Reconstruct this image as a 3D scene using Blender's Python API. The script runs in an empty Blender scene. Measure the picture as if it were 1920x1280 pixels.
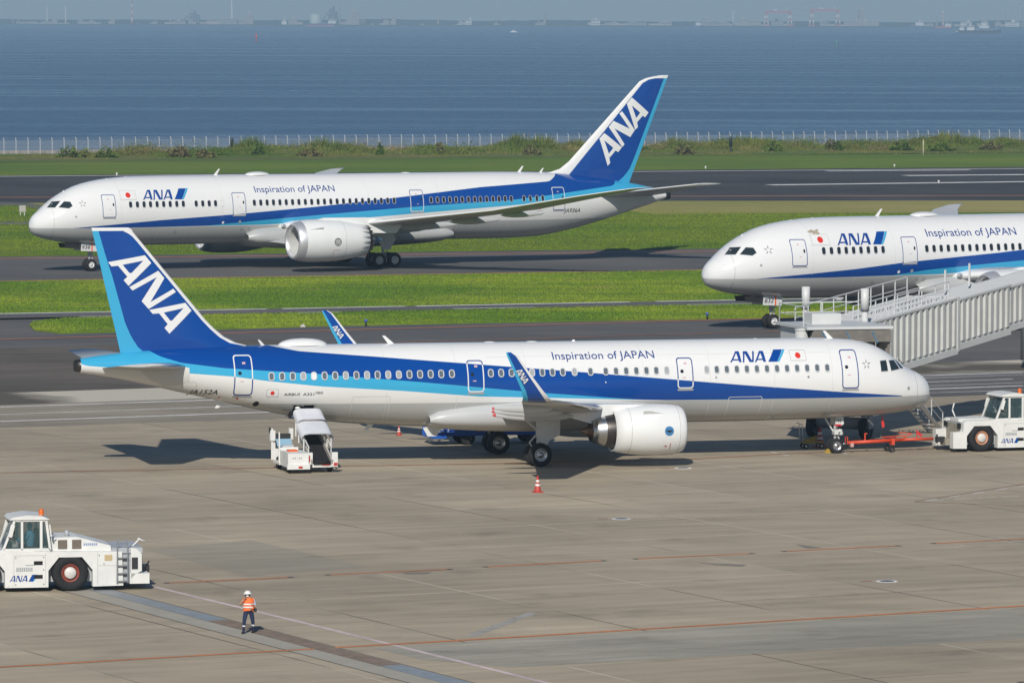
import bpy, bmesh, math, random
import numpy as np
from mathutils import Vector, Matrix, geometry as mg
random.seed(7); RNG = np.random.default_rng(7)
R = math.radians
scene = bpy.context.scene
COL = scene.collection

# ------------------------------------------------------------------ camera, world, sun, exposure
CAM_H, FPX, EYE_ROW, ROLL = 22.4, 10000.0, 22.0, -0.003      # metres, focal length in 1920-px units
PITCH = math.atan((640 - EYE_ROW) / FPX)
cam = bpy.data.cameras.new('camera'); cam_o = bpy.data.objects.new('camera', cam); COL.objects.link(cam_o)
cam.sensor_fit = 'HORIZONTAL'; cam.sensor_width = 36.0; cam.lens = FPX / 1920 * 36.0
cam.clip_start = 1.0; cam.clip_end = 60000.0
cam_o.matrix_world = Matrix.Translation((0, 0, CAM_H)) @ Matrix.Rotation(math.pi / 2 - PITCH, 4, 'X') @ Matrix.Rotation(-ROLL, 4, 'Z')
scene.camera = cam_o

HAZE_D = 1.3e-4
SUN_EL, SUN_AZ = R(33), R(7)            # light travels away from the camera, a little to the right
world = bpy.data.worlds.new('World'); scene.world = world; world.use_nodes = True
wn = world.node_tree.nodes; wl = world.node_tree.links; wn.clear()
sky = wn.new('ShaderNodeTexSky'); sky.sky_type = 'NISHITA'; sky.sun_disc = False
sky.sun_elevation = SUN_EL; sky.sun_rotation = math.pi + SUN_AZ
sky.air_density = 1.0; sky.dust_density = 0.3; sky.ozone_density = 5.0; sky.altitude = 0
bg = wn.new('ShaderNodeBackground'); bg.inputs['Strength'].default_value = 0.065
wo = wn.new('ShaderNodeOutputWorld'); wl.new(sky.outputs[0], bg.inputs[0]); wl.new(bg.outputs[0], wo.inputs[0])
sun = bpy.data.lights.new('sun', 'SUN'); sun.energy = 4.0; sun.angle = R(0.53); sun.color = (1.0, 0.95, 0.87)
sun_o = bpy.data.objects.new('sun', sun); COL.objects.link(sun_o)
ld = Vector((math.sin(SUN_AZ) * math.cos(SUN_EL), math.cos(SUN_AZ) * math.cos(SUN_EL), -math.sin(SUN_EL)))
sun_o.rotation_euler = ld.to_track_quat('-Z', 'Y').to_euler(); sun_o.location = (0, -60, 120)
scene.view_settings.view_transform = 'Standard'; scene.view_settings.look = 'None'
scene.view_settings.exposure = 0.0; scene.view_settings.gamma = 1.0; scene.view_settings.use_curve_mapping = False
scene.render.engine = 'CYCLES'
scene.cycles.use_denoising = True
scene.cycles.max_bounces = 6; scene.cycles.volume_bounces = 0; scene.cycles.transparent_max_bounces = 12
scene.cycles.caustics_reflective = False; scene.cycles.caustics_refractive = False

# ------------------------------------------------------------------ surveying: photo positions turned into places
def ray(u, v):
    x, y = u - 960, 640 - v
    c, s = math.cos(-ROLL), math.sin(-ROLL); x, y = c * x - s * y, s * x + c * y
    return np.array([x / FPX, math.cos(PITCH) + y / FPX * math.sin(PITCH), -math.sin(PITCH) + y / FPX * math.cos(PITCH)])
def ground(u, v, z=0.0):
    d = ray(u, v); t = (z - CAM_H) / d[2]
    return np.array([d[0] * t, d[1] * t])
class Pose:
    """a vehicle or aircraft standing at (X,Y), its local x axis running aft; sg=+1 when local +y is the side in view"""
    def __init__(s, X, Y, th, d):
        s.X, s.Y, s.th, s.d = X, Y, th, d
        s.a = np.array([-math.cos(th), -math.sin(th)]) if d > 0 else np.array([math.cos(th), math.sin(th)])
        s.n = np.array([math.sin(th), -math.cos(th)]); s.rz = th + (math.pi if d > 0 else 0); s.sg = 1 if d > 0 else -1
    def side(s, u, v, l):
        r = ray(u, v); o = np.array([s.X, s.Y]); t = (l + o @ s.n) / (r[:2] @ s.n); q = r[:2] * t - o
        return float(q @ s.a), float(CAM_H + r[2] * t)
    def at(s, st, l, h):
        p = np.array([s.X, s.Y]) + st * s.a + l * s.n; return (p[0], p[1], h)

# ------------------------------------------------------------------ materials
MATS = {}
def nt(name):
    m = bpy.data.materials.new(name); m.use_nodes = True
    return m, m.node_tree.nodes, m.node_tree.links, m.node_tree.nodes['Principled BSDF']
def sock(nodes, links, kind, **kw):
    n = nodes.new(kind)
    for k, v in kw.items():
        if k.startswith('in_'):
            key = k[3:]; key = int(key) if key.isdigit() else key.replace('_', ' ')
            if hasattr(v, 'is_output'): links.new(v, n.inputs[key])
            else: n.inputs[key].default_value = v
        else: setattr(n, k, v)
    return n
def mat(name, col, rough=0.5, metal=0.0, var=0.0, scale=3.0, bump=0.0, coat=0.0, spec=None, alpha=None, trans=0.0, emis=None):
    if name in MATS: return MATS[name]
    m, N, L, P = nt(name)
    P.inputs['Base Color'].default_value = (*col, 1); P.inputs['Roughness'].default_value = rough; P.inputs['Metallic'].default_value = metal
    if coat: P.inputs['Coat Weight'].default_value = coat; P.inputs['Coat Roughness'].default_value = 0.04
    if spec is not None: P.inputs['Specular IOR Level'].default_value = spec
    if trans: P.inputs['Transmission Weight'].default_value = trans
    if var or bump:
        tc = N.new('ShaderNodeTexCoord')
        no = sock(N, L, 'ShaderNodeTexNoise', in_Vector=tc.outputs['Object'], in_Scale=scale, in_Detail=6.0, in_Roughness=0.6)
        if var:
            r = sock(N, L, 'ShaderNodeMapRange', in_Value=no.outputs[0], in_1=0.3, in_2=0.7, in_3=1 - var, in_4=1 + var * 0.6)
            v = sock(N, L, 'ShaderNodeVectorMath', operation='SCALE', in_0=(*col,), in_Scale=r.outputs[0])
            L.new(v.outputs[0], P.inputs['Base Color'])
        if bump:
            b = sock(N, L, 'ShaderNodeBump', in_Height=no.outputs[0], in_Strength=bump, in_Distance=0.05); L.new(b.outputs[0], P.inputs['Normal'])
    if alpha is not None: P.inputs['Alpha'].default_value = alpha
    MATS[name] = m; return m

WHITE = mat('white_paint', (.77, .77, .76), .2, coat=.2, var=.03, scale=1.2)
WHITE2 = mat('wing_grey_paint', (.50, .51, .51), .38, var=.05, scale=.8)
BLUE = mat('blue_paint', (.002, .058, .29), .12, coat=.2)
CYAN = mat('sky_blue_paint', (.045, .38, .62), .13, coat=.2)
GREY = mat('belly_grey_paint', (.44, .45, .44), .35, var=.06, scale=.7)
NAVYLET = mat('navy_lettering', (.02, .06, .24), .4)
BLACKLET = mat('black_lettering', (.02, .02, .022), .5)
RED = mat('red_paint', (.55, .03, .025), .4)
STEEL = mat('bare_metal', (.55, .55, .56), .3, 1.0, var=.08, scale=2)
DARKMET = mat('dark_metal', (.10, .09, .085), .4, .9, var=.2, scale=3)
BRONZE = mat('heated_metal', (.28, .19, .13), .35, 1.0, var=.2, scale=3)
RUBBER = mat('tyre_rubber', (.013, .013, .014), .8, var=.3, scale=6)
GLASS = mat('dark_cabin_glass', (.018, .022, .028), .12, coat=.5)
GREYGLASS = mat('grey_cabin_window', (.12, .145, .165), .15, coat=.4)
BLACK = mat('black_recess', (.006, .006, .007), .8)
GEARW = mat('gear_white', (.62, .63, .62), .45, var=.15, scale=5)
ORANGE = mat('orange_plastic', (.75, .12, .02), .45)

# ------------------------------------------------------------------ mesh helpers
class MB:
    def __init__(s): s.v = []; s.f = []; s.m = []; s.sm = []
    def add(s, vs, fs, mi=0, smooth=False):
        o = len(s.v); s.v += [tuple(map(float, p)) for p in vs]
        for f in fs: s.f.append(tuple(i + o for i in f)); s.m.append(mi); s.sm.append(smooth)
    def box(s, x0, x1, y0, y1, z0, z1, mi=0, M=None):
        vs = [(x, y, z) for z in (z0, z1) for y in (y0, y1) for x in (x0, x1)]
        if M is not None: vs = [tuple(M @ Vector(p)) for p in vs]
        s.add(vs, [(0, 2, 3, 1), (4, 5, 7, 6), (0, 1, 5, 4), (2, 6, 7, 3), (0, 4, 6, 2), (1, 3, 7, 5)], mi); return s
    def bar(s, p, q, w, h=None, mi=0, up=(0, 0, 1)):
        p, q = Vector(p), Vector(q); h = h or w; d = (q - p); L = d.length; d.normalize(); up = Vector(up)
        if abs(d.dot(up)) > .98: up = Vector((0, 1, 0))
        a = d.cross(up).normalized(); b = a.cross(d).normalized()
        vs = [p + d * t * L + a * i * w / 2 + b * j * h / 2 for t in (0, 1) for j in (-1, 1) for i in (-1, 1)]
        s.add(vs, [(0, 1, 3, 2), (4, 6, 7, 5), (0, 4, 5, 1), (2, 3, 7, 6), (0, 2, 6, 4), (1, 5, 7, 3)], mi); return s
    def tube(s, p, q, r, r2=None, n=12, mi=0, cap=True, smooth=True):
        p, q = Vector(p), Vector(q); r2 = r if r2 is None else r2; d = (q - p).normalized()
        a = d.orthogonal().normalized(); b = d.cross(a)
        vs = []
        for c, rr in ((p, r), (q, r2)):
            for k in range(n):
                t = 2 * math.pi * k / n; vs.append(c + a * math.cos(t) * rr + b * math.sin(t) * rr)
        s.add(vs, [(k, (k + 1) % n, n + (k + 1) % n, n + k) for k in range(n)], mi, smooth)
        if cap: s.add(vs[:n], [tuple(range(n))[::-1]], mi); s.add(vs[n:], [tuple(range(n))], mi)
        return s
    def lathe(s, prof, o=(0, 0, 0), axis='x', n=32, mi=0, smooth=True, mis=None, r_mod=None):
        """prof: (t along axis, radius)"""
        vs = []
        for i, (t, r) in enumerate(prof):
            for k in range(n):
                a = 2 * math.pi * k / n; tt, rr = (t, r) if r_mod is None else r_mod(i, k, t, r)
                c, d = math.cos(a) * rr, math.sin(a) * rr
                p = {'x': (tt, c, d), 'y': (c, tt, d), 'z': (c, d, tt)}[axis]
                vs.append((p[0] + o[0], p[1] + o[1], p[2] + o[2]))
        for i in range(len(prof) - 1):
            fs = [(i * n + k, i * n + (k + 1) % n, (i + 1) * n + (k + 1) % n, (i + 1) * n + k) for k in range(n)]
            ofs = len(s.v) if i == 0 else ofs
            if i == 0: s.v += [tuple(map(float, p)) for p in vs]
            for f in fs: s.f.append(tuple(j + ofs for j in f)); s.m.append(mis[i] if mis else mi); s.sm.append(smooth)
        return s
    def prism(s, poly, y0, y1, mi=0, axis='y', smooth=False):
        """poly in (x,z) extruded along y (or in (x,y) extruded along z, or (y,z) along x)"""
        n = len(poly)
        def P(a, b, t): return {'y': (a, t, b), 'z': (a, b, t), 'x': (t, a, b)}[axis]
        vs = [P(a, b, y0) for a, b in poly] + [P(a, b, y1) for a, b in poly]
        tr = mg.tessellate_polygon([[Vector((a, b, 0)) for a, b in poly]])
        s.add(vs, [(k, (k + 1) % n, n + (k + 1) % n, n + k) for k in range(n)], mi, smooth)
        s.add(vs, [tuple(t) for t in tr] + [tuple(i + n for i in t[::-1]) for t in tr], mi); return s
    def sphere(s, c, r, n=16, mi=0, sc=(1, 1, 1), z0=-1.0, z1=1.0):
        prof = []
        for i in range(n // 2 + 1):
            z = z0 + (z1 - z0) * i / (n // 2)
            if z0 == -1 and z1 == 1: z = -math.cos(math.pi * i / (n // 2))
            prof.append((z, math.sqrt(max(0, 1 - z * z)) + 1e-4))
        o = len(s.v); s.lathe(prof, (0, 0, 0), 'z', n, mi)
        for i in range(o, len(s.v)):
            p = s.v[i]; s.v[i] = (c[0] + p[0] * r * sc[0], c[1] + p[1] * r * sc[1], c[2] + p[2] * r * sc[2])
        return s
    def build(s, name, mats, parent=None, recalc=True):
        me = bpy.data.meshes.new(name)
        me.from_pydata(s.v, [], s.f)
        for m in (mats if isinstance(mats, (list, tuple)) else [mats]): me.materials.append(m)
        me.polygons.foreach_set('material_index', s.m); me.polygons.foreach_set('use_smooth', s.sm)
        if recalc:
            bm = bmesh.new(); bm.from_mesh(me); bmesh.ops.remove_doubles(bm, verts=bm.verts, dist=1e-5)
            bmesh.ops.recalc_face_normals(bm, faces=bm.faces); bm.to_mesh(me); bm.free()
        me.update()
        o = bpy.data.objects.new(name, me); COL.objects.link(o)
        if parent: o.parent = parent
        return o
def tag(o, label=None, cat=None, group=None, kind=None):
    for k, v in (('label', label), ('category', cat), ('group', group), ('kind', kind)):
        if v: o[k] = v
    return o
def thing(name, label, cat, loc=(0, 0, 0), rz=0.0, group=None):
    o = bpy.data.objects.new(name, None); COL.objects.link(o); o.location = loc; o.rotation_euler = (0, 0, rz); o.empty_display_size = .5
    return tag(o, label, cat, group)
def inst(name, me, parent, M=None):
    o = bpy.data.objects.new(name, me); COL.objects.link(o)
    if parent: o.parent = parent
    if M is not None: o.matrix_local = M
    return o
def copy_tree(o, parent=None):
    c = o.copy(); COL.objects.link(c); c.parent = parent
    for ch in list(o.children): copy_tree(ch, c)
    return c
def pchip(xs, ys):
    xs, ys = np.array(xs, float), np.array(ys, float); h = np.diff(xs); d = np.diff(ys) / h; m = np.zeros(len(xs))
    for i in range(1, len(xs) - 1):
        if d[i - 1] * d[i] > 0:
            w1, w2 = 2 * h[i] + h[i - 1], h[i] + 2 * h[i - 1]; m[i] = (w1 + w2) / (w1 / d[i - 1] + w2 / d[i])
    m[0], m[-1] = d[0], d[-1]
    def f(x):
        x = min(max(x, xs[0]), xs[-1]); i = min(int(np.searchsorted(xs, x, 'right')) - 1, len(xs) - 2); t = (x - xs[i]) / h[i]
        return float(ys[i] * (1 + 2 * t) * (1 - t) ** 2 + h[i] * m[i] * t * (1 - t) ** 2 + ys[i + 1] * t * t * (3 - 2 * t) + h[i] * m[i + 1] * t * t * (t - 1))
    return f
def lin(pts):
    xs, ys = [p[0] for p in pts], [p[1] for p in pts]
    return lambda x: float(np.interp(x, xs, ys))

# flat print: 2-D outlines cut fine enough to lie on a curved skin
def tris2d(polys):
    """polys: list of (outer, [holes]) -> verts2d, faces"""
    V, Fc = [], []
    for outer, holes in polys:
        loops = [outer] + list(holes); flat = [p for lp in loops for p in lp]
        t = mg.tessellate_polygon([[Vector((a, b, 0)) for a, b in lp] for lp in loops])
        o = len(V); V += flat; Fc += [tuple(i + o for i in f) for f in t]
    return V, Fc
_text_cache = {}
def text2d(body, shear=0.0, bold=0.0, space=1.0):
    key = (body, shear, bold, space)
    if key not in _text_cache:
        cu = bpy.data.curves.new('lettering', 'FONT'); cu.body = body; cu.size = 1; cu.shear = shear; cu.offset = bold; cu.resolution_u = 3; cu.space_character = space
        o = bpy.data.objects.new('lettering_source', cu); COL.objects.link(o); dg = bpy.context.evaluated_depsgraph_get(); dg.update()
        me = o.evaluated_get(dg).to_mesh(); V = [(v.co.x, v.co.y) for v in me.vertices]; Fc = [tuple(p.vertices) for p in me.polygons]
        o.evaluated_get(dg).to_mesh_clear(); bpy.data.objects.remove(o); bpy.data.curves.remove(cu)
        x0 = min(v[0] for v in V); x1 = max(v[0] for v in V); cap = max(v[1] for v in V)
        _text_cache[key] = ([((x - x0) / (x1 - x0), y / cap) for x, y in V], Fc)      # width 1, cap height 1
    return _text_cache[key]
def cut_print(V, Fc, step):
    bm = bmesh.new(); vs = [bm.verts.new((a, b, 0)) for a, b in V]
    for f in Fc:
        try: bm.faces.new([vs[i] for i in f])
        except ValueError: pass
    if step:
        for ax in (0, 1):
            lo = min(v.co[ax] for v in bm.verts); hi = max(v.co[ax] for v in bm.verts); k = int((hi - lo) / step[ax])
            for i in range(1, k + 1):
                co = [0, 0, 0]; co[ax] = lo + (hi - lo) * i / (k + 1); no = [0, 0, 0]; no[ax] = 1
                bmesh.ops.bisect_plane(bm, geom=bm.verts[:] + bm.edges[:] + bm.faces[:], plane_co=co, plane_no=no)
    bm.verts.index_update(); out = [(v.co.x, v.co.y) for v in bm.verts], [tuple(v.index for v in f.verts) for f in bm.faces]; bm.free(); return out
def print_on(name, V, Fc, fn, material, parent, step=(.4, .12), mi=None):
    """fn maps (a,b) -> 3-D point on the skin"""
    V, Fc = cut_print(V, Fc, step); b = MB(); b.add([fn(*p) for p in V], Fc)
    if mi: b.m = [mi(*np.mean([V[i] for i in f], axis=0)) for f in Fc]
    return b.build(name, material, parent, recalc=False)
def rrect(x0, x1, y0, y1, r, n=5):
    out = []
    for cx, cy, a0 in ((x1 - r, y1 - r, 0), (x0 + r, y1 - r, 90), (x0 + r, y0 + r, 180), (x1 - r, y0 + r, 270)):
        for k in range(n + 1):
            a = R(a0 + 90 * k / n); out.append((cx + r * math.cos(a), cy + r * math.sin(a)))
    return out
# the company word mark (letters traced from the fuselage), unit width, feet at 0
def _n(pts): return [(1360 + x / 16, 645 + y / 16) for x, y in pts]
LOGO_PX = [(_n([(140, 545), (290, 210), (395, 210), (488, 538), (415, 540), (398, 488), (218, 488), (195, 542)]), [_n([(320, 262), (385, 448), (240, 448)])]),
    (_n([(518, 210), (640, 210), (780, 468), (800, 468), (798, 205), (848, 205), (848, 535), (725, 535), (570, 270), (568, 545), (520, 545)]), []),
    (_n([(880, 538), (1000, 200), (1120, 200), (1220, 525), (1140, 528), (1120, 472), (955, 475), (932, 535)]), [_n([(1042, 255), (1108, 432), (975, 435)])])]
LOGO_BARPX = [(_n([(1285, 525), (1430, 158), (1690, 152), (1550, 525)]), [])]
LOGO_BAR2PX = [(_n([(1555, 525), (1697, 152), (1775, 150), (1615, 522)]), [])]
def word_mark(fn, parent, step=(.1, .3)):
    """fn maps unit mark coordinates to the skin"""
    V, Fc = tris2d(LOGO_LETTERS); print_on('lettering', V, Fc, fn, NAVYB, parent, step)
    V, Fc = tris2d(LOGO_BAR); print_on('emblem', V, Fc, fn, BLUE, parent, step)
    V, Fc = tris2d(LOGO_BAR2); print_on('emblem', V, Fc, fn, CYAN, parent, step)
NAVYB = mat('word_mark_blue', (.008, .055, .27), .35)

# ================================================================== aircraft
def livery_mat(name, smax, hmax, curves):
    """white / blue / sky blue / white / grey bands whose edges are heights that change along the hull"""
    m, N, L, P = nt(name)
    tc = N.new('ShaderNodeTexCoord'); sp = sock(N, L, 'ShaderNodeSeparateXYZ', in_0=tc.outputs['Object'])
    u = sock(N, L, 'ShaderNodeMath', operation='DIVIDE', in_0=sp.outputs[0], in_1=smax)
    below = []
    for pts in curves:
        fc = N.new('ShaderNodeFloatCurve'); c = fc.mapping.curves[0]
        pts = [(max(0, min(1, s / smax)), h / hmax) for s, h in pts]
        while len(c.points) < len(pts): c.points.new(.5, .5)
        for p, q in zip(c.points, pts): p.location = q; p.handle_type = 'VECTOR'
        fc.mapping.update(); L.new(u.outputs[0], fc.inputs['Value'])
        hh = sock(N, L, 'ShaderNodeMath', operation='MULTIPLY', in_0=fc.outputs[0], in_1=hmax)
        below.append(sock(N, L, 'ShaderNodeMath', operation='LESS_THAN', in_0=sp.outputs[2], in_1=hh.outputs[0]).outputs[0])
    no = sock(N, L, 'ShaderNodeTexNoise', in_Vector=tc.outputs['Object'], in_Scale=.9, in_Detail=5.0)
    mp = sock(N, L, 'ShaderNodeMapping', in_Vector=tc.outputs['Object'], in_Scale=(.25, 1.0, 2.2))
    n2 = sock(N, L, 'ShaderNodeTexNoise', in_Vector=mp.outputs[0], in_Scale=1.6, in_Detail=6.0, in_Roughness=.65)
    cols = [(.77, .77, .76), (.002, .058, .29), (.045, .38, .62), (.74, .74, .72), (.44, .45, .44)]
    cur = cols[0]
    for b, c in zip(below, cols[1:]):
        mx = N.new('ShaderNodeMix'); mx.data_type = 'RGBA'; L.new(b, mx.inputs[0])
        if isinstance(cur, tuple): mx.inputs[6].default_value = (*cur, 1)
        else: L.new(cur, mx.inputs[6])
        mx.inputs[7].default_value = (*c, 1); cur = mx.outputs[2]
    g = sock(N, L, 'ShaderNodeMapRange', in_Value=n2.outputs[0], in_1=.25, in_2=.75, in_3=.97, in_4=1.015)
    v = sock(N, L, 'ShaderNodeVectorMath', operation='SCALE', in_0=cur, in_Scale=g.outputs[0]); L.new(v.outputs[0], P.inputs['Base Color'])
    r = sock(N, L, 'ShaderNodeMapRange', in_Value=no.outputs[0], in_1=.3, in_2=.7, in_3=.10, in_4=.17); L.new(r.outputs[0], P.inputs['Roughness'])
    wv = sock(N, L, 'ShaderNodeTexNoise', in_Vector=tc.outputs['Object'], in_Scale=1.5, in_Detail=2.0); bw_ = sock(N, L, 'ShaderNodeBump', in_Height=wv.outputs[0], in_Strength=.35, in_Distance=.012); L.new(bw_.outputs[0], P.inputs['Normal'])
    P.inputs['Coat Weight'].default_value = .15; P.inputs['Coat Roughness'].default_value = .04
    return m

class Hull:
    def __init__(s, top, bot, wid, mid, s_end):
        s.top, s.bot, s.wid, s.mid, s.end = pchip(*zip(*top)), pchip(*zip(*bot)), pchip(*zip(*wid)), pchip(*zip(*mid)), s_end
    def lat(s, st, h):
        zc = s.mid(st); a = (s.top(st) - zc) if h > zc else (zc - s.bot(st)); q = 1 - ((h - zc) / max(a, 1e-3)) ** 2
        return s.wid(st) * math.sqrt(max(q, 0))
    def mesh(s, b, stations, n=72, skip=None):
        vs = []
        for st in stations:
            zc, t, bo, w = s.mid(st), s.top(st), s.bot(st), s.wid(st)
            for k in range(n):
                a = 2 * math.pi * k / n; c = math.cos(a)
                vs.append((st, w * math.sin(a), zc + (c * (t - zc) if c > 0 else c * (zc - bo))))
        fs = []
        for i in range(len(stations) - 1):
            for k in range(n):
                f = (i * n + k, i * n + (k + 1) % n, (i + 1) * n + (k + 1) % n, (i + 1) * n + k)
                if skip:
                    c = np.mean([vs[j] for j in f], axis=0)
                    if skip(*c): continue
                fs.append(f)
        b.add(vs, fs, 0, True)
        b.add(vs[-n:], [tuple(range(n))], 0); b.add(vs[:n], [tuple(range(n))[::-1]], 0)

def airfoil(n=10):
    up = [(1 - math.cos(math.pi * i / n)) / 2 for i in range(n + 1)]
    th = lambda u: 5 * (.2969 * math.sqrt(u) - .126 * u - .3516 * u * u + .2843 * u ** 3 - .1036 * u ** 4)
    return [(u, th(u)) for u in up[::-1]] + [(u, -th(u) * .85) for u in up[1:-1]]
def wing_mesh(b, secs, sg, bands=None, n=10):
    """secs: (l, s_le, chord, z, thick, tilt_deg) from root to tip"""
    af = airfoil(n); k = len(af); vs = []
    for l, s0, c, z, t, a in secs:
        for u, th in af:
            o = th * t * c; vs.append((s0 + u * c, sg * (l - math.sin(R(a)) * o), z + math.cos(R(a)) * o))
    for i in range(len(secs) - 1):
        for j in range(k):
            f = (i * k + j, i * k + (j + 1) % k, (i + 1) * k + (j + 1) % k, (i + 1) * k + j)
            mi = 0
            if bands:
                u = (af[j][0] + af[(j + 1) % k][0]) / 2; mi = next(m for lim, m in bands if u <= lim)
            o = len(b.v) if (i == 0 and j == 0) else o
            if i == 0 and j == 0: b.v += [tuple(map(float, p)) for p in vs]
            b.f.append(tuple(q + o for q in f)); b.m.append(mi); b.sm.append(True)
    b.add(vs[:k], [tuple(range(k))], bands[-1][1] if bands else 0); b.add(vs[-k:], [tuple(range(k))[::-1]], bands[-1][1] if bands else 0)

def wheel(parent, c, r, w, hub, sg=1, rim=STEEL, rimr=.55):
    """tyre with its rim; the axle runs along local y"""
    b = MB(); h = w / 2; e = w * .22
    b.lathe([(-h * .8, r * rimr), (-h, r * rimr + .02), (-h, r - e * 1.1), (-h * .82, r - e * .35), (-h * .45, r), (h * .45, r), (h * .82, r - e * .35), (h, r - e * 1.1), (h, r * rimr + .02), (h * .8, r * rimr)], (0, 0, 0), 'y', 36)
    t = b.build('wheel', RUBBER, parent); t.location = c
    b = MB(); q = r * rimr
    b.lathe([(-h * .85, q), (-h * .9, q * .92), (-h * .45, q * .8), (-h * .4, q * .45), (-h * .85, q * .38), (-h * .85, .001)], (0, 0, 0), 'y', 28)
    b.lathe([(h * .85, q), (h * .9, q * .92), (h * .45, q * .8), (h * .4, q * .45), (h * .85, q * .38), (h * .85, .001)], (0, 0, 0), 'y', 28)
    for k in range(8):
        a = 2 * math.pi * k / 8
        for y in (-1, 1): b.tube((math.cos(a) * q * .62, y * h * .38, math.sin(a) * q * .62), (math.cos(a) * q * .62, y * h * .62, math.sin(a) * q * .62), q * .09, n=6)
    b.build('rim', rim, t); return t

def fin_rows_build(b, rows, fine=3):
    """rows from tip down: (h, sLE, s_white, s_cyan, sTE). Column bands: white, blue, sky blue"""
    hs = [r[0] for r in rows][::-1]
    F = [lin(list(zip(hs, [r[i] for r in rows][::-1]))) for i in range(1, 5)]
    H = []
    for i in range(len(rows) - 1):
        for k in range(fine): H.append(rows[i][0] + (rows[i + 1][0] - rows[i][0]) * k / fine)
    H.append(rows[-1][0])
    def lat(st, h):
        a, d = F[0](h), F[3](h); u = min(max((st - a) / (d - a), 0), 1); c = min(d - a, 5.5)
        q = (h - hs[0]) / (hs[-1] - hs[0]); T = .052 * c * (1 - .25 * q)
        return T * 2.6 * math.sqrt(u) * (1 - u) + .012
    return F, H, lat

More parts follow.
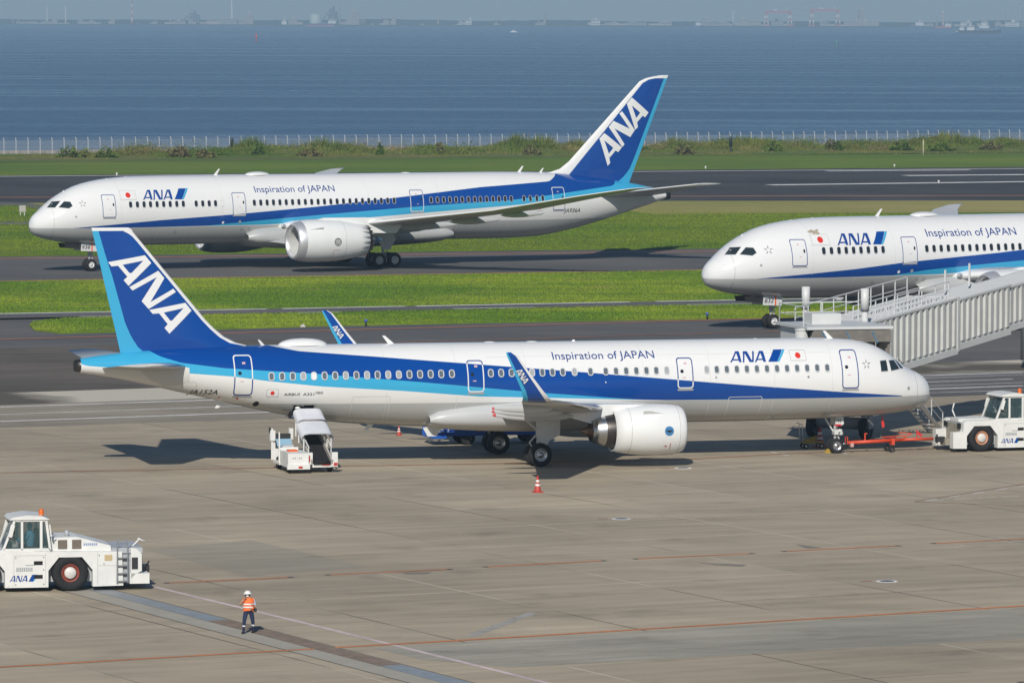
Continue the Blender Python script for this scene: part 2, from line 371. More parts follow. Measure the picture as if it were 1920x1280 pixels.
def build_aircraft(cfg):
    po, name = cfg['pose'], cfg['name']; sg = po.sg
    root = thing(name, cfg['label'], 'airplane', (po.X, po.Y, 0), po.rz, None)
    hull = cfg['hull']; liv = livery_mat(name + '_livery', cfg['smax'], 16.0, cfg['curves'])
    sk = lambda st, h, off=.012: (st, sg * (hull.lat(st, h) + off), h)
    cv = [lin(c) for c in cfg['curves']]
    inblue = lambda st, h: cv[2](st) < h < cv[0](st)
    # ---- hull
    e = hull.end
    stations = sorted(set([0.004, .02, .05, .1, .17, .26, .38, .52, .7, .9, 1.15, 1.45, 1.8, 2.2, 2.6, 3.1, 3.6, 4.2, 4.9, 5.7, 6.6] + list(np.arange(7.6, e, .62)) + [e] + cfg.get('extra_st', [])))
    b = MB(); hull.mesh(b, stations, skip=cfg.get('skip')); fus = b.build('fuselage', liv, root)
    # join ring where the nose cone is fitted, and panel seams
    for st in cfg['seams']:
        b = MB(); n = 60; prev = None; vs = []
        for k in range(n + 1):
            a = math.pi * k / n; c = math.cos(a); zc = hull.mid(st); h = zc + (c * (hull.top(st) - zc) if c > 0 else c * (zc - hull.bot(st)))
            w = hull.wid(st) * math.sin(a); o = .006
            for ds in (-.012, .012): vs.append((st + ds, sg * (w + o * math.sin(a)), h + o * c))
        b.add(vs, [(2 * k, 2 * k + 1, 2 * k + 3, 2 * k + 2) for k in range(n) if not (cv[2](st) - .05 < vs[2 * k][2] < cv[0](st) + .05)]); b.build('panel_seam', SEAM if st < 2 else SEAM2, fus, recalc=False)
    for (a0, a1, hh_) in cfg.get('laps', []):
        V, Fc = tris2d([([(a0, hh_), (a1, hh_), (a1, hh_ + .016), (a0, hh_ + .016)], [])]); print_on('panel_seam', V, Fc, lambda a, c: sk(a, c, .006), SEAM2, fus, (1.0, .1))
    for (a0, a1, h0_, h1_) in cfg['hatches']:
        V, Fc = tris2d([(rrect(a0, a1, h0_, h1_, .1), [rrect(a0 + .03, a1 - .03, h0_ + .03, h1_ - .03, .08)])]); print_on('hatch_outline', V, Fc, lambda a, c: sk(a, c, .008), SEAM2, fus, (.3, .12))
    # ---- cockpit glazing on both sides
    for poly in cfg['cockpit']:
        for side in (1, -1):
            V, Fc = tris2d([(poly, [])])
            pane = print_on('cockpit_window', V, Fc, lambda a, c, side=side: (a, side * sg * (hull.lat(a, c) + .014), c), COCKPIT, root, (.1, .1))
            cx, cy = np.mean(poly, axis=0); fr = [(cx + (x - cx) * 1.10, cy + (y - cy) * 1.13) for x, y in poly]
            V, Fc = tris2d([(fr, [poly])]); print_on('frame', V, Fc, lambda a, c, side=side: (a, side * sg * (hull.lat(a, c) + .010), c), FRAME, pane, (.1, .1))
    # ---- cabin windows
    ww, wh, fw = cfg['win']
    outer = rrect(-ww / 2, ww / 2, -wh / 2, wh / 2, ww * .46); inner = rrect(-ww / 2 + fw, ww / 2 - fw, -wh / 2 + fw, wh / 2 - fw, ww * .46 - fw)
    b = MB(); V, Fc = tris2d([(inner, [])]); b.add([(x, -.006, y) for x, y in V], Fc); me_p = b.build('cabin_window', GREYGLASS if cfg['greywin'] else GLASS); me_pane = me_p.data; bpy.data.objects.remove(me_p)
    b = MB(); n = len(outer)
    b.add([(x, .006, y) for x, y in outer] + [(x, .008, y) for x, y in inner] + [(x, -.008, y) for x, y in inner], [(k, (k + 1) % n, n + (k + 1) % n, n + k) for k in range(n)] + [(n + k, n + (k + 1) % n, 2 * n + (k + 1) % n, 2 * n + k) for k in range(n)])
    t = b.build('frame', FRAME); me_fr = t.data; bpy.data.objects.remove(t)
    me_shade = me_pane.copy(); me_shade.materials[0] = mat('window_shade', (.34, .36, .37), .4)
    for i, st in enumerate(cfg['windows']):
        h = cfg['win_h'](st); y = hull.lat(st, h); ty = (hull.lat(st, h + .1) - hull.lat(st, h - .1)) / .2; tx = (hull.lat(st + .1, h) - hull.lat(st - .1, h)) / .2
        X = Vector((1, sg * tx, 0)).normalized(); Z = Vector((0, sg * ty, 1)).normalized(); Yn = Z.cross(X) * sg; Yn.normalize()
        M = Matrix(((X.x, Yn.x, Z.x, st), (X.y, Yn.y, Z.y, sg * (y + .004)), (X.z, Yn.z, Z.z, h), (0, 0, 0, 1)))
        w = inst('cabin_window', me_pane, root, M @ Matrix.Translation((0, .012, 0)))
        if st in cfg.get('blanked', []) or (cfg['greywin'] and i == 4): w.data = me_pane.copy(); w.data.materials[0] = WHITE
        elif cfg['greywin'] and random.random() < .12: w.data = me_shade
        inst('frame', me_fr, w)
    # ---- doors
    for (s0, s1, h0, h1) in cfg['doors']:
        V, Fc = tris2d([(rrect(s0, s1, h0, h1, .16), [])]); d = print_on('cabin_door', V, Fc, lambda a, c: sk(a, c, .010), liv, root, (.2, .12))
        bw = cfg['door_line']
        V, Fc = tris2d([(rrect(s0, s1, h0, h1, .16), [rrect(s0 + bw, s1 - bw, h0 + bw, h1 - bw, .12)])])
        print_on('door_outline', V, Fc, lambda a, c: sk(a, c, .014), [NAVYLET, WHITE], d, (.25, .12), mi=lambda a, c: 1 if inblue(a, c) else 0)
        cx = (s0 + s1) / 2; hx = s0 + (s1 - s0) * (.70 if sg > 0 else .82)
        pw = rrect(-.07, .07, -.13, .13, .06) if sg < 0 else rrect(-.09, .09, -.09, .09, .085)
        V, Fc = tris2d([([(x + hx, y + h0 + (h1 - h0) * .56) for x, y in pw], [])]); print_on('door_window', V, Fc, lambda a, c: sk(a, c, .015), GLASS, d, None)
        if not inblue(cx, h0 + .3) or True:
            V, Fc = tris2d([(rrect(s0 + .0, s1 - .0, h0 - .11, h0 - .02, .04), [])]); print_on('sill_plate', V, Fc, lambda a, c: sk(a, c, .02), SILL, d, (.3, None) if False else None)
        V, Fc = tris2d([(rrect(cx - .12, cx + .04, h0 + (h1 - h0) * .78, h0 + (h1 - h0) * .78 + .1, .02), []), (rrect(cx - .02, cx + .16, h0 + (h1 - h0) * .34, h0 + (h1 - h0) * .34 + .05, .02), [])])
        print_on('placard', V, Fc, lambda a, c: sk(a, c, .015), PLACARD, d, None)
    # ---- lettering, flags, marks
    for (body, s0, s1, h0, h1, m_, bold, shear) in cfg['texts']:
        V, Fc = text2d(body, shear, bold); print_on('lettering', V, Fc, lambda a, c: sk(s0 + a * (s1 - s0), h0 + c * (h1 - h0), .014), m_, root, (.12, .22))
    s0, s1, h0, hh = cfg['mark']; word_mark(lambda a, c: sk(s0 + a * (s1 - s0), h0 + c * hh, .014), root)
    for (fx, fh, fwid, fht) in cfg['flags']:
        V, Fc = tris2d([(rrect(fx - fwid / 2, fx + fwid / 2, fh - fht / 2, fh + fht / 2, .01, 1), [])]); fl = print_on('flag', V, Fc, lambda a, c: sk(a, c, .013), [WHITE], root, (.2, .1))
        t = .02; V, Fc = tris2d([(rrect(fx - fwid / 2 - t, fx + fwid / 2 + t, fh - fht / 2 - t, fh + fht / 2 + t, .01, 1), [rrect(fx - fwid / 2, fx + fwid / 2, fh - fht / 2, fh + fht / 2, .01, 1)])]); print_on('flag_border', V, Fc, lambda a, c: sk(a, c, .013), SEAM, fl, (.2, .1))
        V, Fc = tris2d([([(fx + math.cos(2 * math.pi * k / 24) * fht * .3, fh + math.sin(2 * math.pi * k / 24) * fht * .3) for k in range(24)], [])]); print_on('sun_disc', V, Fc, lambda a, c: sk(a, c, .017), FLAGRED, fl, (.2, .1))
    sx, shh, sr = cfg['star']; polys = []
    for k in range(5):
        a0 = R(90 + 72 * k); P_ = lambda rr, a: (sx + rr * math.cos(a), shh + rr * math.sin(a))
        polys.append(([P_(sr, a0), P_(sr * .42, a0 + R(22)), P_(sr * .34, a0 - R(26))], []))
    V, Fc = tris2d(polys); print_on('star_emblem', V, Fc, lambda a, c: sk(a, c, .014), STARGREY, root, None)
    for (px, ph, pr, pm) in cfg['spots']:
        V, Fc = tris2d([([(px + math.cos(2 * math.pi * k / 12) * pr, ph + math.sin(2 * math.pi * k / 12) * pr) for k in range(12)], [])]); print_on('service_port', V, Fc, lambda a, c: sk(a, c, .014), pm, root, None)
    # ---- belly fairing
    b = MB(); fs0, fs1, fw_, fb, ft = cfg['fairing']; n = 40; NS = 30; vs = []
    for i in range(NS + 1):
        q = i / NS; st = fs0 + (fs1 - fs0) * q; g = max(math.sin(math.pi * min(q ** .8, 1)), 0) ** .42 if 0 < q < 1 else 0.0
        wd = (hull.wid(st) - .25) + (fw_ - hull.wid(st) + .25) * g; bt = hull.bot(st) + .15 - (hull.bot(st) + .15 - fb) * g; zt = ft - 0.9 + .9 * g; zc = (bt + zt) / 2
        for k in range(n):
            a = 2 * math.pi * k / n; ca, sa = math.cos(a), math.sin(a); sq = lambda v: math.copysign(abs(v) ** .8, v); vs.append((st, wd * sq(sa), zc + (zt - zc) * sq(ca)))
    b.add(vs, [(i * n + k, i * n + (k + 1) % n, (i + 1) * n + (k + 1) % n, (i + 1) * n + k) for i in range(NS) for k in range(n)], 0, True); b.build('belly_fairing', cfg['fairing_mat'], root)
    # ---- wings, stabilizers
    for side in (1, -1):
        b = MB(); wing_mesh(b, cfg['wing'], side * sg, bands=[(.06, 1), (1, 0)]); wg = b.build('wing', [WHITE2, cfg['le_mat']], root)
        if 'winglet' in cfg:
            b = MB(); wing_mesh(b, cfg['winglet'], side * sg, bands=[(.18, 0), (.80, 1), (1, 2)], n=14); wl_ = b.build('winglet', [WHITE, BLUE, CYAN], root)
            V, Fc = tris2d(cfg['wl_letters'])
            print_on('lettering', V, Fc, lambda a, c: (a, sg * (side * cfg['wl_lat'](c) + (.085)), c), WHITE, wl_, None)
        for (l, s0, s1, z, r) in cfg['canoes']:
            b = MB(); L_ = s1 - s0
            b.lathe([(0, .01), (L_ * .1, r * .55), (L_ * .3, r * .95), (L_ * .5, r), (L_ * .75, r * .75), (L_ * .93, r * .32)], (0, 0, 0), 'x', 14)
            b.v = [(s0 + p[0], side * sg * (l + p[1] * .62), z + p[2] * 1.15 + .03 * p[0]) for p in b.v]; cn = b.build('flap_fairing', WHITE2, root)
            b = MB(); b.lathe([(0, r * .31), (L_ * .025, r * .27), (L_ * .04, .01)], (0, 0, 0), 'x', 10); b.v = [(s0 + L_ * .93 + p[0], side * sg * (l + p[1] * .62), z + p[2] * 1.15 + .03 * L_ * .93) for p in b.v]; b.build('fairing_tip', cfg['canoe_tip'], cn)
        b = MB(); wing_mesh(b, cfg['stab'], side * sg, bands=[(.06, 1), (1, 0)]); b.build('stabilizer', [WHITE2, WHITE], root)
    # ---- fin
    F, H, lat = fin_rows_build(None, cfg['fin']); capH = cfg['fin_cap']; b = MB()
    for side in (1, -1):
        cols = 4; vs = []; nn = 3 * cols + 1
        for h in H:
            f = [q(h) for q in F]
            for i in range(3):
                for k in range(cols + (i == 2)): st = f[i] + (f[i + 1] - f[i]) * k / cols; vs.append((st, side * lat(st, h), h))
        for i in range(len(H) - 1):
            for j in range(nn - 1):
                mi = 0 if (H[i] + H[i + 1]) / 2 > capH else (0, 1, 2)[j // cols]
                b.add([vs[i * nn + j], vs[i * nn + j + 1], vs[(i + 1) * nn + j + 1], vs[(i + 1) * nn + j]], [(0, 1, 2, 3)], mi, True)
        tip = vs[:nn]
        if side == 1: tipA = tip
    b.add(tipA + tip, [(k, k + 1, nn + k + 1, nn + k) for k in range(nn - 1)], 0)
    finob = b.build('fin', [WHITE, BLUE, CYAN], root)
    V, Fc = tris2d(cfg['fin_letters']); print_on('lettering', V, Fc, lambda a, c: (a, sg * (lat(a, c) + .012), c), WHITE, finob, (.3, .4))
    # tail cone outlet
    b = MB(); zc = hull.mid(e); r = cfg['apu_r']; b.lathe([(e - .05, r), (e + cfg['apu_l'], r * .86), (e + cfg['apu_l'] - .01, r * .7), (e, r * .6), (e, .001)], (0, 0, zc), 'x', 24); b.build('exhaust_outlet', DARKMET, root)
    # ---- aerials, domes
    for (st, hgt, lean, wid_) in cfg['aerials']:
        z = hull.top(st) - .03; b = MB(); b.prism([(st, z), (st + wid_, z), (st + wid_ * .9 + lean, z + hgt), (st + wid_ * .45 + lean, z + hgt)], -.03, .03); b.build('aerial', WHITE, root)
    for (st, L_, w_, hg) in cfg['domes']:
        b = MB(); z = hull.top(st) - .04; b.sphere((st, 0, z), 1.0, 24, sc=(L_ / 2, w_ / 2, hg), z0=0.0, z1=1.0); b.build('antenna_dome', WHITE, root)
    # ---- engines
    for side in (1, -1):
        el, eh, es = cfg['eng']; y0 = side * sg * el; o = (es, y0, eh)
        b = MB(); pf = cfg['nacelle']; chev = cfg.get('chev')
        rm = None
        if chev:
            last = len(pf) - 1; n = chev * 4
            rm = lambda i, k, t, r: (t + (.22 if i >= last - 1 else 0) * (1 if k % 4 == 0 else (.4 if k % 2 else 0)) - (.22 if i >= last - 1 else 0) * .5, r)
        else: n = 56
        b.lathe(pf, o, 'x', n, r_mod=rm); nac = b.build('nacelle', WHITE3, root)
        b = MB(); b.lathe(cfg['lip'], o, 'x', 56); b.build('inlet_lip', cfg['lip_mat'], nac)
        b = MB(); b.lathe(cfg['duct'], o, 'x', 40); b.build('inlet_duct', GEARW, nac)
        # fan with blades and spinner
        b = MB(); fr_, fs_ = cfg['fan']
        for k in range(20):
            a = 2 * math.pi * k / 20; c, s_ = math.cos(a), math.sin(a); c2, s2 = math.cos(a + .22), math.sin(a + .22)
            p = lambda q, rr, cc, ss: (es + fs_ + q, y0 + cc * rr, eh + ss * rr)
            b.add([p(-.12, fr_ * .3, c, s_), p(-.1, fr_, c, s_), p(.12, fr_, c2, s2), p(.1, fr_ * .3, c2, s2)], [(0, 1, 2, 3)])
        b.lathe([(fs_ - .75, .01), (fs_ - .5, fr_ * .15), (fs_ - .12, fr_ * .3), (fs_ + .2, fr_ * .32)], o, 'x', 24); b.lathe([(fs_ + .2, fr_ + .05), (fs_ + .22, .01)], o, 'x', 24); b.build('fan', DARKMET, nac)
        b = MB(); b.lathe(cfg['core'], o, 'x', 36, mis=cfg['core_mi']); b.build('core_nozzle', [STEEL, DARKMET, cfg['plug_mat']], nac)
        if chev:
            b = MB(); b.lathe([(6.82, 1.315), (7.22, 1.215)], o, 'x', n, r_mod=lambda i, k, t, r: (t + .24 * (1 if k % 4 == 0 else (.4 if k % 2 else 0)) - .12, r)); b.build('chevron_ring', DARKMET, nac)
        b = MB(); b.prism(cfg['pylon'], y0 - .2, y0 + .2); b.build('pylon', WHITE3, root)
        if side == 1: cfg['eng_mark'](nac, es, sg * el, eh, sg)
        b = MB(); v = [(es + x, y0, eh) for x in ()]; a0 = R(cfg['strake_a']); rr = cfg['strake_r']
        dy, dz = math.cos(a0), math.sin(a0)
        for s3 in (1, -1):
            P_ = lambda x, q: (es + x, y0 + s3 * dy * q, eh + dz * q); b.add([P_(1.0, rr), P_(2.3, rr), P_(2.3, rr + .32), P_(1.9, rr + .3)], [(0, 1, 2, 3)])
        b.build('strake', WHITE3, nac)
    cfg['gear'](root, sg, cfg)
    return root

SEAM = mat('seam_grey', (.33, .34, .35), .6); SEAM2 = mat('faint_seam', (.60, .60, .60), .5)
FRAME = mat('window_frame', (.58, .59, .60), .4)
COCKPIT = mat('cockpit_glass', (.02, .03, .032), .06, coat=.8)
SILL = mat('sill_plate', (.36, .36, .35), .5)
PLACARD = mat('placard_print', (.62, .40, .42), .6)
FLAGRED = mat('flag_red', (.68, .035, .02), .4)
STARGREY = mat('emblem_grey', (.24, .25, .27), .4)
WHITE3 = mat('nacelle_white', (.78, .79, .78), .3, coat=.25, var=.03, scale=.8)
POLISH = mat('polished_lip', (.70, .70, .72), .42, .65)
BLUEPLUG = mat('primer_blue', (.10, .22, .36), .5)
TIPRED = mat('tip_red', (.55, .06, .06), .5)

def strut_set(root, sg, x, l, z_top, r_w, w_w, offs, trucks=(0,), rs=.11, door=None, rim=STEEL):
    b = MB(); y = sg * l
    b.tube((x, y, r_w), (x - .05, y, z_top * .55 + .1), rs * .8, n=14); b.tube((x - .05, y, z_top * .5), (x - .1, y, z_top), rs * 1.35, n=14)
    b.bar((x, y - max(offs) * 1.0, r_w), (x, y + max(offs) * 1.0, r_w), .14); b.bar((x - .02, y, z_top * .62), (x + 1.1, y, z_top), .09)
    b.bar((x + .14, y, r_w + .15), (x + .42, y, z_top * .42), .07); b.bar((x + .42, y, z_top * .42), (x + .1, y, z_top * .55), .07)
    if len(trucks) > 1: b.bar((x + trucks[0], y, r_w), (x + trucks[-1], y, r_w), .2, .24)
    for t in trucks: b.bar((x + t, y - max(offs), r_w), (x + t, y + max(offs), r_w), .15)
    b.build('gear_leg', GEARW, root)
    for t in trucks:
        for o in offs:
            for s_ in (-1, 1): wheel(root, (x + t, y + s_ * o, r_w), r_w, w_w, 0, rim=rim)
    if door: b = MB(); b.prism(door, sg * (l + .28), sg * (l + .32)); b.build('gear_door', GEARW2, root)
GEARW2 = mat('gear_door_grey', (.66, .67, .66), .4, var=.06, scale=1.5)
DOORRED = mat('tag_red', (.55, .02, .03), .5)

# ------------------------------------------------------------------ narrow-body parked in front
PA = Pose(21.363, 272.607, 0.27783, 1)
PB = Pose(-41.463, 457.4, 0.479, -1)
PC = Pose(13.50, 376.5, 0.4932, -1)
def hit(po, hull, u, v):
    l = hull.wid(8) * .9
    for _ in range(60):
        st, h = po.side(u, v, l); l = .6 * l + .4 * hull.lat(max(st, .02), h)
    return st, h
def hits(po, hull, pts): return [hit(po, hull, u, v) for u, v in pts]
def zp(pts, ox, oy, k): return [(ox + x / k, oy + y / k) for x, y in pts]

hullA = Hull(top=[(0, 2.98), (.04, 3.30), (.25, 3.72), (.63, 4.02), (1.3, 4.33), (1.8, 4.68), (2.38, 5.13), (2.96, 5.44), (3.31, 5.58), (4.11, 5.76), (5.27, 5.86), (7, 5.90), (20, 5.91), (34, 5.93), (36, 5.92), (39, 5.86), (41.14, 5.74), (43.4, 5.52), (44.2, 5.40)],
    bot=[(0, 2.94), (.04, 2.72), (.18, 2.49), (.76, 2.22), (1.49, 2.06), (2.64, 1.92), (4.09, 1.84), (6.96, 1.76), (10, 1.73), (26, 1.74), (27.2, 1.78), (29.4, 1.90), (31.56, 2.08), (33.19, 2.32), (35.36, 2.76), (37, 3.16), (38.6, 3.53), (40.2, 3.90), (41.8, 4.28), (43.14, 4.55), (44.2, 4.70)],
    wid=[(0, .02), (.04, .26), (.25, .62), (.63, .95), (1.3, 1.30), (1.8, 1.49), (2.4, 1.65), (3.3, 1.82), (4.1, 1.90), (5.3, 1.96), (7, 1.975), (31, 1.975), (33, 1.90), (35.4, 1.70), (37, 1.50), (38.6, 1.27), (40.2, 1.02), (41.8, .75), (43.1, .52), (44.2, .35)],
    mid=[(0, 2.96), (.6, 3.03), (1.8, 3.25), (3.5, 3.58), (5.3, 3.74), (7, 3.82), (26, 3.83), (29.4, 3.91), (33.2, 4.12), (37, 4.5), (40.2, 4.85), (44.2, 5.05)], s_end=44.2)
def _lg(polys): return [([((11.37 - s_) / 2.86, (h - 4.84) / .60) for s_, h in hits(PA, hullA, o)], [[((11.37 - s_) / 2.86, (h - 4.84) / .60) for s_, h in hits(PA, hullA, q)] for q in hs]) for o, hs in polys]
LOGO_LETTERS, LOGO_BAR, LOGO_BAR2 = _lg(LOGO_PX), _lg(LOGO_BARPX), _lg(LOGO_BAR2PX)      # the mark as it lies on the skin
def curve(po, hull, px, pre, post):
    c = [p for p in hits(po, hull, px)]; return sorted(pre + c + post)
cA = [curve(PA, hullA, [(1690, 741), (1600, 736), (1400, 722), (1300, 714), (1100, 698), (900, 683), (700, 668), (560, 658)], [(0, 2.93), (1.9, 2.93)], [(36.2, 6.2), (44.5, 7)]),
      curve(PA, hullA, [(1690, 743), (1600, 745), (1400, 748), (1250, 750), (1200, 749), (1000, 735), (800, 717), (600, 701), (420, 690), (340, 680), (300, 668)], [(0, 2.90), (1.9, 2.90)], [(41.2, 6.0), (44.5, 7)]),
      curve(PA, hullA, [(1250, 750), (1100, 747), (900, 743), (760, 733), (600, 724), (500, 714), (440, 706), (355, 700), (250, 692), (165, 686)], [(0, 2.88), (1.9, 2.88)], [(44.5, 5.22)]),
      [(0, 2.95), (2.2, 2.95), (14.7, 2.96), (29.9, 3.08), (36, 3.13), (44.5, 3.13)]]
# the last curve is the grey belly; the one before it ends the sky-blue band
rowsA = []
_TE = lambda y: 165 + (y - 85) * .235
_cb = lin([(85, 200), (108, 207), (240, 245), (380, 290), (560, 340), (650, 365), (730, 400), (790, 440), (825, 480), (880, 560)])
_LE = lin([(85, 385), (92, 402), (115, 415), (640, 850), (690, 900), (740, 960), (775, 1030), (795, 1110), (880, 1115)])
_bw = lin([(85, 340), (108, 358), (120, 385), (140, 410), (170, 437), (640, 824), (690, 872), (740, 928), (775, 990), (797, 1100), (880, 1114)])
for y in (85, 96, 108, 116, 126, 140, 170, 240, 320, 380, 460, 560, 640, 665, 690, 715, 740, 760, 775, 788, 796, 825, 850):
    q = [PA.side(120 + x / 3.2, 400 + y / 3.2, 0.0) for x in (_LE(y), _bw(y), _cb(y), _TE(y))]
    rowsA.append((q[0][1], q[0][0], q[1][0], q[2][0], q[3][0]))
FIN_A = [([(103, 163), (620, 65), (710, 175), (388, 497), (320, 417), (372, 368), (242, 213), (150, 223)], [[(305, 200), (598, 140), (430, 315), (400, 315)]]),
    ([(400, 513), (808, 283), (893, 388), (692, 725), (1020, 537), (1055, 582), (668, 822), (570, 712), (785, 373), (443, 562)], []),
    ([(678, 835), (1188, 735), (1275, 845), (958, 1168), (888, 1088), (935, 1035), (815, 883), (725, 890)], [[(880, 872), (1162, 808), (995, 985), (970, 985)]])]
def on_side(po, polys, ox, oy, k, l): return [([po.side(*p, l) for p in zp(o, ox, oy, k)], [[po.side(*p, l) for p in zp(h, ox, oy, k)] for h in hs]) for o, hs in polys]
def _wl(p):
    x, y = p[0] - 103, p[1] - 163; det = 607 * 1005 - 12 * 855; a = (x * 1005 - y * 855) / det; b = (607 * y - 12 * x) / det
    return (345 + a * 133 + b * 167, 540 + b * 245)
WL_A = [([_wl(p) for p in o], [[_wl(p) for p in h] for h in hs]) for o, hs in FIN_A]
wlt = lin([(4.15, 16.9), (4.35, 17.35), (4.75, 17.60), (6.55, 17.85)])
cockA = [[(372, 300), (432, 293), (452, 400), (385, 405)], [(460, 295), (508, 290), (568, 378), (485, 398)], [(516, 289), (540, 300), (606, 371), (576, 375)]]
wpx = [509 + i * (847 - 509) / 17 for i in range(18)] + [920, 939.5, 959, 979, 997.5, 1016.7, 1035.7, 1055, 1077, 1107, 1135.6, 1154.9, 1174, 1193, 1212, 1230.4, 1250] + [1325 + i * (1551 - 1325) / 12 for i in range(13)]
def nac_pt(cfg, x, h, off=.012):
    pf = [(t, r) for t, r in cfg['lip'][:1] + cfg['nacelle'][:-2]]; el, eh, es = cfg['eng']; r = lin(sorted(pf))(x - es)
    return el + math.sqrt(max(r * r - (h - eh) ** 2, 0)) + off
def markA(nac, es, y0, eh, sg):
    cx, ch = 16.15, 1.86; f = lambda a, c: (a, sg * nac_pt(cfgA, a, c, .014), c)
    ring = lambda r, n=28: [(cx + r * math.cos(2 * math.pi * k / n), ch + r * math.sin(2 * math.pi * k / n)) for k in range(n)]
    V, Fc = tris2d([(ring(.235), [])]); print_on('maker_emblem', V, Fc, f, mat('emblem_blue', (.05, .2, .42), .4), nac, (.1, .1))
    g = lambda a, c: (a, sg * nac_pt(cfgA, a, c, .018), c)
    V, Fc = tris2d([([(cx - .16, ch + .06), (cx - .05, ch + .02), (cx, ch + .07), (cx + .05, ch + .02), (cx + .16, ch + .06), (cx + .12, ch - .04), (cx + .03, ch - .06), (cx, ch - .11), (cx - .03, ch - .06), (cx - .12, ch - .04)], [])]); print_on('maker_emblem', V, Fc, g, BLACKLET, nac, None)
    V, Fc = tris2d([(rrect(16.02, 16.05, .95, 1.25, .01, 1), []), (rrect(16.2, 16.35, 1.08, 1.12, .01, 1), [])]); print_on('placard', V, Fc, g, RED, nac, (.1, .08))
    for st in (.42, 2.9):
        b = MB(); r = lin(sorted([(t, q) for t, q in cfgA['nacelle'][:-2]]))(st + .01) + .006; b.lathe([(st, r), (st + .018, r)], (es, y0, eh), 'x', 48); b.build('panel_seam', SEAM, nac)
def gearA(root, sg, cfg):
    for side in (1, -1):
        strut_set(root, side * sg, 21.97, 3.795, 2.75, .585, .43, (.46,), door=[(22.05, 2.7), (20.9, 2.7), (20.9, 1.55), (21.45, 1.25), (21.6, .95), (22.05, .95)])
    b = MB(); x = 5.07
    b.tube((x, 0, .38), (x - .02, 0, 1.9), .075); b.tube((x - .02, 0, 1.05), (x - .04, 0, 2.0), .11); b.bar((x, -.3, .38), (x, .3, .38), .1)
    b.bar((x + .1, 0, 1.1), (x + .65, 0, 1.95), .07); b.bar((x - .28, 0, .52), (x - .1, 0, 1.0), .07); b.tube((x - .2, -.3, 1.15), (x - .2, .3, 1.15), .09); b.box(x - .12, x + .1, -.2, .2, .95, 1.2)
    b.tube((x - .34, -.18, 1.0), (x - .18, -.18, 1.0), .1); b.tube((x - .34, .18, 1.0), (x - .18, .18, 1.0), .1); b.build('nose_gear_leg', GEARW, root)
    for s_ in (-1, 1): wheel(root, (x, s_ * .25, .38), .38, .23, 0, rim=STEEL, rimr=.6)
    for s_ in (1, -1):
        b = MB(); b.prism([(x - .3, 1.9), (x - .34, 1.5), (x - .2, 1.42), (x + .12, 1.42), (x + .1, 1.9)], s_ * .36, s_ * .39); d = b.build('nose_gear_door', GEARW2, root)
        b = MB(); b.box(x - .2, x + .14, s_ * .39, s_ * .396, 1.40, 1.50); b.build('tag', DOORRED, d)
    V, Fc = text2d('152'); print_on('lettering', V, Fc, lambda a, c: (x - .02 - a * .26 + .08, sg * .402, 1.6 + c * .18), BLACKLET, root, None)
holdA = lambda s_, y, h: 32.78 < s_ < 33.78 and y > 0 and 2.36 < h < 3.05
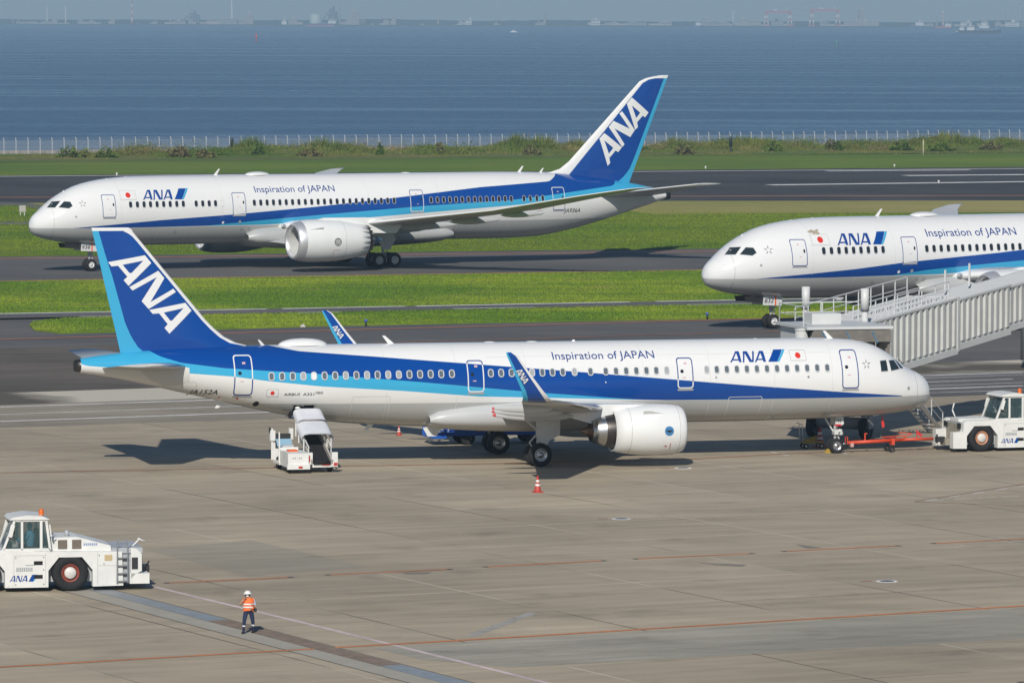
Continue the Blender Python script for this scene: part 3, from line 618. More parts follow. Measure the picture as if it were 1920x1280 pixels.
cfgA = dict(pose=PA, name='narrowbody_airliner', label='white and blue narrow-body airliner parked in front, upturned blue wingtips, belt loader at its hold', hull=hullA, smax=44.6, curves=cA, extra_st=[32.78, 33.28, 33.78], skip=holdA,
    seams=[1.05, 5.9, 9.0, 12.4, 15.9, 22.0, 25.6, 29.2, 36.2, 39.3], hatches=[(29.0, 30.95, 2.2, 3.45), (9.6, 11.4, 2.0, 3.1), (38.6, 39.6, 3.75, 4.25)], laps=[(6, 24, 5.25), (15, 34, 2.55), (3, 14, 2.45)], cockpit=[hits(PA, hullA, zp(p, 1580, 620, 5.332)) for p in cockA], win=(.30, .43, .045), greywin=True, windows=[hit(PA, hullA, x, 704 - (x - 509) * .0125)[0] for x in wpx],
    win_h=lambda s_: 4.49, doors=[(min(a[0], b_[0]), max(a[0], b_[0]), c[1], a[1]) for a, b_, c in [hits(PA, hullA, t) for t in ([(1571, 655), (1602, 655), (1592, 728)], [(1266, 670), (1296, 670), (1280, 728)], [(873, 675), (904, 675), (888, 735)], [(435, 665), (470, 666), (452, 741)])]], door_line=.055,
    texts=[('Inspiration of JAPAN', 20.54, 15.22, 5.10, 5.46, NAVYLET, .004, 0), ('JA152A', 38.9, 37.54, 3.60, 3.84, BLACKLET, .006, .25), ('AIRBUS', 34.35, 33.55, 3.53, 3.66, BLACKLET, .006, .1), ('A321', 33.42, 32.85, 3.53, 3.66, BLACKLET, .006, .1), ('neo', 32.8, 32.42, 3.6, 3.72, BLACKLET, .0, .25)],
    mark=(11.37, 8.51, 4.84, .60), flags=[(7.64, 5.12, .80, .48), (34.91, 3.665, .53, .34)], star=(4.0, 4.62, .27), spots=[(17.9, 3.95, .035, WHITE), (12.1, 4.1, .06, SEAM), (7.2, 4.05, .06, STARGREY), (1.62, 3.35, .09, SEAM), (35.6, 3.1, .14, BLACK), (36.55, 3.38, .05, RED), (37.4, 3.4, .05, RED), (6.0, 2.1, .09, SEAM), (8.7, 1.95, .06, SEAM)],
    fairing=(14.6, 26.9, 2.25, 1.42, 3.35), fairing_mat=WHITE2, le_mat=STEEL, wing=[(.5, 16.3, 7.2, 2.35, .14, 0), (1.98, 17.2, 6.3, 2.5, .14, 2), (6.4, 19.5, 4.0, 3.0, .115, 5), (11.5, 22.2, 2.75, 3.6, .105, 6), (16.9, 25.02, 1.55, 4.2, .1, 8)],
    winglet=[(16.9, 25.02, 1.55, 4.2, .1, 8), (17.15, 25.17, 1.42, 4.25, .1, 20), (17.4, 25.4, 1.24, 4.42, .1, 48), (17.58, 25.72, 1.03, 4.75, .1, 72), (17.70, 26.25, .82, 5.4, .1, 80), (17.83, 27.02, .52, 6.40, .1, 82), (17.85, 27.3, .3, 6.57, .1, 82)],
    wl_letters=on_side(PA, WL_A, 930, 640, 9.846, 17.65), wl_lat=wlt, canoes=[(6.2, 20.8, 25.1, 2.62, .26), (9.3, 22.3, 26.0, 3.05, .22), (12.6, 23.8, 26.9, 3.48, .18)], canoe_tip=TIPRED,
    stab=[(.5, 38.8, 4.4, 4.95, .1, 3), (6.2, 42.0, 1.6, 5.42, .09, 5)], fin=rowsA, fin_cap=PA.side(180, 433.7, 0)[1], fin_letters=on_side(PA, FIN_A, 190, 470, 7.528, .2), apu_r=.33, apu_l=.28,
    aerials=[(34.9, .30, .2, .2), (28.3, .42, .35, .32), (5.2, .42, .3, .3), (33, .0, 0, .1)], domes=[(33.0, 2.5, 1.1, .36), (23.4, .7, .4, .08), (21.2, .7, .4, .08), (19, .2, .15, .12), (9.4, .3, .2, .06)],
    eng=(5.75, 1.84, 15.12), nacelle=[(.4, 1.2), (.9, 1.25), (1.5, 1.27), (2.3, 1.24), (3.0, 1.15), (3.66, 1.02), (3.64, .98), (3.2, .98)], lip=[(.4, 1.2), (.2, 1.165), (.06, 1.09), (0, 1.0), (.05, .93), (.2, .9)], lip_mat=WHITE3, duct=[(.2, .9), (.6, .92), (1.25, .98)], fan=(.97, 1.15),
    core=[(2.8, .92), (3.64, .84), (4.05, .76), (4.4, .66), (4.7, .55), (4.68, .42), (4.5, .40), (5.3, .02)], core_mi=[1, 1, 0, 0, 1, 1, 2], plug_mat=BRONZE, pylon=[(16.3, 3.0), (17.5, 3.12), (19.2, 3.15), (21.0, 3.0), (21.2, 2.6), (19.8, 2.2), (18.4, 2.5)], eng_mark=markA, strake_a=42, strake_r=1.2, gear=gearA)
narrow = build_aircraft(cfgA)
# open hold behind the loader: a lined recess and the hold door swung up is out of sight inside
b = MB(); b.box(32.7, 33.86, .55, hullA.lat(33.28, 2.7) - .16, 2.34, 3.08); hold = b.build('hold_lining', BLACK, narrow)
b = MB(); y = hullA.lat(33.3, 3.05)
for (s0, s1, h0, h1) in ((32.7, 32.78, 2.36, 3.06), (33.78, 33.86, 2.36, 3.06), (32.7, 33.86, 3.03, 3.09)):
    V, Fc = tris2d([([(s0, h0), (s1, h0), (s1, h1), (s0, h1)], [])]); print_on('hold_frame', V, Fc, lambda a, c: (a, hullA.lat(a, c) + .012, c), SEAM, hold, (.3, .1))
cut = hits(PA, hullA, zp([(452, 942), (620, 908), (700, 915), (752, 927), (752, 1006), (690, 1030), (600, 1036), (520, 1000)], 120, 400, 3.2)); V, Fc = tris2d([(cut, [])]); print_on('stabilizer_cutout', V, Fc, lambda a, c: (a, hullA.lat(a, c) + .010, c), mat('bare_panel', (.60, .60, .58), .4), narrow, (.2, .1))
b = MB(); b.tube((14.0, 0, 1.75), (14.1, 0, 1.6), .06); b.build('drain_mast', GEARW, narrow)
for st in (29.3, 36.9):
    z = hullA.bot(st); b = MB(); b.prism([(st, z + .05), (st + .35, z + .05), (st + .55, z - .28), (st + .38, z - .28)], -.03, .03); b.build('drain_mast', WHITE, narrow)
b = MB(); b.prism([(26.0, 1.75), (27.0, 1.75), (26.75, 1.3), (26.3, 1.3)], .6, .64); b.build('service_panel', GEARW2, narrow)

# ------------------------------------------------------------------ wide-bodies
hB = dict(top=[(0, 3.92), (.14, 4.45), (.98, 5.30), (2.12, 6.22), (3.46, 6.98), (4.7, 7.47), (7.2, 7.92), (9.7, 8.08), (12.2, 8.10), (44, 8.08), (48, 8.03), (51, 7.9), (54, 7.58), (57.6, 7.08), (59.26, 6.82), (61.2, 6.4), (62.3, 6.05)],
    bot=[(0, 3.86), (.14, 3.42), (.73, 3.02), (2.21, 2.62), (4.69, 2.30), (7.18, 2.14), (12, 2.11), (45.5, 2.13), (48.87, 2.26), (52.13, 2.74), (55.42, 3.50), (58.72, 4.40), (61.2, 5.09), (62.3, 5.42)],
    wid=[(0, .02), (.14, .5), (.5, .95), (1, 1.34), (2.1, 1.88), (3.5, 2.3), (4.7, 2.55), (7.2, 2.82), (9.7, 2.88), (12, 2.885), (44, 2.885), (48, 2.72), (51, 2.42), (54, 2.02), (57.6, 1.42), (61.2, .72), (62.3, .48)],
    mid=[(0, 3.89), (1, 4.15), (2.1, 4.4), (4.7, 4.8), (8, 5.05), (12, 5.1), (46, 5.1), (52, 5.3), (57.6, 5.6), (62.3, 5.73)])
FIN_B = [([(563, 213), (645, 112), (918, 352), (862, 430), (820, 403), (730, 507), (722, 475), (743, 585), (697, 630)], [[(642, 240), (775, 352), (765, 375), (712, 440)]]),
    ([(268, 585), (345, 485), (605, 612), (442, 368), (485, 330), (692, 632), (617, 745), (360, 608), (525, 860), (485, 905)], []),
    ([(118, 768), (197, 680), (480, 908), (422, 985), (378, 960), (282, 1072), (272, 1045), (292, 1160), (250, 1203)], [[(195, 798), (335, 912), (328, 935), (268, 1010)]])]
_teB = lambda y: 1155 - .3607 * (y - 100)
_cbB = lin([(98, 1128), (125, 1118), (800, 866), (900, 826), (960, 786), (1005, 740), (1060, 640)])
_leB = lin([(98, 1090), (108, 1030), (122, 965), (150, 910), (835, 305), (900, 225), (925, 150), (945, 60), (1060, 40)])
_bwB = lin([(98, 1110), (125, 1040), (135, 985), (165, 932), (945, 298), (1000, 230), (1060, 60)])
rowsB = []
for y in (98, 110, 124, 135, 150, 165, 200, 300, 420, 540, 660, 780, 835, 870, 900, 925, 945, 975, 1010, 1050):
    q = [PB.side(1000 + x / 4.5725, 120 + y / 4.5725, 0.0) for x in (_leB(y), _bwB(y), _cbB(y), _teB(y))]
    rowsB.append((q[0][1], q[0][0], q[1][0], q[2][0], q[3][0]))
hull9 = Hull(s_end=62.3, **hB)
finB_letters = on_side(PB, FIN_B, 1110, 170, 8.533, .25)
doorsB = [(min(a[0], b_[0]), max(a[0], b_[0]), c[1], a[1]) for a, b_, c in [hits(PB, hull9, t) for t in ([(188, 365), (214, 365), (203, 408)], [(433, 361), (458, 361), (446, 403)], [(766, 356), (791, 356), (779, 397)], [(1033, 351), (1056, 351), (1045, 394)])]]
zx = lambda zs, ox, k: [ox + z / k for z in zs]
gr = [zx([983, 1044, 1104, 1162, 1221, 1280, 1339, 1398, 1457], 40, 4.8), zx([1573, 1632, 1690, 1747, 1808], 40, 4.8), zx([368, 426, 483, 540, 598, 655, 712, 769, 827, 884, 942, 999, 1056, 1113, 1170, 1228, 1285, 1341, 1398, 1455, 1511, 1568, 1626], 400, 4.8), zx([327, 384, 440, 496, 551, 607, 663, 719, 771, 827, 884, 938, 993, 1048, 1162, 1220, 1278, 1331], 740, 4.8)]
grs = [[hit(PB, hull9, x, 384 - (x - 245) * .018)[0] for x in g] for g in gr]
cockB = [hits(PB, hull9, zp(p, 40, 300, 4.8)) for p in ([(228, 428), (272, 374), (350, 369), (303, 428)], [(335, 426), (384, 373), (438, 376), (460, 414), (428, 436)])]
blueB = dict(top=hits(PB, hull9, [(135, 428), (300, 413), (440, 402), (600, 387), (740, 371), (900, 351), (1030, 340)]), bot=hits(PB, hull9, [(135, 429), (300, 425.5), (390, 423), (480, 414), (600, 403), (740, 391), (800, 386), (960, 375), (1030, 366), (1150, 348)]))

def wide(pose, name, label, f, number, reg, full=True):
    hull = Hull(**{k: [(f(s_), v) for s_, v in vals] for k, vals in hB.items()}, s_end=f(62.3)) if not full else hull9
    e = f(62.3); ups = lambda pts: sorted({round(f(s_), 3): v for s_, v in pts}.items())
    curves = [ups([(0, 3.74), (2.3, 3.74)] + blueB['top'] + [(50.6, 7.75), (51.4, 8.4), (62.8, 9)]), ups([(0, 3.72), (2.3, 3.72)] + blueB['bot'] + [(57.2, 7.3), (57.8, 9), (62.8, 9)]),
              ups([(0, 3.70), (14.97, 3.78), (21.1, 3.80), (30, 4.22), (46, 5.2), (54.4, 5.76), (59.6, 6.32), (62.8, 6.5)]), ups([(0, 3.76), (21, 3.74), (38, 3.80), (52, 3.83), (62.8, 3.83)])]
    if full: wins = [w for g in grs for w in g]; blanked = [grs[1][4]]
    else: wins = grs[0] + [f(w) for w in grs[2]] + [f(w) for w in grs[3]]; blanked = []
    g = (lambda s_: s_) if full else (lambda s_: s_ - 3.05)
    def mark(nac, es, y0, eh, sg):
        cx, ch = es + 3.55, eh - .05; fn = lambda a, c: (a, sg * nac_pt(cfg, a, c, .016), c)
        C = lambda r, n=24, ox=0, oy=0: [(cx + ox + r * math.cos(2 * math.pi * k / n), ch + oy + r * math.sin(2 * math.pi * k / n)) for k in range(n)]
        V, Fc = tris2d([(C(.34), [C(.29)])] + [(C(.10, 12, .16 * math.cos(R(45 + 90 * k)), .16 * math.sin(R(45 + 90 * k))), [C(.06, 12, .16 * math.cos(R(45 + 90 * k)), .16 * math.sin(R(45 + 90 * k)))]) for k in range(4)] + [(C(.06, 8, .27 * math.cos(R(90 * k)), .27 * math.sin(R(90 * k))), []) for k in range(4)])
        print_on('maker_emblem', V, Fc, fn, BLACKLET, nac, None)
        V, Fc = tris2d([(rrect(cx - .35, cx - .31, ch - 1.35, ch - .75, .01, 1), []), (rrect(cx - .4, cx + .3, ch - .72, ch - .68, .01, 1), [])]); print_on('placard', V, Fc, fn, PLACARD, nac, (.2, .1))
        b = MB(); r = 1.822; b.lathe([(4.4, 1.765), (4.42, 1.765)], (es, y0, eh), 'x', 48); b.build('panel_seam', SEAM, nac)
    def gear(root, sg, c):
        x = f(31.42)
        for side in (1, -1):
            strut_set(root, side * sg, x, 4.9, 4.1, .65, .5, (.62,), trucks=(-.75, .75), rs=.17, rim=GEARW, door=[(x - 1.6, 3.6), (x + .7, 3.6), (x + 1.05, 2.4), (x + .5, 1.55), (x - .1, 1.55), (x - .5, 2.1)])
        x = 5.585; b = MB(); b.tube((x, 0, .5), (x, 0, 2.5), .1); b.tube((x, 0, 1.3), (x, 0, 2.6), .15); b.bar((x, -.4, .5), (x, .4, .5), .14); b.bar((x + .1, 0, 1.25), (x + .95, 0, 2.4), .1); b.bar((x + .15, 0, .6), (x + .32, 0, 1.3), .08); b.build('nose_gear_leg', GEARW, root)
        for s_ in (-1, 1): wheel(root, (x, s_ * .33, .51), .51, .38, 0, rim=GEARW, rimr=.52)
        for s_ in (1, -1):
            b = MB(); b.prism([(x - 1.05, 2.45), (x + .5, 2.45), (x + .42, 1.66), (x - 1.12, 1.74)], s_ * .74, s_ * .78); d = b.build('nose_gear_door', GEARW2, root)
            b = MB(); b.box(x - .14, x - .02, s_ * .78, s_ * .786, 1.70, 2.42); b.build('stripe', ORANGE, d)
            b = MB(); b.prism([(x - 2.6, 2.4), (x - 1.2, 2.4), (x - 1.2, 1.95), (x - 2.5, 2.0)], s_ * .66, s_ * .70); b.build('nose_gear_door', DARKMET, root)
        V, Fc = text2d(number, .2, .01); print_on('lettering', V, Fc, lambda a, c_: (x - 1.0 + a * .75, sg * .79, 1.9 + c_ * .32), BLACKLET, root, None)
    cfg = dict(pose=pose, name=name, label=label, hull=hull, smax=e + .6, curves=curves, seams=[1.62, 7.4, f(16.9), f(24), f(31), f(38), f(45), f(52.2), f(57)], hatches=[(11.0, 13.7, 2.5, 3.65), (f(41.5), f(44.2), 2.5, 3.75)], cockpit=cockB, win=(.34, .58, .03), greywin=False, windows=wins, blanked=blanked, win_h=lambda s_: 5.74,
        doors=[(f(a), f(a) + (b_ - a), c, d) for a, b_, c, d in doorsB], door_line=.055,
        texts=[('Inspiration of JAPAN', f(20.16), f(20.16) + 7.72, 6.62, 7.16, NAVYLET, .004, 0), (reg, f(50.69), f(50.69) + 1.8, 4.42, 4.78, BLACKLET, .006, .2), ('BOEING', f(45.94), f(45.94) + 1.3, 4.24, 4.42, BLACKLET, .006, .25), ('787-9' if full else '787-8', f(45.94) + 1.5, f(45.94) + 2.43, 4.24, 4.42, BLACKLET, .006, .25)],
        mark=(9.34, 13.52, 6.14, .95), flags=[(8.14, 6.54, 1.38, .76), (f(48.1), 4.85, .6, .4)], star=(4.05, 5.85, .36), spots=[(3.4, 4.75, .09, SEAM), (f(17.0) if full else 14.6, 4.05, .12, WHITE), (f(18.6) if full else 15.7, 4.1, .13, SEAM), (12.6, 3.3, .14, SEAM), (f(18.9) if full else 16.3, 3.45, .13, SEAM), (f(19.6) if full else 16.9, 3.45, .13, SEAM)],
        fairing=(f(19.5), f(39.5), 3.35, 1.55, 4.05), fairing_mat=GREY, le_mat=WHITE, wing=[(1.0, g(21.3), 13.0, 3.45, .11, 0), (2.87, g(22.6), 11.4, 3.65, .105, 3), (9.75, g(27.3), 7.4, 4.1, .08, 6), (20, g(34.2), 4.5, 5.45, .07, 8), (26.5, g(38.7), 3.0, 6.75, .07, 10), (28.6, g(40.7), 2.3, 7.2, .07, 11), (29.6, g(42.6), 1.3, 7.5, .07, 11), (30.05, g(44.2), .35, 7.62, .07, 11)],
        canoes=[(5.2, g(29.5), g(36.5), 3.25, .36), (8.6, g(31), g(37), 3.65, .32), (13.6, g(33.5), g(38.6), 4.25, .28), (18.4, g(36), g(40.4), 4.95, .24)], canoe_tip=WHITE2,
        stab=[(.8, f(53.6), 7.0, 5.75, .06, 4), (9.85, f(60.3), 2.4, 7.1, .055, 8)], fin=[(h, f(a), f(b_), f(c), f(d)) for h, a, b_, c, d in rowsB], fin_cap=PB.side(1245, 147.2, 0)[1], fin_letters=[([(f(a), c) for a, c in o], [[(f(a), c) for a, c in h] for h in hs]) for o, hs in finB_letters], apu_r=.42, apu_l=.5,
        aerials=[(f(17.3), .55, .35, .3), (f(47.2), .55, .35, .3), (f(49.4), .4, .25, .25), (3.1, .18, 0, .1)], domes=[(f(21.5), 2.3, 1.5, .30), (f(36), 1.0, .6, .1), (9.0, .4, .3, .06), (7.2, .25, .2, .06)],
        eng=(9.75, 2.65, f(20.3)), chev=18, nacelle=[(.75, 1.72), (1.4, 1.80), (2.2, 1.83), (3.5, 1.82), (4.8, 1.71), (6.0, 1.50), (6.9, 1.30), (6.88, 1.27), (6.2, 1.32)], lip=[(.75, 1.72), (.45, 1.66), (.15, 1.56), (0, 1.42), (.08, 1.32), (.35, 1.27)], lip_mat=POLISH, duct=[(.35, 1.27), (1.0, 1.33), (1.75, 1.41)], fan=(1.4, 1.6),
        core=[(5.5, 1.2), (6.9, .98), (7.3, .86), (7.6, .78), (7.58, .62), (7.4, .60), (8.7, .02)], core_mi=[1, 1, 0, 1, 1, 2], plug_mat=BLUEPLUG, pylon=[(f(21.9), 4.3), (f(23.4), 4.62), (f(27.3), 4.6), (f(31), 4.2), (f(30.2), 3.2), (f(28), 3.25), (f(26.6), 3.7), (f(24.5), 4.2)], eng_mark=mark, strake_a=35, strake_r=1.78, gear=gear)
    root = build_aircraft(cfg)
    # landing light at the wing root, belly scoop
    for side in (1, -1):
        b = MB(); b.sphere((f(22.65), side * 3.05, 3.72), .2, 12, sc=(1.3, .8, .8)); b.build('landing_light', LAMPGLASS, root)
    b = MB(); b.prism([(f(21.2), 2.35), (f(22.6), 2.55), (f(24.6), 2.3), (f(22.6), 2.15)], -sgn * 0 - 3.42, -3.2); b.build('air_scoop', WHITE2, root)
    return root
sgn = 1
LAMPGLASS = mat('lamp_glass', (.75, .75, .72), .1, .6)
wide9 = wide(PB, 'widebody_airliner', 'long white and blue wide-body airliner on the far taxiway, whole from nose to tail fin', lambda s_: s_, '936', 'JA936A')
wide8 = wide(PC, 'widebody_airliner', 'white and blue wide-body airliner behind the boarding bridge, only its nose half in view', lambda s_: s_ if s_ < 14.2 else (max(14.2, s_ - 3.05) if s_ < 40 else s_ - 6.1), '832', 'JA832A', False)
wide8.scale.z = .966
# bare patch of missing paint above the flag of the nearer wide-body
hull8 = Hull(s_end=56.2, **{k: [(s_ if s_ < 14.2 else s_ - 6.1 if s_ > 40 else max(14.2, s_ - 3.05), v) for s_, v in vals] for k, vals in hB.items()})
pp = [(a_, c_ + .22) for a_, c_ in [hit(PC, hull8, *q) for q in zp([(668, 228), (690, 217), (712, 222), (722, 214), (736, 218), (728, 226), (742, 240), (728, 247), (716, 240), (704, 248), (698, 236), (680, 236)], 1300, 360, 3.097)]]
V, Fc = tris2d([(pp, [])]); print_on('bare_patch', V, Fc, lambda a, c: (a, -(hull8.lat(a, c) + .014), c), mat('bare_primer', (.42, .36, .27), .6, var=.2), wide8, None)

# ================================================================== ground, paving, grass, sea
GA = R(27.5); GU = np.array([math.cos(GA), math.sin(GA)]); GV = np.array([math.sin(GA), -math.cos(GA)])    # joint directions of the apron
def sheet(name, pts, z, m, kind='structure', parent=None, thick=None):
    b = MB(); n = len(pts)
    tr = mg.tessellate_polygon([[Vector((p[0], p[1], 0)) for p in pts]])
    if thick:
        b.prism([(p[0], p[1]) for p in pts], z - thick, z, axis='z')
    else: b.add([(p[0], p[1], z) for p in pts], [tuple(t) for t in tr])
    o = b.build(name, m, parent)
    if not thick:
        me = o.data
        if me.polygons[0].normal.z < 0: me.flip_normals()
    if kind: tag(o, kind=kind)
    return o
def line_pts(a, b, ext=320, z=0):
    p, q = ground(*a, z), ground(*b, z); d = (q - p) / np.linalg.norm(q - p); m = (p + q) / 2; return [m - d * ext, m + d * ext]
def strip(name, far, near, z, m, ext=320, kind='structure', thick=None):
    f, n = line_pts(*far, ext), line_pts(*near, ext); return sheet(name, [n[0], n[1], f[1], f[0]], z, m, kind, thick=thick)
def stripe(name, a, b, w, z, m, parent, trim=0):
    p, q = ground(*a), ground(*b); d = (q - p) / np.linalg.norm(q - p); n = np.array([-d[1], d[0]]) * w / 2
    return sheet(name, [p - n, q - n, q + n, p + n], z, m, None, parent)

def concrete_mat(name, base, warm, dark, per_object=0.0, streak=1.0, blotch=.9, scuff=0):
    m, N, L, P = nt(name); geo = N.new('ShaderNodeNewGeometry')
    rot = sock(N, L, 'ShaderNodeMapping', in_Vector=geo.outputs['Position']); rot.inputs['Rotation'].default_value = (0, 0, -GA)
    big = sock(N, L, 'ShaderNodeTexNoise', in_Vector=rot.outputs[0], in_Scale=.045, in_Detail=4.0, in_Roughness=.55)
    st = sock(N, L, 'ShaderNodeMapping', in_Vector=rot.outputs[0], in_Scale=(.05, .7, 1)); stn = sock(N, L, 'ShaderNodeTexNoise', in_Vector=st.outputs[0], in_Scale=1.3, in_Detail=6.0, in_Roughness=.62)
    st2 = sock(N, L, 'ShaderNodeMapping', in_Vector=geo.outputs['Position'], in_Scale=(.10, .55, 1)); stn2 = sock(N, L, 'ShaderNodeTexNoise', in_Vector=st2.outputs[0], in_Scale=1.0, in_Detail=5.0, in_Roughness=.6)
    fine = sock(N, L, 'ShaderNodeTexNoise', in_Vector=geo.outputs['Position'], in_Scale=7.0, in_Detail=6.0, in_Roughness=.7)
    spot = sock(N, L, 'ShaderNodeTexNoise', in_Vector=geo.outputs['Position'], in_Scale=.33, in_Detail=3.0, in_Roughness=.5)
    def ramp(src, lo, hi, a, b): return sock(N, L, 'ShaderNodeMapRange', in_Value=src, in_1=lo, in_2=hi, in_3=a, in_4=b).outputs[0]
    f = ramp(big.outputs[0], .3, .7, .88, 1.08)
    def mul(a, b): return sock(N, L, 'ShaderNodeMath', operation='MULTIPLY', in_0=a, in_1=b).outputs[0]
    f = mul(f, ramp(stn.outputs[0], .3, .72, 1 - .13 * streak, 1 + .10 * streak)); f = mul(f, ramp(stn2.outputs[0], .3, .7, 1 - .10 * streak, 1.05)); f = mul(f, ramp(fine.outputs[0], .3, .7, .93, 1.06)); f = mul(f, ramp(spot.outputs[0], .60, .72, 1.0, dark))
    bl1 = sock(N, L, 'ShaderNodeTexNoise', in_Vector=rot.outputs[0], in_Scale=.11, in_Detail=6.0, in_Roughness=.62); f = mul(f, ramp(bl1.outputs[0], .54, .70, 1.0, blotch)); f = mul(f, ramp(bl1.outputs[0], .30, .44, 2 - blotch * 1.02, 1.0))
    if scuff:
        sm = sock(N, L, 'ShaderNodeMapping', in_Vector=rot.outputs[0], in_Scale=(.35, 2.2, 1)); sn = sock(N, L, 'ShaderNodeTexNoise', in_Vector=sm.outputs[0], in_Scale=1.0, in_Detail=9.0, in_Roughness=.75); f = mul(f, ramp(sn.outputs[0], .56, .66, 1.0, scuff))
    if per_object:
        oi = N.new('ShaderNodeObjectInfo'); f = mul(f, ramp(oi.outputs['Random'], 0, 1, 1 - per_object, 1 + per_object))
    mx = N.new('ShaderNodeMix'); mx.data_type = 'RGBA'; L.new(ramp(big.outputs[0], .35, .65, 0, 1), mx.inputs[0]); mx.inputs[6].default_value = (*base, 1); mx.inputs[7].default_value = (*warm, 1)
    v = sock(N, L, 'ShaderNodeVectorMath', operation='SCALE', in_0=mx.outputs[2], in_Scale=f); L.new(v.outputs[0], P.inputs['Base Color'])
    P.inputs['Roughness'].default_value = .82; P.inputs['Specular IOR Level'].default_value = .25
    bm_ = sock(N, L, 'ShaderNodeBump', in_Height=fine.outputs[0], in_Strength=.25, in_Distance=.02); L.new(bm_.outputs[0], P.inputs['Normal'])
    return m
CONC = concrete_mat('apron_concrete', (.418, .352, .258), (.455, .382, .274), .82, .05, 1.15, .83)
CONC_OLD = concrete_mat('old_concrete', (.130, .112, .090), (.160, .135, .108), .8, 0, 2.0)
CONC_PATCH = concrete_mat('repaired_concrete', (.35, .325, .262), (.385, .355, .285), .85, 0, 1.5, .85, 1.32)
CONC_GREY = concrete_mat('grey_repair', (.365, .325, .25), (.385, .34, .26), .85, 0, .8)
ASPH = concrete_mat('taxiway_asphalt', (.122, .119, .116), (.150, .142, .133), .85, 0, 1.0)
RWY = concrete_mat('runway_asphalt', (.052, .051, .052), (.076, .073, .072), .7, 0, 1.6)
m, N, L, P = nt('joint_filler'); geo = N.new('ShaderNodeNewGeometry'); jn = sock(N, L, 'ShaderNodeTexNoise', in_Vector=geo.outputs['Position'], in_Scale=.06, in_Detail=4.0); jr = sock(N, L, 'ShaderNodeMapRange', in_Value=jn.outputs[0], in_1=.44, in_2=.56); mx = N.new('ShaderNodeMix'); mx.data_type = 'RGBA'; L.new(jr.outputs[0], mx.inputs[0]); mx.inputs[6].default_value = (.10, .085, .062, 1); mx.inputs[7].default_value = (.56, .51, .41, 1); L.new(mx.outputs[2], P.inputs['Base Color']); P.inputs['Roughness'].default_value = .9; JOINT = m
JOINTD = mat('dark_joint_filler', (.07, .06, .05), .9, var=.3, scale=.6)
def paint_mat(name, col, wear=.5):
    m, N, L, P = nt(name); geo = N.new('ShaderNodeNewGeometry')
    n = sock(N, L, 'ShaderNodeTexNoise', in_Vector=geo.outputs['Position'], in_Scale=2.4, in_Detail=7.0, in_Roughness=.7)
    n2 = sock(N, L, 'ShaderNodeTexNoise', in_Vector=geo.outputs['Position'], in_Scale=.35, in_Detail=3.0)
    r = sock(N, L, 'ShaderNodeMapRange', in_Value=n.outputs[0], in_1=.48, in_2=.66, in_3=0.0, in_4=wear); r2 = sock(N, L, 'ShaderNodeMapRange', in_Value=n2.outputs[0], in_1=.3, in_2=.7, in_3=.75, in_4=1.1)
    mx = N.new('ShaderNodeMix'); mx.data_type = 'RGBA'; L.new(r.outputs[0], mx.inputs[0]); mx.inputs[6].default_value = (*col, 1); mx.inputs[7].default_value = (.2, .17, .14, 1)
    v = sock(N, L, 'ShaderNodeVectorMath', operation='SCALE', in_0=mx.outputs[2], in_Scale=r2.outputs[0]); L.new(v.outputs[0], P.inputs['Base Color']); P.inputs['Roughness'].default_value = .7
    return m
PORANGE = paint_mat('marking_orange', (.80, .235, .05), .5); PORANGE2 = paint_mat('marking_orange_dull', (.50, .18, .07), .8); PWHITE = paint_mat('marking_white', (.86, .84, .80), .4); PPINK = paint_mat('marking_faded_pink', (.72, .58, .57), .35); PRED = paint_mat('marking_red', (.30, .10, .09), .6); PDARK = mat('marking_border', (.06, .055, .05), .8, var=.3)
PORANGE3 = paint_mat('marking_orange_far', (.55, .20, .10), .6)

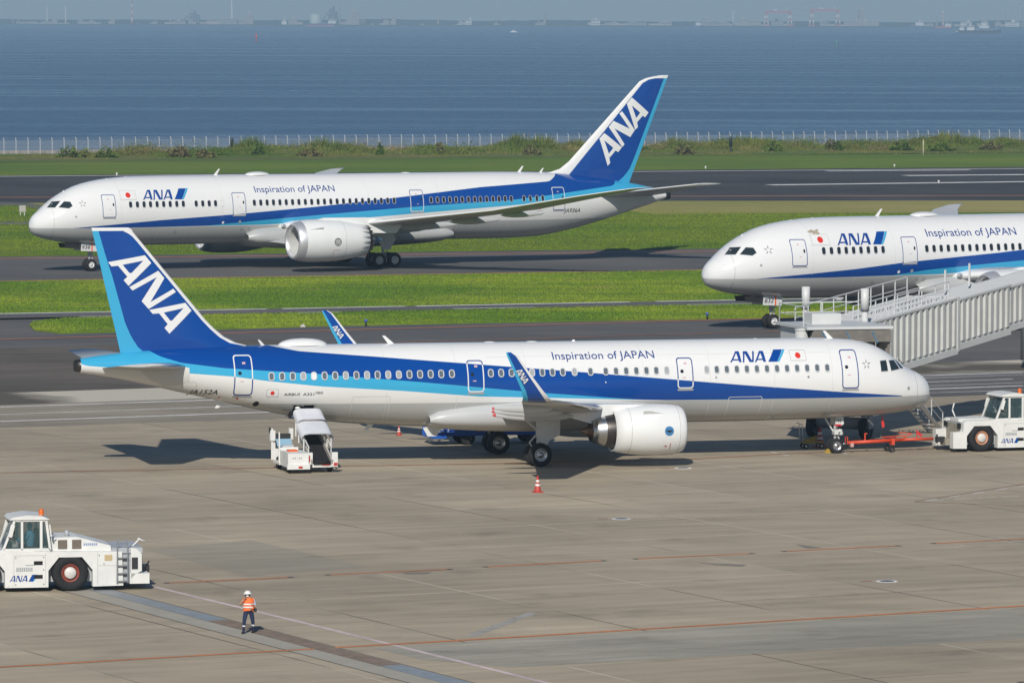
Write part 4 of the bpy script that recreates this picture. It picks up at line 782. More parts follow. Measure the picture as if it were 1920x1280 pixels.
def grass_mat(name, a, b_, c, sc=.35):
    m, N, L, P = nt(name); geo = N.new('ShaderNodeNewGeometry'); oi = N.new('ShaderNodeObjectInfo')
    n1 = sock(N, L, 'ShaderNodeTexNoise', in_Vector=geo.outputs['Position'], in_Scale=sc * .12, in_Detail=5.0, in_Roughness=.6); n2 = sock(N, L, 'ShaderNodeTexNoise', in_Vector=geo.outputs['Position'], in_Scale=sc * 3, in_Detail=5.0, in_Roughness=.65)
    m1 = N.new('ShaderNodeMix'); m1.data_type = 'RGBA'; r = sock(N, L, 'ShaderNodeMapRange', in_Value=n1.outputs[0], in_1=.42, in_2=.58); L.new(r.outputs[0], m1.inputs[0]); m1.inputs[6].default_value = (*a, 1); m1.inputs[7].default_value = (*b_, 1)
    m2 = N.new('ShaderNodeMix'); m2.data_type = 'RGBA'; r = sock(N, L, 'ShaderNodeMapRange', in_Value=n2.outputs[0], in_1=.50, in_2=.72, in_3=0, in_4=.75); L.new(r.outputs[0], m2.inputs[0]); L.new(m1.outputs[2], m2.inputs[6]); m2.inputs[7].default_value = (*c, 1)
    mr = sock(N, L, 'ShaderNodeMapping', in_Vector=geo.outputs['Position']); mr.inputs['Rotation'].default_value = (0, 0, -GA); mr.inputs['Scale'].default_value = (.02, .30, 1)
    n3 = sock(N, L, 'ShaderNodeTexNoise', in_Vector=mr.outputs[0], in_Scale=1.0, in_Detail=4.0, in_Roughness=.6); r3 = sock(N, L, 'ShaderNodeMapRange', in_Value=n3.outputs[0], in_1=.3, in_2=.7, in_3=.80, in_4=1.18)
    n4 = sock(N, L, 'ShaderNodeTexNoise', in_Vector=geo.outputs['Position'], in_Scale=.10, in_Detail=6.0, in_Roughness=.7); r4 = sock(N, L, 'ShaderNodeMapRange', in_Value=n4.outputs[0], in_1=.58, in_2=.72, in_3=0, in_4=.6)
    m3 = N.new('ShaderNodeMix'); m3.data_type = 'RGBA'; L.new(r4.outputs[0], m3.inputs[0]); L.new(m2.outputs[2], m3.inputs[6]); m3.inputs[7].default_value = (.21, .185, .06, 1)
    sc_ = sock(N, L, 'ShaderNodeVectorMath', operation='SCALE', in_0=m3.outputs[2], in_Scale=r3.outputs[0])
    L.new(sc_.outputs[0], P.inputs['Base Color']); P.inputs['Roughness'].default_value = .75; P.inputs['Specular IOR Level'].default_value = .2
    P.inputs['Subsurface Weight'].default_value = 0
    return m
GRASS = grass_mat('green_turf', (.105, .185, .012), (.20, .265, .02), (.085, .135, .01))
GRASS_FAR = grass_mat('mown_turf', (.11, .18, .008), (.15, .21, .012), (.085, .14, .008), .2)
GRASS_DRY = grass_mat('dry_turf', (.36, .31, .10), (.27, .26, .06), (.40, .34, .13), .2)
WEED = grass_mat('tall_weeds', (.09, .145, .016), (.155, .16, .035), (.055, .09, .010), .22)

# terrain under everything, down to the sea wall
coast = line_pts((30, 290), (1900, 272), 2400); cd = (coast[1] - coast[0]) / np.linalg.norm(coast[1] - coast[0]); cn = np.array([-cd[1], cd[0]])
c0, c1 = coast[0] + cn * 14, coast[1] + cn * 14
sheet('ground', [(-2600, -500), (2600, -500), tuple(c1 + np.array([460, 0])), tuple(c1), tuple(c0), tuple(c0 - np.array([460, 0]))], -.06, ASPH)
b = MB()
wall_top = lambda o: [tuple((coast[0] + cn * o)), tuple((coast[1] + cn * o))]
q0, q1 = coast[0] + cn * 3, coast[1] + cn * 3; r0, r1 = coast[0] + cn * 3.7, coast[1] + cn * 3.7
b.add([(*q0, -.1), (*q1, -.1), (*q1, .55), (*q0, .55), (*r0, .55), (*r1, .55), (*r0, -7), (*r1, -7)], [(0, 1, 2, 3), (3, 2, 5, 4), (4, 5, 7, 6)])
tag(b.build('sea_wall', concrete_mat('sea_wall_concrete', (.30, .27, .24), (.33, .30, .27), .8), None), 'low beige concrete sea wall running along the shore behind the wire fence', 'wall')

# apron slabs, each a piece of its own
apron_near = [tuple(np.array((-600, -450.))), (600, -450.)]
L3 = line_pts((0, 757), (1919, 692), 420)
apron = sheet('apron', [(-600, -450), (600, -450), tuple(L3[1]), tuple(L3[0])], -.035, concrete_mat('apron_concrete_base', (.418, .352, .258), (.455, .382, .274), .82, 0, 1.15, .83), 'structure')
SZ = 7.5; GAP = .05; b = MB(); hs = SZ / 2 - GAP; b.box(-hs, hs, -hs, hs, -.03, 0); t = b.build('slab', CONC); slab_me = t.data; bpy.data.objects.remove(t)
b = MB(); n_slab = 0
org = ground(1040, 1145)
line_n = np.array([-(L3[1] - L3[0])[1], (L3[1] - L3[0])[0]]); line_n /= np.linalg.norm(line_n)
for i in range(-16, 17):
    for j in range(-16, 16):
        c = org + GU * (i + .5) * SZ + GV * (j + .5) * SZ
        if not (158 < c[1] < 345 and abs(c[0]) < c[1] * .096 + 8): continue
        if (c - L3[0]) @ line_n > -4.6: continue
        o = inst('slab', slab_me, apron, Matrix.Translation((c[0], c[1], -.0)) @ Matrix.Rotation(GA, 4, 'Z')); n_slab += 1
# strip of joint filler seen through the gaps
sheet('joint_bed', [tuple(org + GU * a + GV * c) for a, c in ((-110, 95), (110, 95), (110, -115), (-110, -115))], -.005, JOINT, None, apron)
# older darker paving and asphalt behind the parked aircraft
lane_far, svc = ((219, 622), (1325, 597)), ((0, 758), (1919, 693))
f_, n_ = line_pts((0, 655), (1919, 590), 420), line_pts(*svc, 420)
mid_n = (n_[0] + n_[1]) / 2 + GU * -2; mid_f = (f_[0] + f_[1]) / 2 + GU * -20
sheet('old_paving', [tuple(n_[0]), tuple(mid_n), tuple(mid_f), tuple(f_[0])], -.022, CONC_OLD)
sheet('service_road', [tuple(ground(*p)) for p in ((1180, 721), (2400, 680), (2400, 722), (1180, 763))], .004, ASPH)
sheet('service_road', [tuple(ground(*p)) for p in ((-400, 773), (1181, 719), (1181, 763), (-400, 815))], .004, concrete_mat('service_road_concrete', (.30, .265, .205), (.335, .293, .225), .85, 0, 1.5))
stripe_par = thing('service_road_markings', 'white lines of the service road crossing behind the parked airliner', 'road marking')
for k, (a, c) in enumerate((((0, 763), (1919, 698)), ((0, 777), (1899, 710.6)), ((0, 790), (1919, 723)))): stripe('painted_line', a, c, (.5, .3, .5)[k], .010, PWHITE, stripe_par)
for a, c in (((1700, 710), (1919, 702)), ((1700, 725), (1919, 717)), ((1700, 738), (1919, 731))): stripe('painted_line', a, c, .2, .010, PWHITE, stripe_par)

# runway, taxiway, grass
runway = strip('runway', ((0, 329), (1900, 313)), ((0, 381), (1920, 376)), -.03, RWY, 900)
rl = thing('runway_markings', 'white painted stripes and edge line on the far runway', 'road marking')
for a, c, w in (((1550, 320.5), (1818, 318.5), 2.2), ((1697, 329), (1990, 326.5), 3.2), ((1443, 346.5), (1990, 339.5), 3.0)): stripe('painted_stripe', a, c, w, -.02, PWHITE, rl)
stripe('edge_line', (-200, 332), (2100, 314.5), 1.6, -.02, PWHITE, rl); stripe('edge_line', (-200, 370), (2100, 366), 1.6, -.02, PORANGE3, rl)
TF, TN = ((0, 480), (1340, 465)), ((0, 528), (1320, 507)); RF, RN = ((0, 589.5), (1325, 564.5)), ((640, 584.5), (1325, 571))
g1 = strip('grass', ((0, 381.5), (1920, 376.5)), TF, .02, GRASS_FAR, 500, thick=.06)
g2 = strip('grass', TN, RF, .03, GRASS, 420, thick=.08)
g0 = strip('grass', ((0, 301), (1900, 288)), ((0, 328.5), (1900, 312.5)), .02, GRASS_FAR, 900, thick=.06)
isl = [ground(*p) for p in ((55, 609), (62, 603), (120, 596.5), (640, 584.5), (1325, 571), (2300, 552), (2300, 578), (1325, 597), (640, 609.5), (219, 622), (110, 624), (64, 618))]
g3 = sheet('grass', [tuple(p) for p in isl], .03, GRASS, thick=.08)
f2 = line_pts((30, 290), (1900, 272), 180); n2_ = line_pts((0, 301.3), (1900, 288.3), 180); fmid = ground(30, 290)
def bank(q):
    q = np.atleast_2d(q); t = (q - fmid) @ cd; d = -(q - fmid) @ cn
    n_ = .5 + .28 * np.sin(t * .16 + 1.1) + .22 * np.sin(t * .41 + .5 * np.sin(t * .07)) + .14 * np.sin(t * 1.1 + 2)
    h = np.clip(n_, .12, 1.2) * 1.35 * np.exp(-((d - 13) / 7.5) ** 2)
    return h * np.clip((t - 9) / 10, .04, 1)
gb = MB(); nt_, nd_ = 420, 14; vs = []
for i in range(nt_ + 1):
    for j in range(nd_ + 1):
        q = fmid + cd * (-60 + 300 * i / nt_) - cn * (-2.8 + 46 * j / nd_); vs.append((q[0], q[1], .05 + float(bank(q)[0])))
gb.add(vs, [(i * (nd_ + 1) + j, (i + 1) * (nd_ + 1) + j, (i + 1) * (nd_ + 1) + j + 1, i * (nd_ + 1) + j + 1) for i in range(nt_) for j in range(nd_)], 0, True); wb = tag(gb.build('weed_bank', WEED), kind='structure')
dry = sheet('grass', [tuple(ground(*p)) for p in ((1150, 380), (1250, 377.5), (2300, 376.2), (2300, 396), (1500, 401), (1230, 403), (1160, 394))], .045, GRASS_DRY)
dry2 = sheet('grass', [tuple(ground(*p)) for p in ((38, 381.5), (105, 380.8), (100, 386), (60, 388), (40, 385))], .045, GRASS_DRY)
sheet('connecting_road', [tuple(ground(*p)) for p in ((-900, 421), (-900, 428), (60, 421.5), (330, 417), (330, 412), (60, 415.5))], .045, ASPH)
sheet('connecting_road', [tuple(ground(*p)) for p in ((-500, 380), (40, 386.5), (95, 397), (300, 399), (300, 392), (100, 387.5), (45, 381), (0, 379))], .05, ASPH)
tl = thing('taxiway_markings', 'orange edge lines along the grey taxiways behind', 'road marking')
for a, c, w in (((-300, 487), (1180, 472), 1.2), ((1180, 472), (2300, 460), 1.2), ((-300, 530.8), (1325, 505), 1.2), ((1325, 505), (2300, 489), 1.2), ((-300, 643), (1325, 599), .7), ((1325, 599), (2300, 573), .7), ((700, 642), (2300, 594), .3)): stripe('edge_line', a, c, w, -.035 if w > .34 else -.04, PORANGE3, tl)
strip('perimeter_road', RF, ((640, 585.5), (1325, 572)), .055, ASPH, 420)
rm = thing('perimeter_road_markings', 'white edge lines of the narrow road between two grass strips', 'road marking')
for a, c in (((-200, 593), (500, 580.5)), ((530, 580), (760, 575.5)), ((780, 575.3), (1180, 567.5)), ((1230, 566.5), (2000, 552))): stripe('edge_line', a, c, .8, .062, PWHITE, rm)
for a, c in (((150, 595), (340, 592)), ((560, 587.5), (640, 586)), ((850, 580), (1000, 577.2)), ((1290, 572.6), (1420, 570.5))): stripe('edge_line', a, c, .5, .062, PWHITE, rm)

# apron markings
am = thing('apron_markings', 'orange guide lines painted across the concrete apron', 'road marking')
def edged(name, a, c, w, m, z=.006, edge=.05, par=am):
    p, q = ground(*a), ground(*c); d = (q - p) / np.linalg.norm(q - p); n = np.array([-d[1], d[0]]); e = d * (.12 if edge else 0)
    if edge: bo = sheet('line_border', [p - n * (w / 2 + edge) - e * 2, q - n * (w / 2 + edge) + e * 2, q + n * (w / 2 + edge) + e * 2, p + n * (w / 2 + edge) - e * 2], z - .002, PDARK, None, par)
    sheet(name, [p - n * w / 2, q - n * w / 2, q + n * w / 2, p + n * w / 2], z, m, None, par)
edged('guide_line', (-200, 890), (1270, 862), .22, PORANGE2, edge=.06); edged('guide_line', (1270, 862), (1480, 850), .22, PORANGE2, edge=.06); edged('guide_line', (1480, 850), (2150, 826), .22, PORANGE2, edge=.06)
edged('guide_line', (-250, 1264.5), (960, 1194), .22, PORANGE); edged('guide_line', (960, 1194), (2150, 1121), .22, PORANGE)
for a, c in (((318, 1092), (540, 1082)), ((620, 1077), (838, 1067)), ((915, 1062), (1127, 1051)), ((1197, 1047), (1405, 1037.5)), ((1475, 1033), (1680, 1023)), ((1755, 1018), (2100, 1001))): edged('dash', a, c, .20, PORANGE)
edged('guide_line', (1920, 1278), (2200, 1262), .22, PORANGE)
edged('boundary_line', (275, 1096), (570, 1167), .24, PPINK, edge=0, z=.004); edged('boundary_line', (570, 1167), (1060, 1288), .24, PPINK, edge=0, z=.004)
edged('clearance_line', (1715, 940), (1990, 896), .10, PRED, edge=0)
for k in range(6):
    x = 1735 + k * 44; edged('clearance_dash', (x, 938.5 - k * 6.6), (x + 22, 935 - k * 6.6), .12, PWHITE, edge=0); edged('clearance_dash', (x + 10, 938.5 - k * 2.4), (x + 44, 936.5 - k * 2.4), .10, PWHITE, edge=0)
edged('clearance_line', (1715, 940.6), (1990, 951), .08, PRED, edge=0)
for x, y in ((1790, 1020.5), (1850, 1008.5), (1868, 1008), (1880, 1014.5), (1898, 1014)): edged('tick_mark', (x, y), (x + 18, y + 2), .09, PWHITE, edge=0, z=.011)
for x, y, s_ in ((1446, 847.5, 1), (1467, 851.5, 1), (1577, 848.5, 1)): edged('tick_mark', (x, y), (x + 12, y + 3), .12, PWHITE, edge=0, z=.011)
for p_, c_ in (((-300, 1117, 600, 1123), .05), ((130, 1118, 330, 1120), .04)): pass
# faint older lines and repair patches
sheet('repair_patch', [tuple(ground(*p)) for p in ((270, 1030), (470, 1012), (690, 1062), (470, 1080))], .0025, CONC_GREY, None, apron)
sheet('repair_patch', [tuple(ground(*p)) for p in ((700, 1214), (2100, 1128), (2100, 1186), (1290, 1232), (960, 1250), (790, 1236))], .0025, CONC_PATCH, None, apron)
for a, c, w in (((880, 1192), (1000, 1148), .45), ((240, 1118), (600, 1124), .09), ((650, 1124), (980, 1134), .07), ((480, 1160), (1030, 1146), .05), ((1030, 1146), (2100, 1087), .07), ((-100, 1119), (110, 1118), .07)): edged('worn_line', a, c, w, paint_mat('worn_paint', (.46, .43, .37), .8), edge=0, z=.0035)
SKID = concrete_mat('rubber_stain', (.24, .215, .175), (.28, .25, .20), .8)
for pts in (((1490, 1019), (1545, 1027), (1512, 1028)), ((752, 1073), (810, 1072), (800, 1075.5), (762, 1076)), ((1308, 1054), (1400, 1058), (1392, 1062), (1340, 1059))): sheet('oil_stain', [tuple(ground(*p)) for p in pts], .0045, SKID, None, apron)
# drain channel: a kerbed slot with lift-out grates
dr = thing('drain_channel', 'grated drain channel running diagonally across the near apron', 'drain')
d0, d1 = ground(172, 1103), ground(860, 1282); d_ = (d1 - d0) / np.linalg.norm(d1 - d0); dn = np.array([-d_[1], d_[0]]); Ld = np.linalg.norm(d1 - d0)
d0 = d0 - d_ * 3; Ld += 8
def dsheet(name, a, b_, w0, w1, z, m, par, th=None): return sheet(name, [d0 + d_ * a + dn * w0, d0 + d_ * b_ + dn * w0, d0 + d_ * b_ + dn * w1, d0 + d_ * a + dn * w1], z, m, None, par, thick=th)
dsheet('channel_edge', -6, Ld, -1.33, .62, .003, mat('channel_concrete', (.40, .37, .30), .85, var=.12, scale=.8), dr); dsheet('joint', -6, Ld, .60, .66, .005, JOINTD, dr); dsheet('joint', -6, Ld, -1.37, -1.31, .005, JOINTD, dr); dsheet('slot', -6, Ld, -.30, .56, .0045, JOINTD, dr)
G1_ = mat('galvanised_grate', (.30, .32, .33), .6, .1, var=.15, scale=2); G2_ = mat('rusty_grate', (.25, .185, .135), .85, var=.3, scale=2); G3_ = mat('blue_grey_grate', (.29, .325, .35), .6, .1, var=.15, scale=2)
k = 0; a = -5.0
while a < Ld - 1:
    frac = a / Ld; g = G1_ if frac < .36 else (G2_ if frac < .72 else G3_)
    if .30 < frac < .36: g = G3_
    dsheet('grate', a, a + .97, -.28, .54, .012, g, dr, th=.02); a += 1.0
# hydrant pits
for (u, v), lab in (((1165, 972), 'white-ringed hydrant pit cover on open concrete right of the traffic cone'), ((1281, 877), 'white-ringed hydrant pit cover beside the engine shadow'), ((1663, 1089), 'white-ringed hydrant pit cover low at the right of the apron')):
    p = ground(u, v); t = thing('hydrant_pit', lab, 'pit cover', (p[0], p[1], 0), 0, 'hydrant pits on the apron')
    b = MB(); b.lathe([(0.0, .44), (.006, .44), (.007, .30), (.004, .30)], (0, 0, 0), 'z', 28); b.build('painted_ring', PWHITE, t)
    b = MB(); b.lathe([(0.002, .29), (.012, .28), (.014, .001)], (0, 0, 0), 'z', 24); b.build('cover', mat('pit_cover', (.13, .15, .18), .5, .4), t)
    b = MB(); b.box(-1.05, -.6, -.15, .1, .002, .006); b.build('red_dash', PRED, t)

# ---- blades of grass (uncountable): real upright tufts over the turf sheets
def tufts(name, polys, n, hmin, hmax, wid, m, label, zbase=.02, wfun=None, zfun=None):
    V = []; Fc = []
    for poly, cnt in zip(polys, n):
        P_ = np.array(poly, float); lo, hi = P_.min(0), P_.max(0); got = 0
        A, B = P_, np.roll(P_, -1, 0); pts = []
        while got < cnt:
            q = RNG.uniform(lo, hi, (cnt, 2)); ok = np.zeros(len(q), bool)
            for (x1, y1), (x2, y2) in zip(A, B):
                if y1 == y2: continue
                c = ((y1 > q[:, 1]) != (y2 > q[:, 1])) & (q[:, 0] < (x2 - x1) * (q[:, 1] - y1) / (y2 - y1) + x1); ok ^= c
            ok &= np.abs(q[:, 0]) < q[:, 1] * .125 + 4
            pts.append(q[ok]); got += int(ok.sum())
        q = np.concatenate(pts)[:cnt]
        h = RNG.uniform(hmin, hmax, cnt)
        if wfun is not None: h = h * wfun(q)
        ang = RNG.uniform(0, math.pi, cnt); w = wid * RNG.uniform(.6, 1.4, cnt); dx, dy = np.cos(ang) * w, np.sin(ang) * w; lx, ly = RNG.normal(0, .35, cnt) * h, RNG.normal(0, .35, cnt) * h
        o = len(V) if isinstance(V, list) and not V else sum(len(x) for x in V)
        zb_ = np.full(cnt, zbase) + (zfun(q) - .06 if zfun is not None else 0); v = np.empty((cnt, 3, 3)); v[:, 0] = np.stack([q[:, 0] - dx, q[:, 1] - dy, zb_], 1); v[:, 1] = np.stack([q[:, 0] + dx, q[:, 1] + dy, zb_], 1); v[:, 2] = np.stack([q[:, 0] + lx, q[:, 1] + ly, zb_ + h], 1)
        V.append(v.reshape(-1, 3))
    VV = np.concatenate(V); me = bpy.data.meshes.new(name); k = len(VV) // 3
    me.vertices.add(len(VV)); me.vertices.foreach_set('co', VV.ravel()); me.loops.add(len(VV)); me.loops.foreach_set('vertex_index', np.arange(len(VV), dtype=np.int32)); me.polygons.add(k); me.polygons.foreach_set('loop_start', np.arange(0, len(VV), 3, dtype=np.int32))
    me.update(); me.validate(); me.materials.append(m); o = bpy.data.objects.new(name, me); COL.objects.link(o); return tag(o, label, 'grass', kind='stuff')
quad = lambda far, near, u0=-60, u1=1980: [tuple(ground(u0, far(u0))), tuple(ground(u1, far(u1))), tuple(ground(u1, near(u1))), tuple(ground(u0, near(u0)))]
ln = lambda a, c: (lambda u: a[1] + (c[1] - a[1]) * (u - a[0]) / (c[0] - a[0]))
GBL = grass_mat('grass_blades', (.125, .225, .014), (.25, .325, .024), (.09, .15, .01)); GBL2 = grass_mat('grass_blades_far', (.115, .185, .01), (.17, .23, .014), (.085, .14, .008), .2)
tufts('turf_blades', [quad(ln(*TN), ln(*RF)), [tuple(p) for p in isl]], (130000, 60000), .04, .12, .03, GBL, 'bright green grass blades on the two near grass strips', .03)
tufts('turf_blades', [quad(ln((0, 384), (1920, 402)), ln(*TF))], (110000,), .04, .13, .05, GBL2, 'green grass blades on the strip between runway and taxiway', .02)
clump = lambda q: .45 + 1.3 * np.clip(np.sin(q[:, 0] * .37 + np.sin(q[:, 1] * .21) * 2) * .5 + np.sin(q[:, 0] * .93 + 1.3 + q[:, 1] * .4) * .35 + .35, 0, 1.2)
WBL = grass_mat('weed_leaves', (.085, .145, .016), (.155, .165, .035), (.05, .085, .010), .22); WBR = grass_mat('dry_weed_stems', (.27, .21, .09), (.20, .165, .06), (.15, .125, .05), .5)
wq = quad(ln((30, 289), (1900, 271)), ln((0, 300), (1900, 287.5)))
left_clear = lambda q: np.where(q[:, 0] > -72 + (q[:, 1] - 815) * .3, 1, .25)
tufts('weeds', [wq], (90000,), .25, .95, .10, WBL, 'tall green and olive weeds growing in front of the shore fence', .05, lambda q: (.16 + bank(q)) * clump(q), bank)
tufts('weeds', [wq], (16000,), .25, .95, .05, WBR, 'dry straw-coloured stems among the shore weeds', .05, lambda q: (.25 + bank(q)) * clump(q + 3.3), bank)
def leaf_clumps(name, n, per, m, label, seed, size):
    r_ = np.random.default_rng(seed); T = r_.uniform(6, 205, n); Dd = r_.normal(12, 4.5, n); S_ = r_.uniform(.5, 1.6, n); out = []
    for t_, d_, s_ in zip(T, Dd, S_):
        c = fmid + cd * t_ - cn * d_; k = int(per * s_); q = np.stack([c[0] + r_.normal(0, 1.1 * s_, k), c[1] + r_.normal(0, 1.1 * s_, k), np.abs(r_.normal(0, .42 * s_, k)) + float(bank(c)[0]) * .8], 1)
        for _ in range(1):
            a = r_.normal(0, 1, (k, 3)); a *= (size * r_.uniform(.6, 1.4, (k, 1))) / np.linalg.norm(a, axis=1, keepdims=True); b2 = r_.normal(0, 1, (k, 3)); b2 *= (size * .7) / np.linalg.norm(b2, axis=1, keepdims=True)
            out.append(np.stack([q - a, q + a, q + b2], 1).reshape(-1, 3))
    VV = np.concatenate(out); me = bpy.data.meshes.new(name); me.vertices.add(len(VV)); me.vertices.foreach_set('co', VV.ravel()); me.loops.add(len(VV)); me.loops.foreach_set('vertex_index', np.arange(len(VV), dtype=np.int32)); me.polygons.add(len(VV) // 3); me.polygons.foreach_set('loop_start', np.arange(0, len(VV), 3, dtype=np.int32)); me.update(); me.validate(); me.materials.append(m); o = bpy.data.objects.new(name, me); COL.objects.link(o); tag(o, label, 'weeds', kind='stuff')
leaf_clumps('weeds', 90, 420, WBL, 'leafy green scrub tangled along the weed bank', 3, .20)
leaf_clumps('weeds', 34, 380, WBR, 'brown withered scrub tangled along the weed bank', 5, .16)
# shrubs that stand out of the weeds
def shrub(u, v, wpx, hpx, label, tone):
    p = ground(u, v); k = p[1] / FPX; w, h = wpx * k, hpx * k * 1.25; t = thing('shrub', label, 'shrub', (p[0], p[1], .05 + .6 * float(bank(p)[0])), 0, 'shrubs along the shore fence'); b = MB(); n = int(260 + 500 * w / 4)
    for _ in range(n):
        a, r, z = random.uniform(0, 6.283), math.sqrt(random.random()), random.random(); prof = math.sin(math.pi * (.12 + .85 * z)) ** .6; x, y = math.cos(a) * r * w / 2 * prof, math.sin(a) * r * w * .35 * prof
        lump = .62 + .38 * math.sin(2.3 * a + 2.1 * x + p[0]); zz = z * h * lump; s_ = random.uniform(.10, .30); d1_ = Vector((random.gauss(0, 1), random.gauss(0, 1), random.gauss(0, .7))).normalized() * s_; d2_ = Vector((random.gauss(0, 1), random.gauss(0, 1), random.gauss(0, .7))).normalized() * s_ * .7
        c = Vector((x, y, zz)); b.add([c - d1_, c + d2_, c + d1_, c - d2_], [(0, 1, 2, 3)])
    b.build('crown', tone, t, recalc=False); b = MB()
    for _ in range(5): a = random.uniform(0, 6.283); b.tube((0, 0, 0), (math.cos(a) * w * .3, math.sin(a) * w * .2, h * .7), .04, .015, n=5)
    b.build('stem', mat('stem_brown', (.09, .065, .04), .9), t)
SG = grass_mat('shrub_green', (.075, .135, .016), (.115, .175, .022), (.05, .09, .012), 1.5); SO = grass_mat('shrub_olive', (.13, .135, .04), (.16, .145, .06), (.08, .085, .025), 1.5); SB = grass_mat('shrub_brown', (.15, .14, .045), (.17, .13, .055), (.09, .09, .025), 1.5)
for a in ((135, 296, 70, 18, 'tall green shrub clump at the left end of the weed bank', SG), (200, 296, 52, 15, 'rounded green shrub right of the leftmost clump', SG), (335, 296, 50, 17, 'brownish olive shrub left of the dark green post', SB), (385, 297, 40, 13, 'low dark brown shrub near the dark post on the left', SB), (483, 293, 26, 17, 'dark green shrub right of the left dark post', SG), (582, 294, 55, 11, 'long brown shrub mass above the far wide-body airliner', SB), (712, 292, 18, 18, 'slim dark shrub in the middle of the weed bank', SG), (825, 290, 22, 17, 'upright green shrub above the middle of the far airliner', SO), (998, 291, 40, 13, 'olive shrub left of the far tail fin', SO), (1285, 290, 45, 17, 'bushy olive shrub right of the far tail fin', SO), (1450, 285, 40, 15, 'dark green shrub right of the right dark post', SG), (1560, 283, 28, 18, 'pointed green shrub left of a round bright bush', SO), (1573, 283, 20, 15, 'round bright green bush among the right weeds', SG), (1690, 283, 50, 16, 'wide dark shrub beside the thin marker post', SG), (1765, 284, 60, 14, 'dark shrub mass near the right end of the fence', SG), (1860, 282, 50, 13, 'olive shrub at the right end of the weed bank', SO)): shrub(*a)

# ---- fence along the shore
fo, f1_ = ground(30, 290), ground(1900, 272); fd = (f1_ - fo) / np.linalg.norm(f1_ - fo)
fence = thing('wire_fence', 'long pale wire fence with cranked posts along the shore', 'fence', (fo[0], fo[1], 0), math.atan2(fd[1], fd[0]))
b = MB(); b.bar((0, 0, 0), (0, 0, 2.25), .09); b.bar((0, 0, 2.22), (0, .22, 2.62), .08); t = b.build('fence_post', mat('fence_white', (.50, .52, .53), .5)); post_me = t.data; bpy.data.objects.remove(t)
SP = 2.0; n0, n1 = -8, int(np.linalg.norm(f1_ - fo) / SP) + 10
for k in range(n0, n1): inst('fence_post', post_me, fence, Matrix.Translation((k * SP, 0, 0)))
m, N, L, P = nt('chain_link'); P.inputs['Base Color'].default_value = (.42, .45, .48, 1); P.inputs['Alpha'].default_value = .22; P.inputs['Roughness'].default_value = .6
b = MB(); b.add([(n0 * SP, -.03, .1), (n1 * SP, -.03, .1), (n1 * SP, -.03, 2.15), (n0 * SP, -.03, 2.15)], [(0, 1, 2, 3)]); b.build('wire_mesh', m, fence)
b = MB()
for z in (.1, 1.1, 2.15): b.tube((n0 * SP, -.03, z), (n1 * SP, -.03, z), .012, n=4)
for z, y in ((2.3, .05), (2.45, .13), (2.6, .21)): b.tube((n0 * SP, y, z), (n1 * SP, y, z), .008, n=4)
b.build('fence_wire', mat('fence_wire', (.42, .45, .47), .5, .5), fence)
DG = mat('dark_green_paint', (.012, .028, .026), .5)
for u, v, lab in ((435, 289, 'dark green post in front of the shore fence, left one of two'), (1370, 286, 'dark green post in front of the shore fence, right one of two')):
    p = ground(u, v); t = thing('signal_post', lab, 'post', (p[0], p[1], 0), 0, 'dark posts at the shore fence'); b = MB(); b.tube((0, 0, 0), (0, 0, 1.0), .12, n=10); b.build('stem', DG, t); b = MB(); b.lathe([(.9, .05), (.95, .26), (2.35, .27), (2.5, .2), (2.55, .02)], (0, 0, 0), 'z', 14); b.build('housing', DG, t)
def stub(name, u, v, label, h, r, m, cat, head=None):
    p = ground(u, v); t = thing(name, label, cat, (p[0], p[1], 0)); b = MB(); b.tube((0, 0, -.05), (0, 0, h * .6), r * .6, n=8); b.build('stem', m, t); b = MB(); b.lathe([(h * .55, r * .5), (h * .6, r), (h * .9, r), (h, r * .3), (h, .001)], (0, 0, 0), 'z', 12); b.build('head', head or m, t)
stub('runway_edge_light', 1323, 316.5, 'small white edge light left on the far runway edge', .38, .15, mat('lamp_white', (.7, .7, .68), .4), 'lamp'); stub('runway_edge_light', 1677, 313, 'small white edge light right on the far runway edge', .38, .15, MATS['lamp_white'], 'lamp'); stub('runway_edge_light', 1760, 343, 'small white edge light in the runway stripe at right', .35, .14, MATS['lamp_white'], 'lamp'); stub('runway_edge_light', 219, 329, 'small white edge light above the far airliner nose', .38, .15, MATS['lamp_white'], 'lamp')
stub('marker_post', 1731, 293, 'thin pale marker post standing in the mown grass', 2.6, .09, mat('post_yellowish', (.6, .56, .42), .5), 'post')
stub('taxiway_edge_light', 1326, 597, 'tiny taxiway edge light in front of the nearer wide-body nose', .45, .12, DG, 'lamp', mat('lamp_blue', (.05, .1, .4), .3)); stub('taxiway_edge_light', 686, 610, 'tiny taxiway edge light by the near grass strip', .45, .12, DG, 'lamp', MATS['lamp_blue'])
p = ground(42, 405); t = thing('taxiway_sign', 'small pale board sign in the grass left of the far airliner nose', 'sign', (p[0], p[1], 0), .3); b = MB(); b.box(-.36, .36, -.1, .1, .45, 1.15); b.build('board', mat('sign_back', (.42, .40, .36), .6, var=.1), t); b = MB(); b.box(-.25, -.18, -.05, .05, 0, .46); b.build('leg', GEARW, t); b = MB(); b.box(.18, .25, -.05, .05, 0, .46); b.build('leg', GEARW, t)
p = ground(568, 612); t = MB(); t.box(-.3, .3, -.25, .25, -.06, .14); t.prism([(-.22, .14), (.22, .14), (.05, .34), (-.02, .34)], -.15, .15); o = t.build('stone', mat('pale_stone', (.5, .48, .43), .8, var=.2)); o.scale = (.6, .6, .6); o.location = (p[0], p[1], 0); tag(o, 'small pale stone lying at the edge of the near grass strip', 'stone')

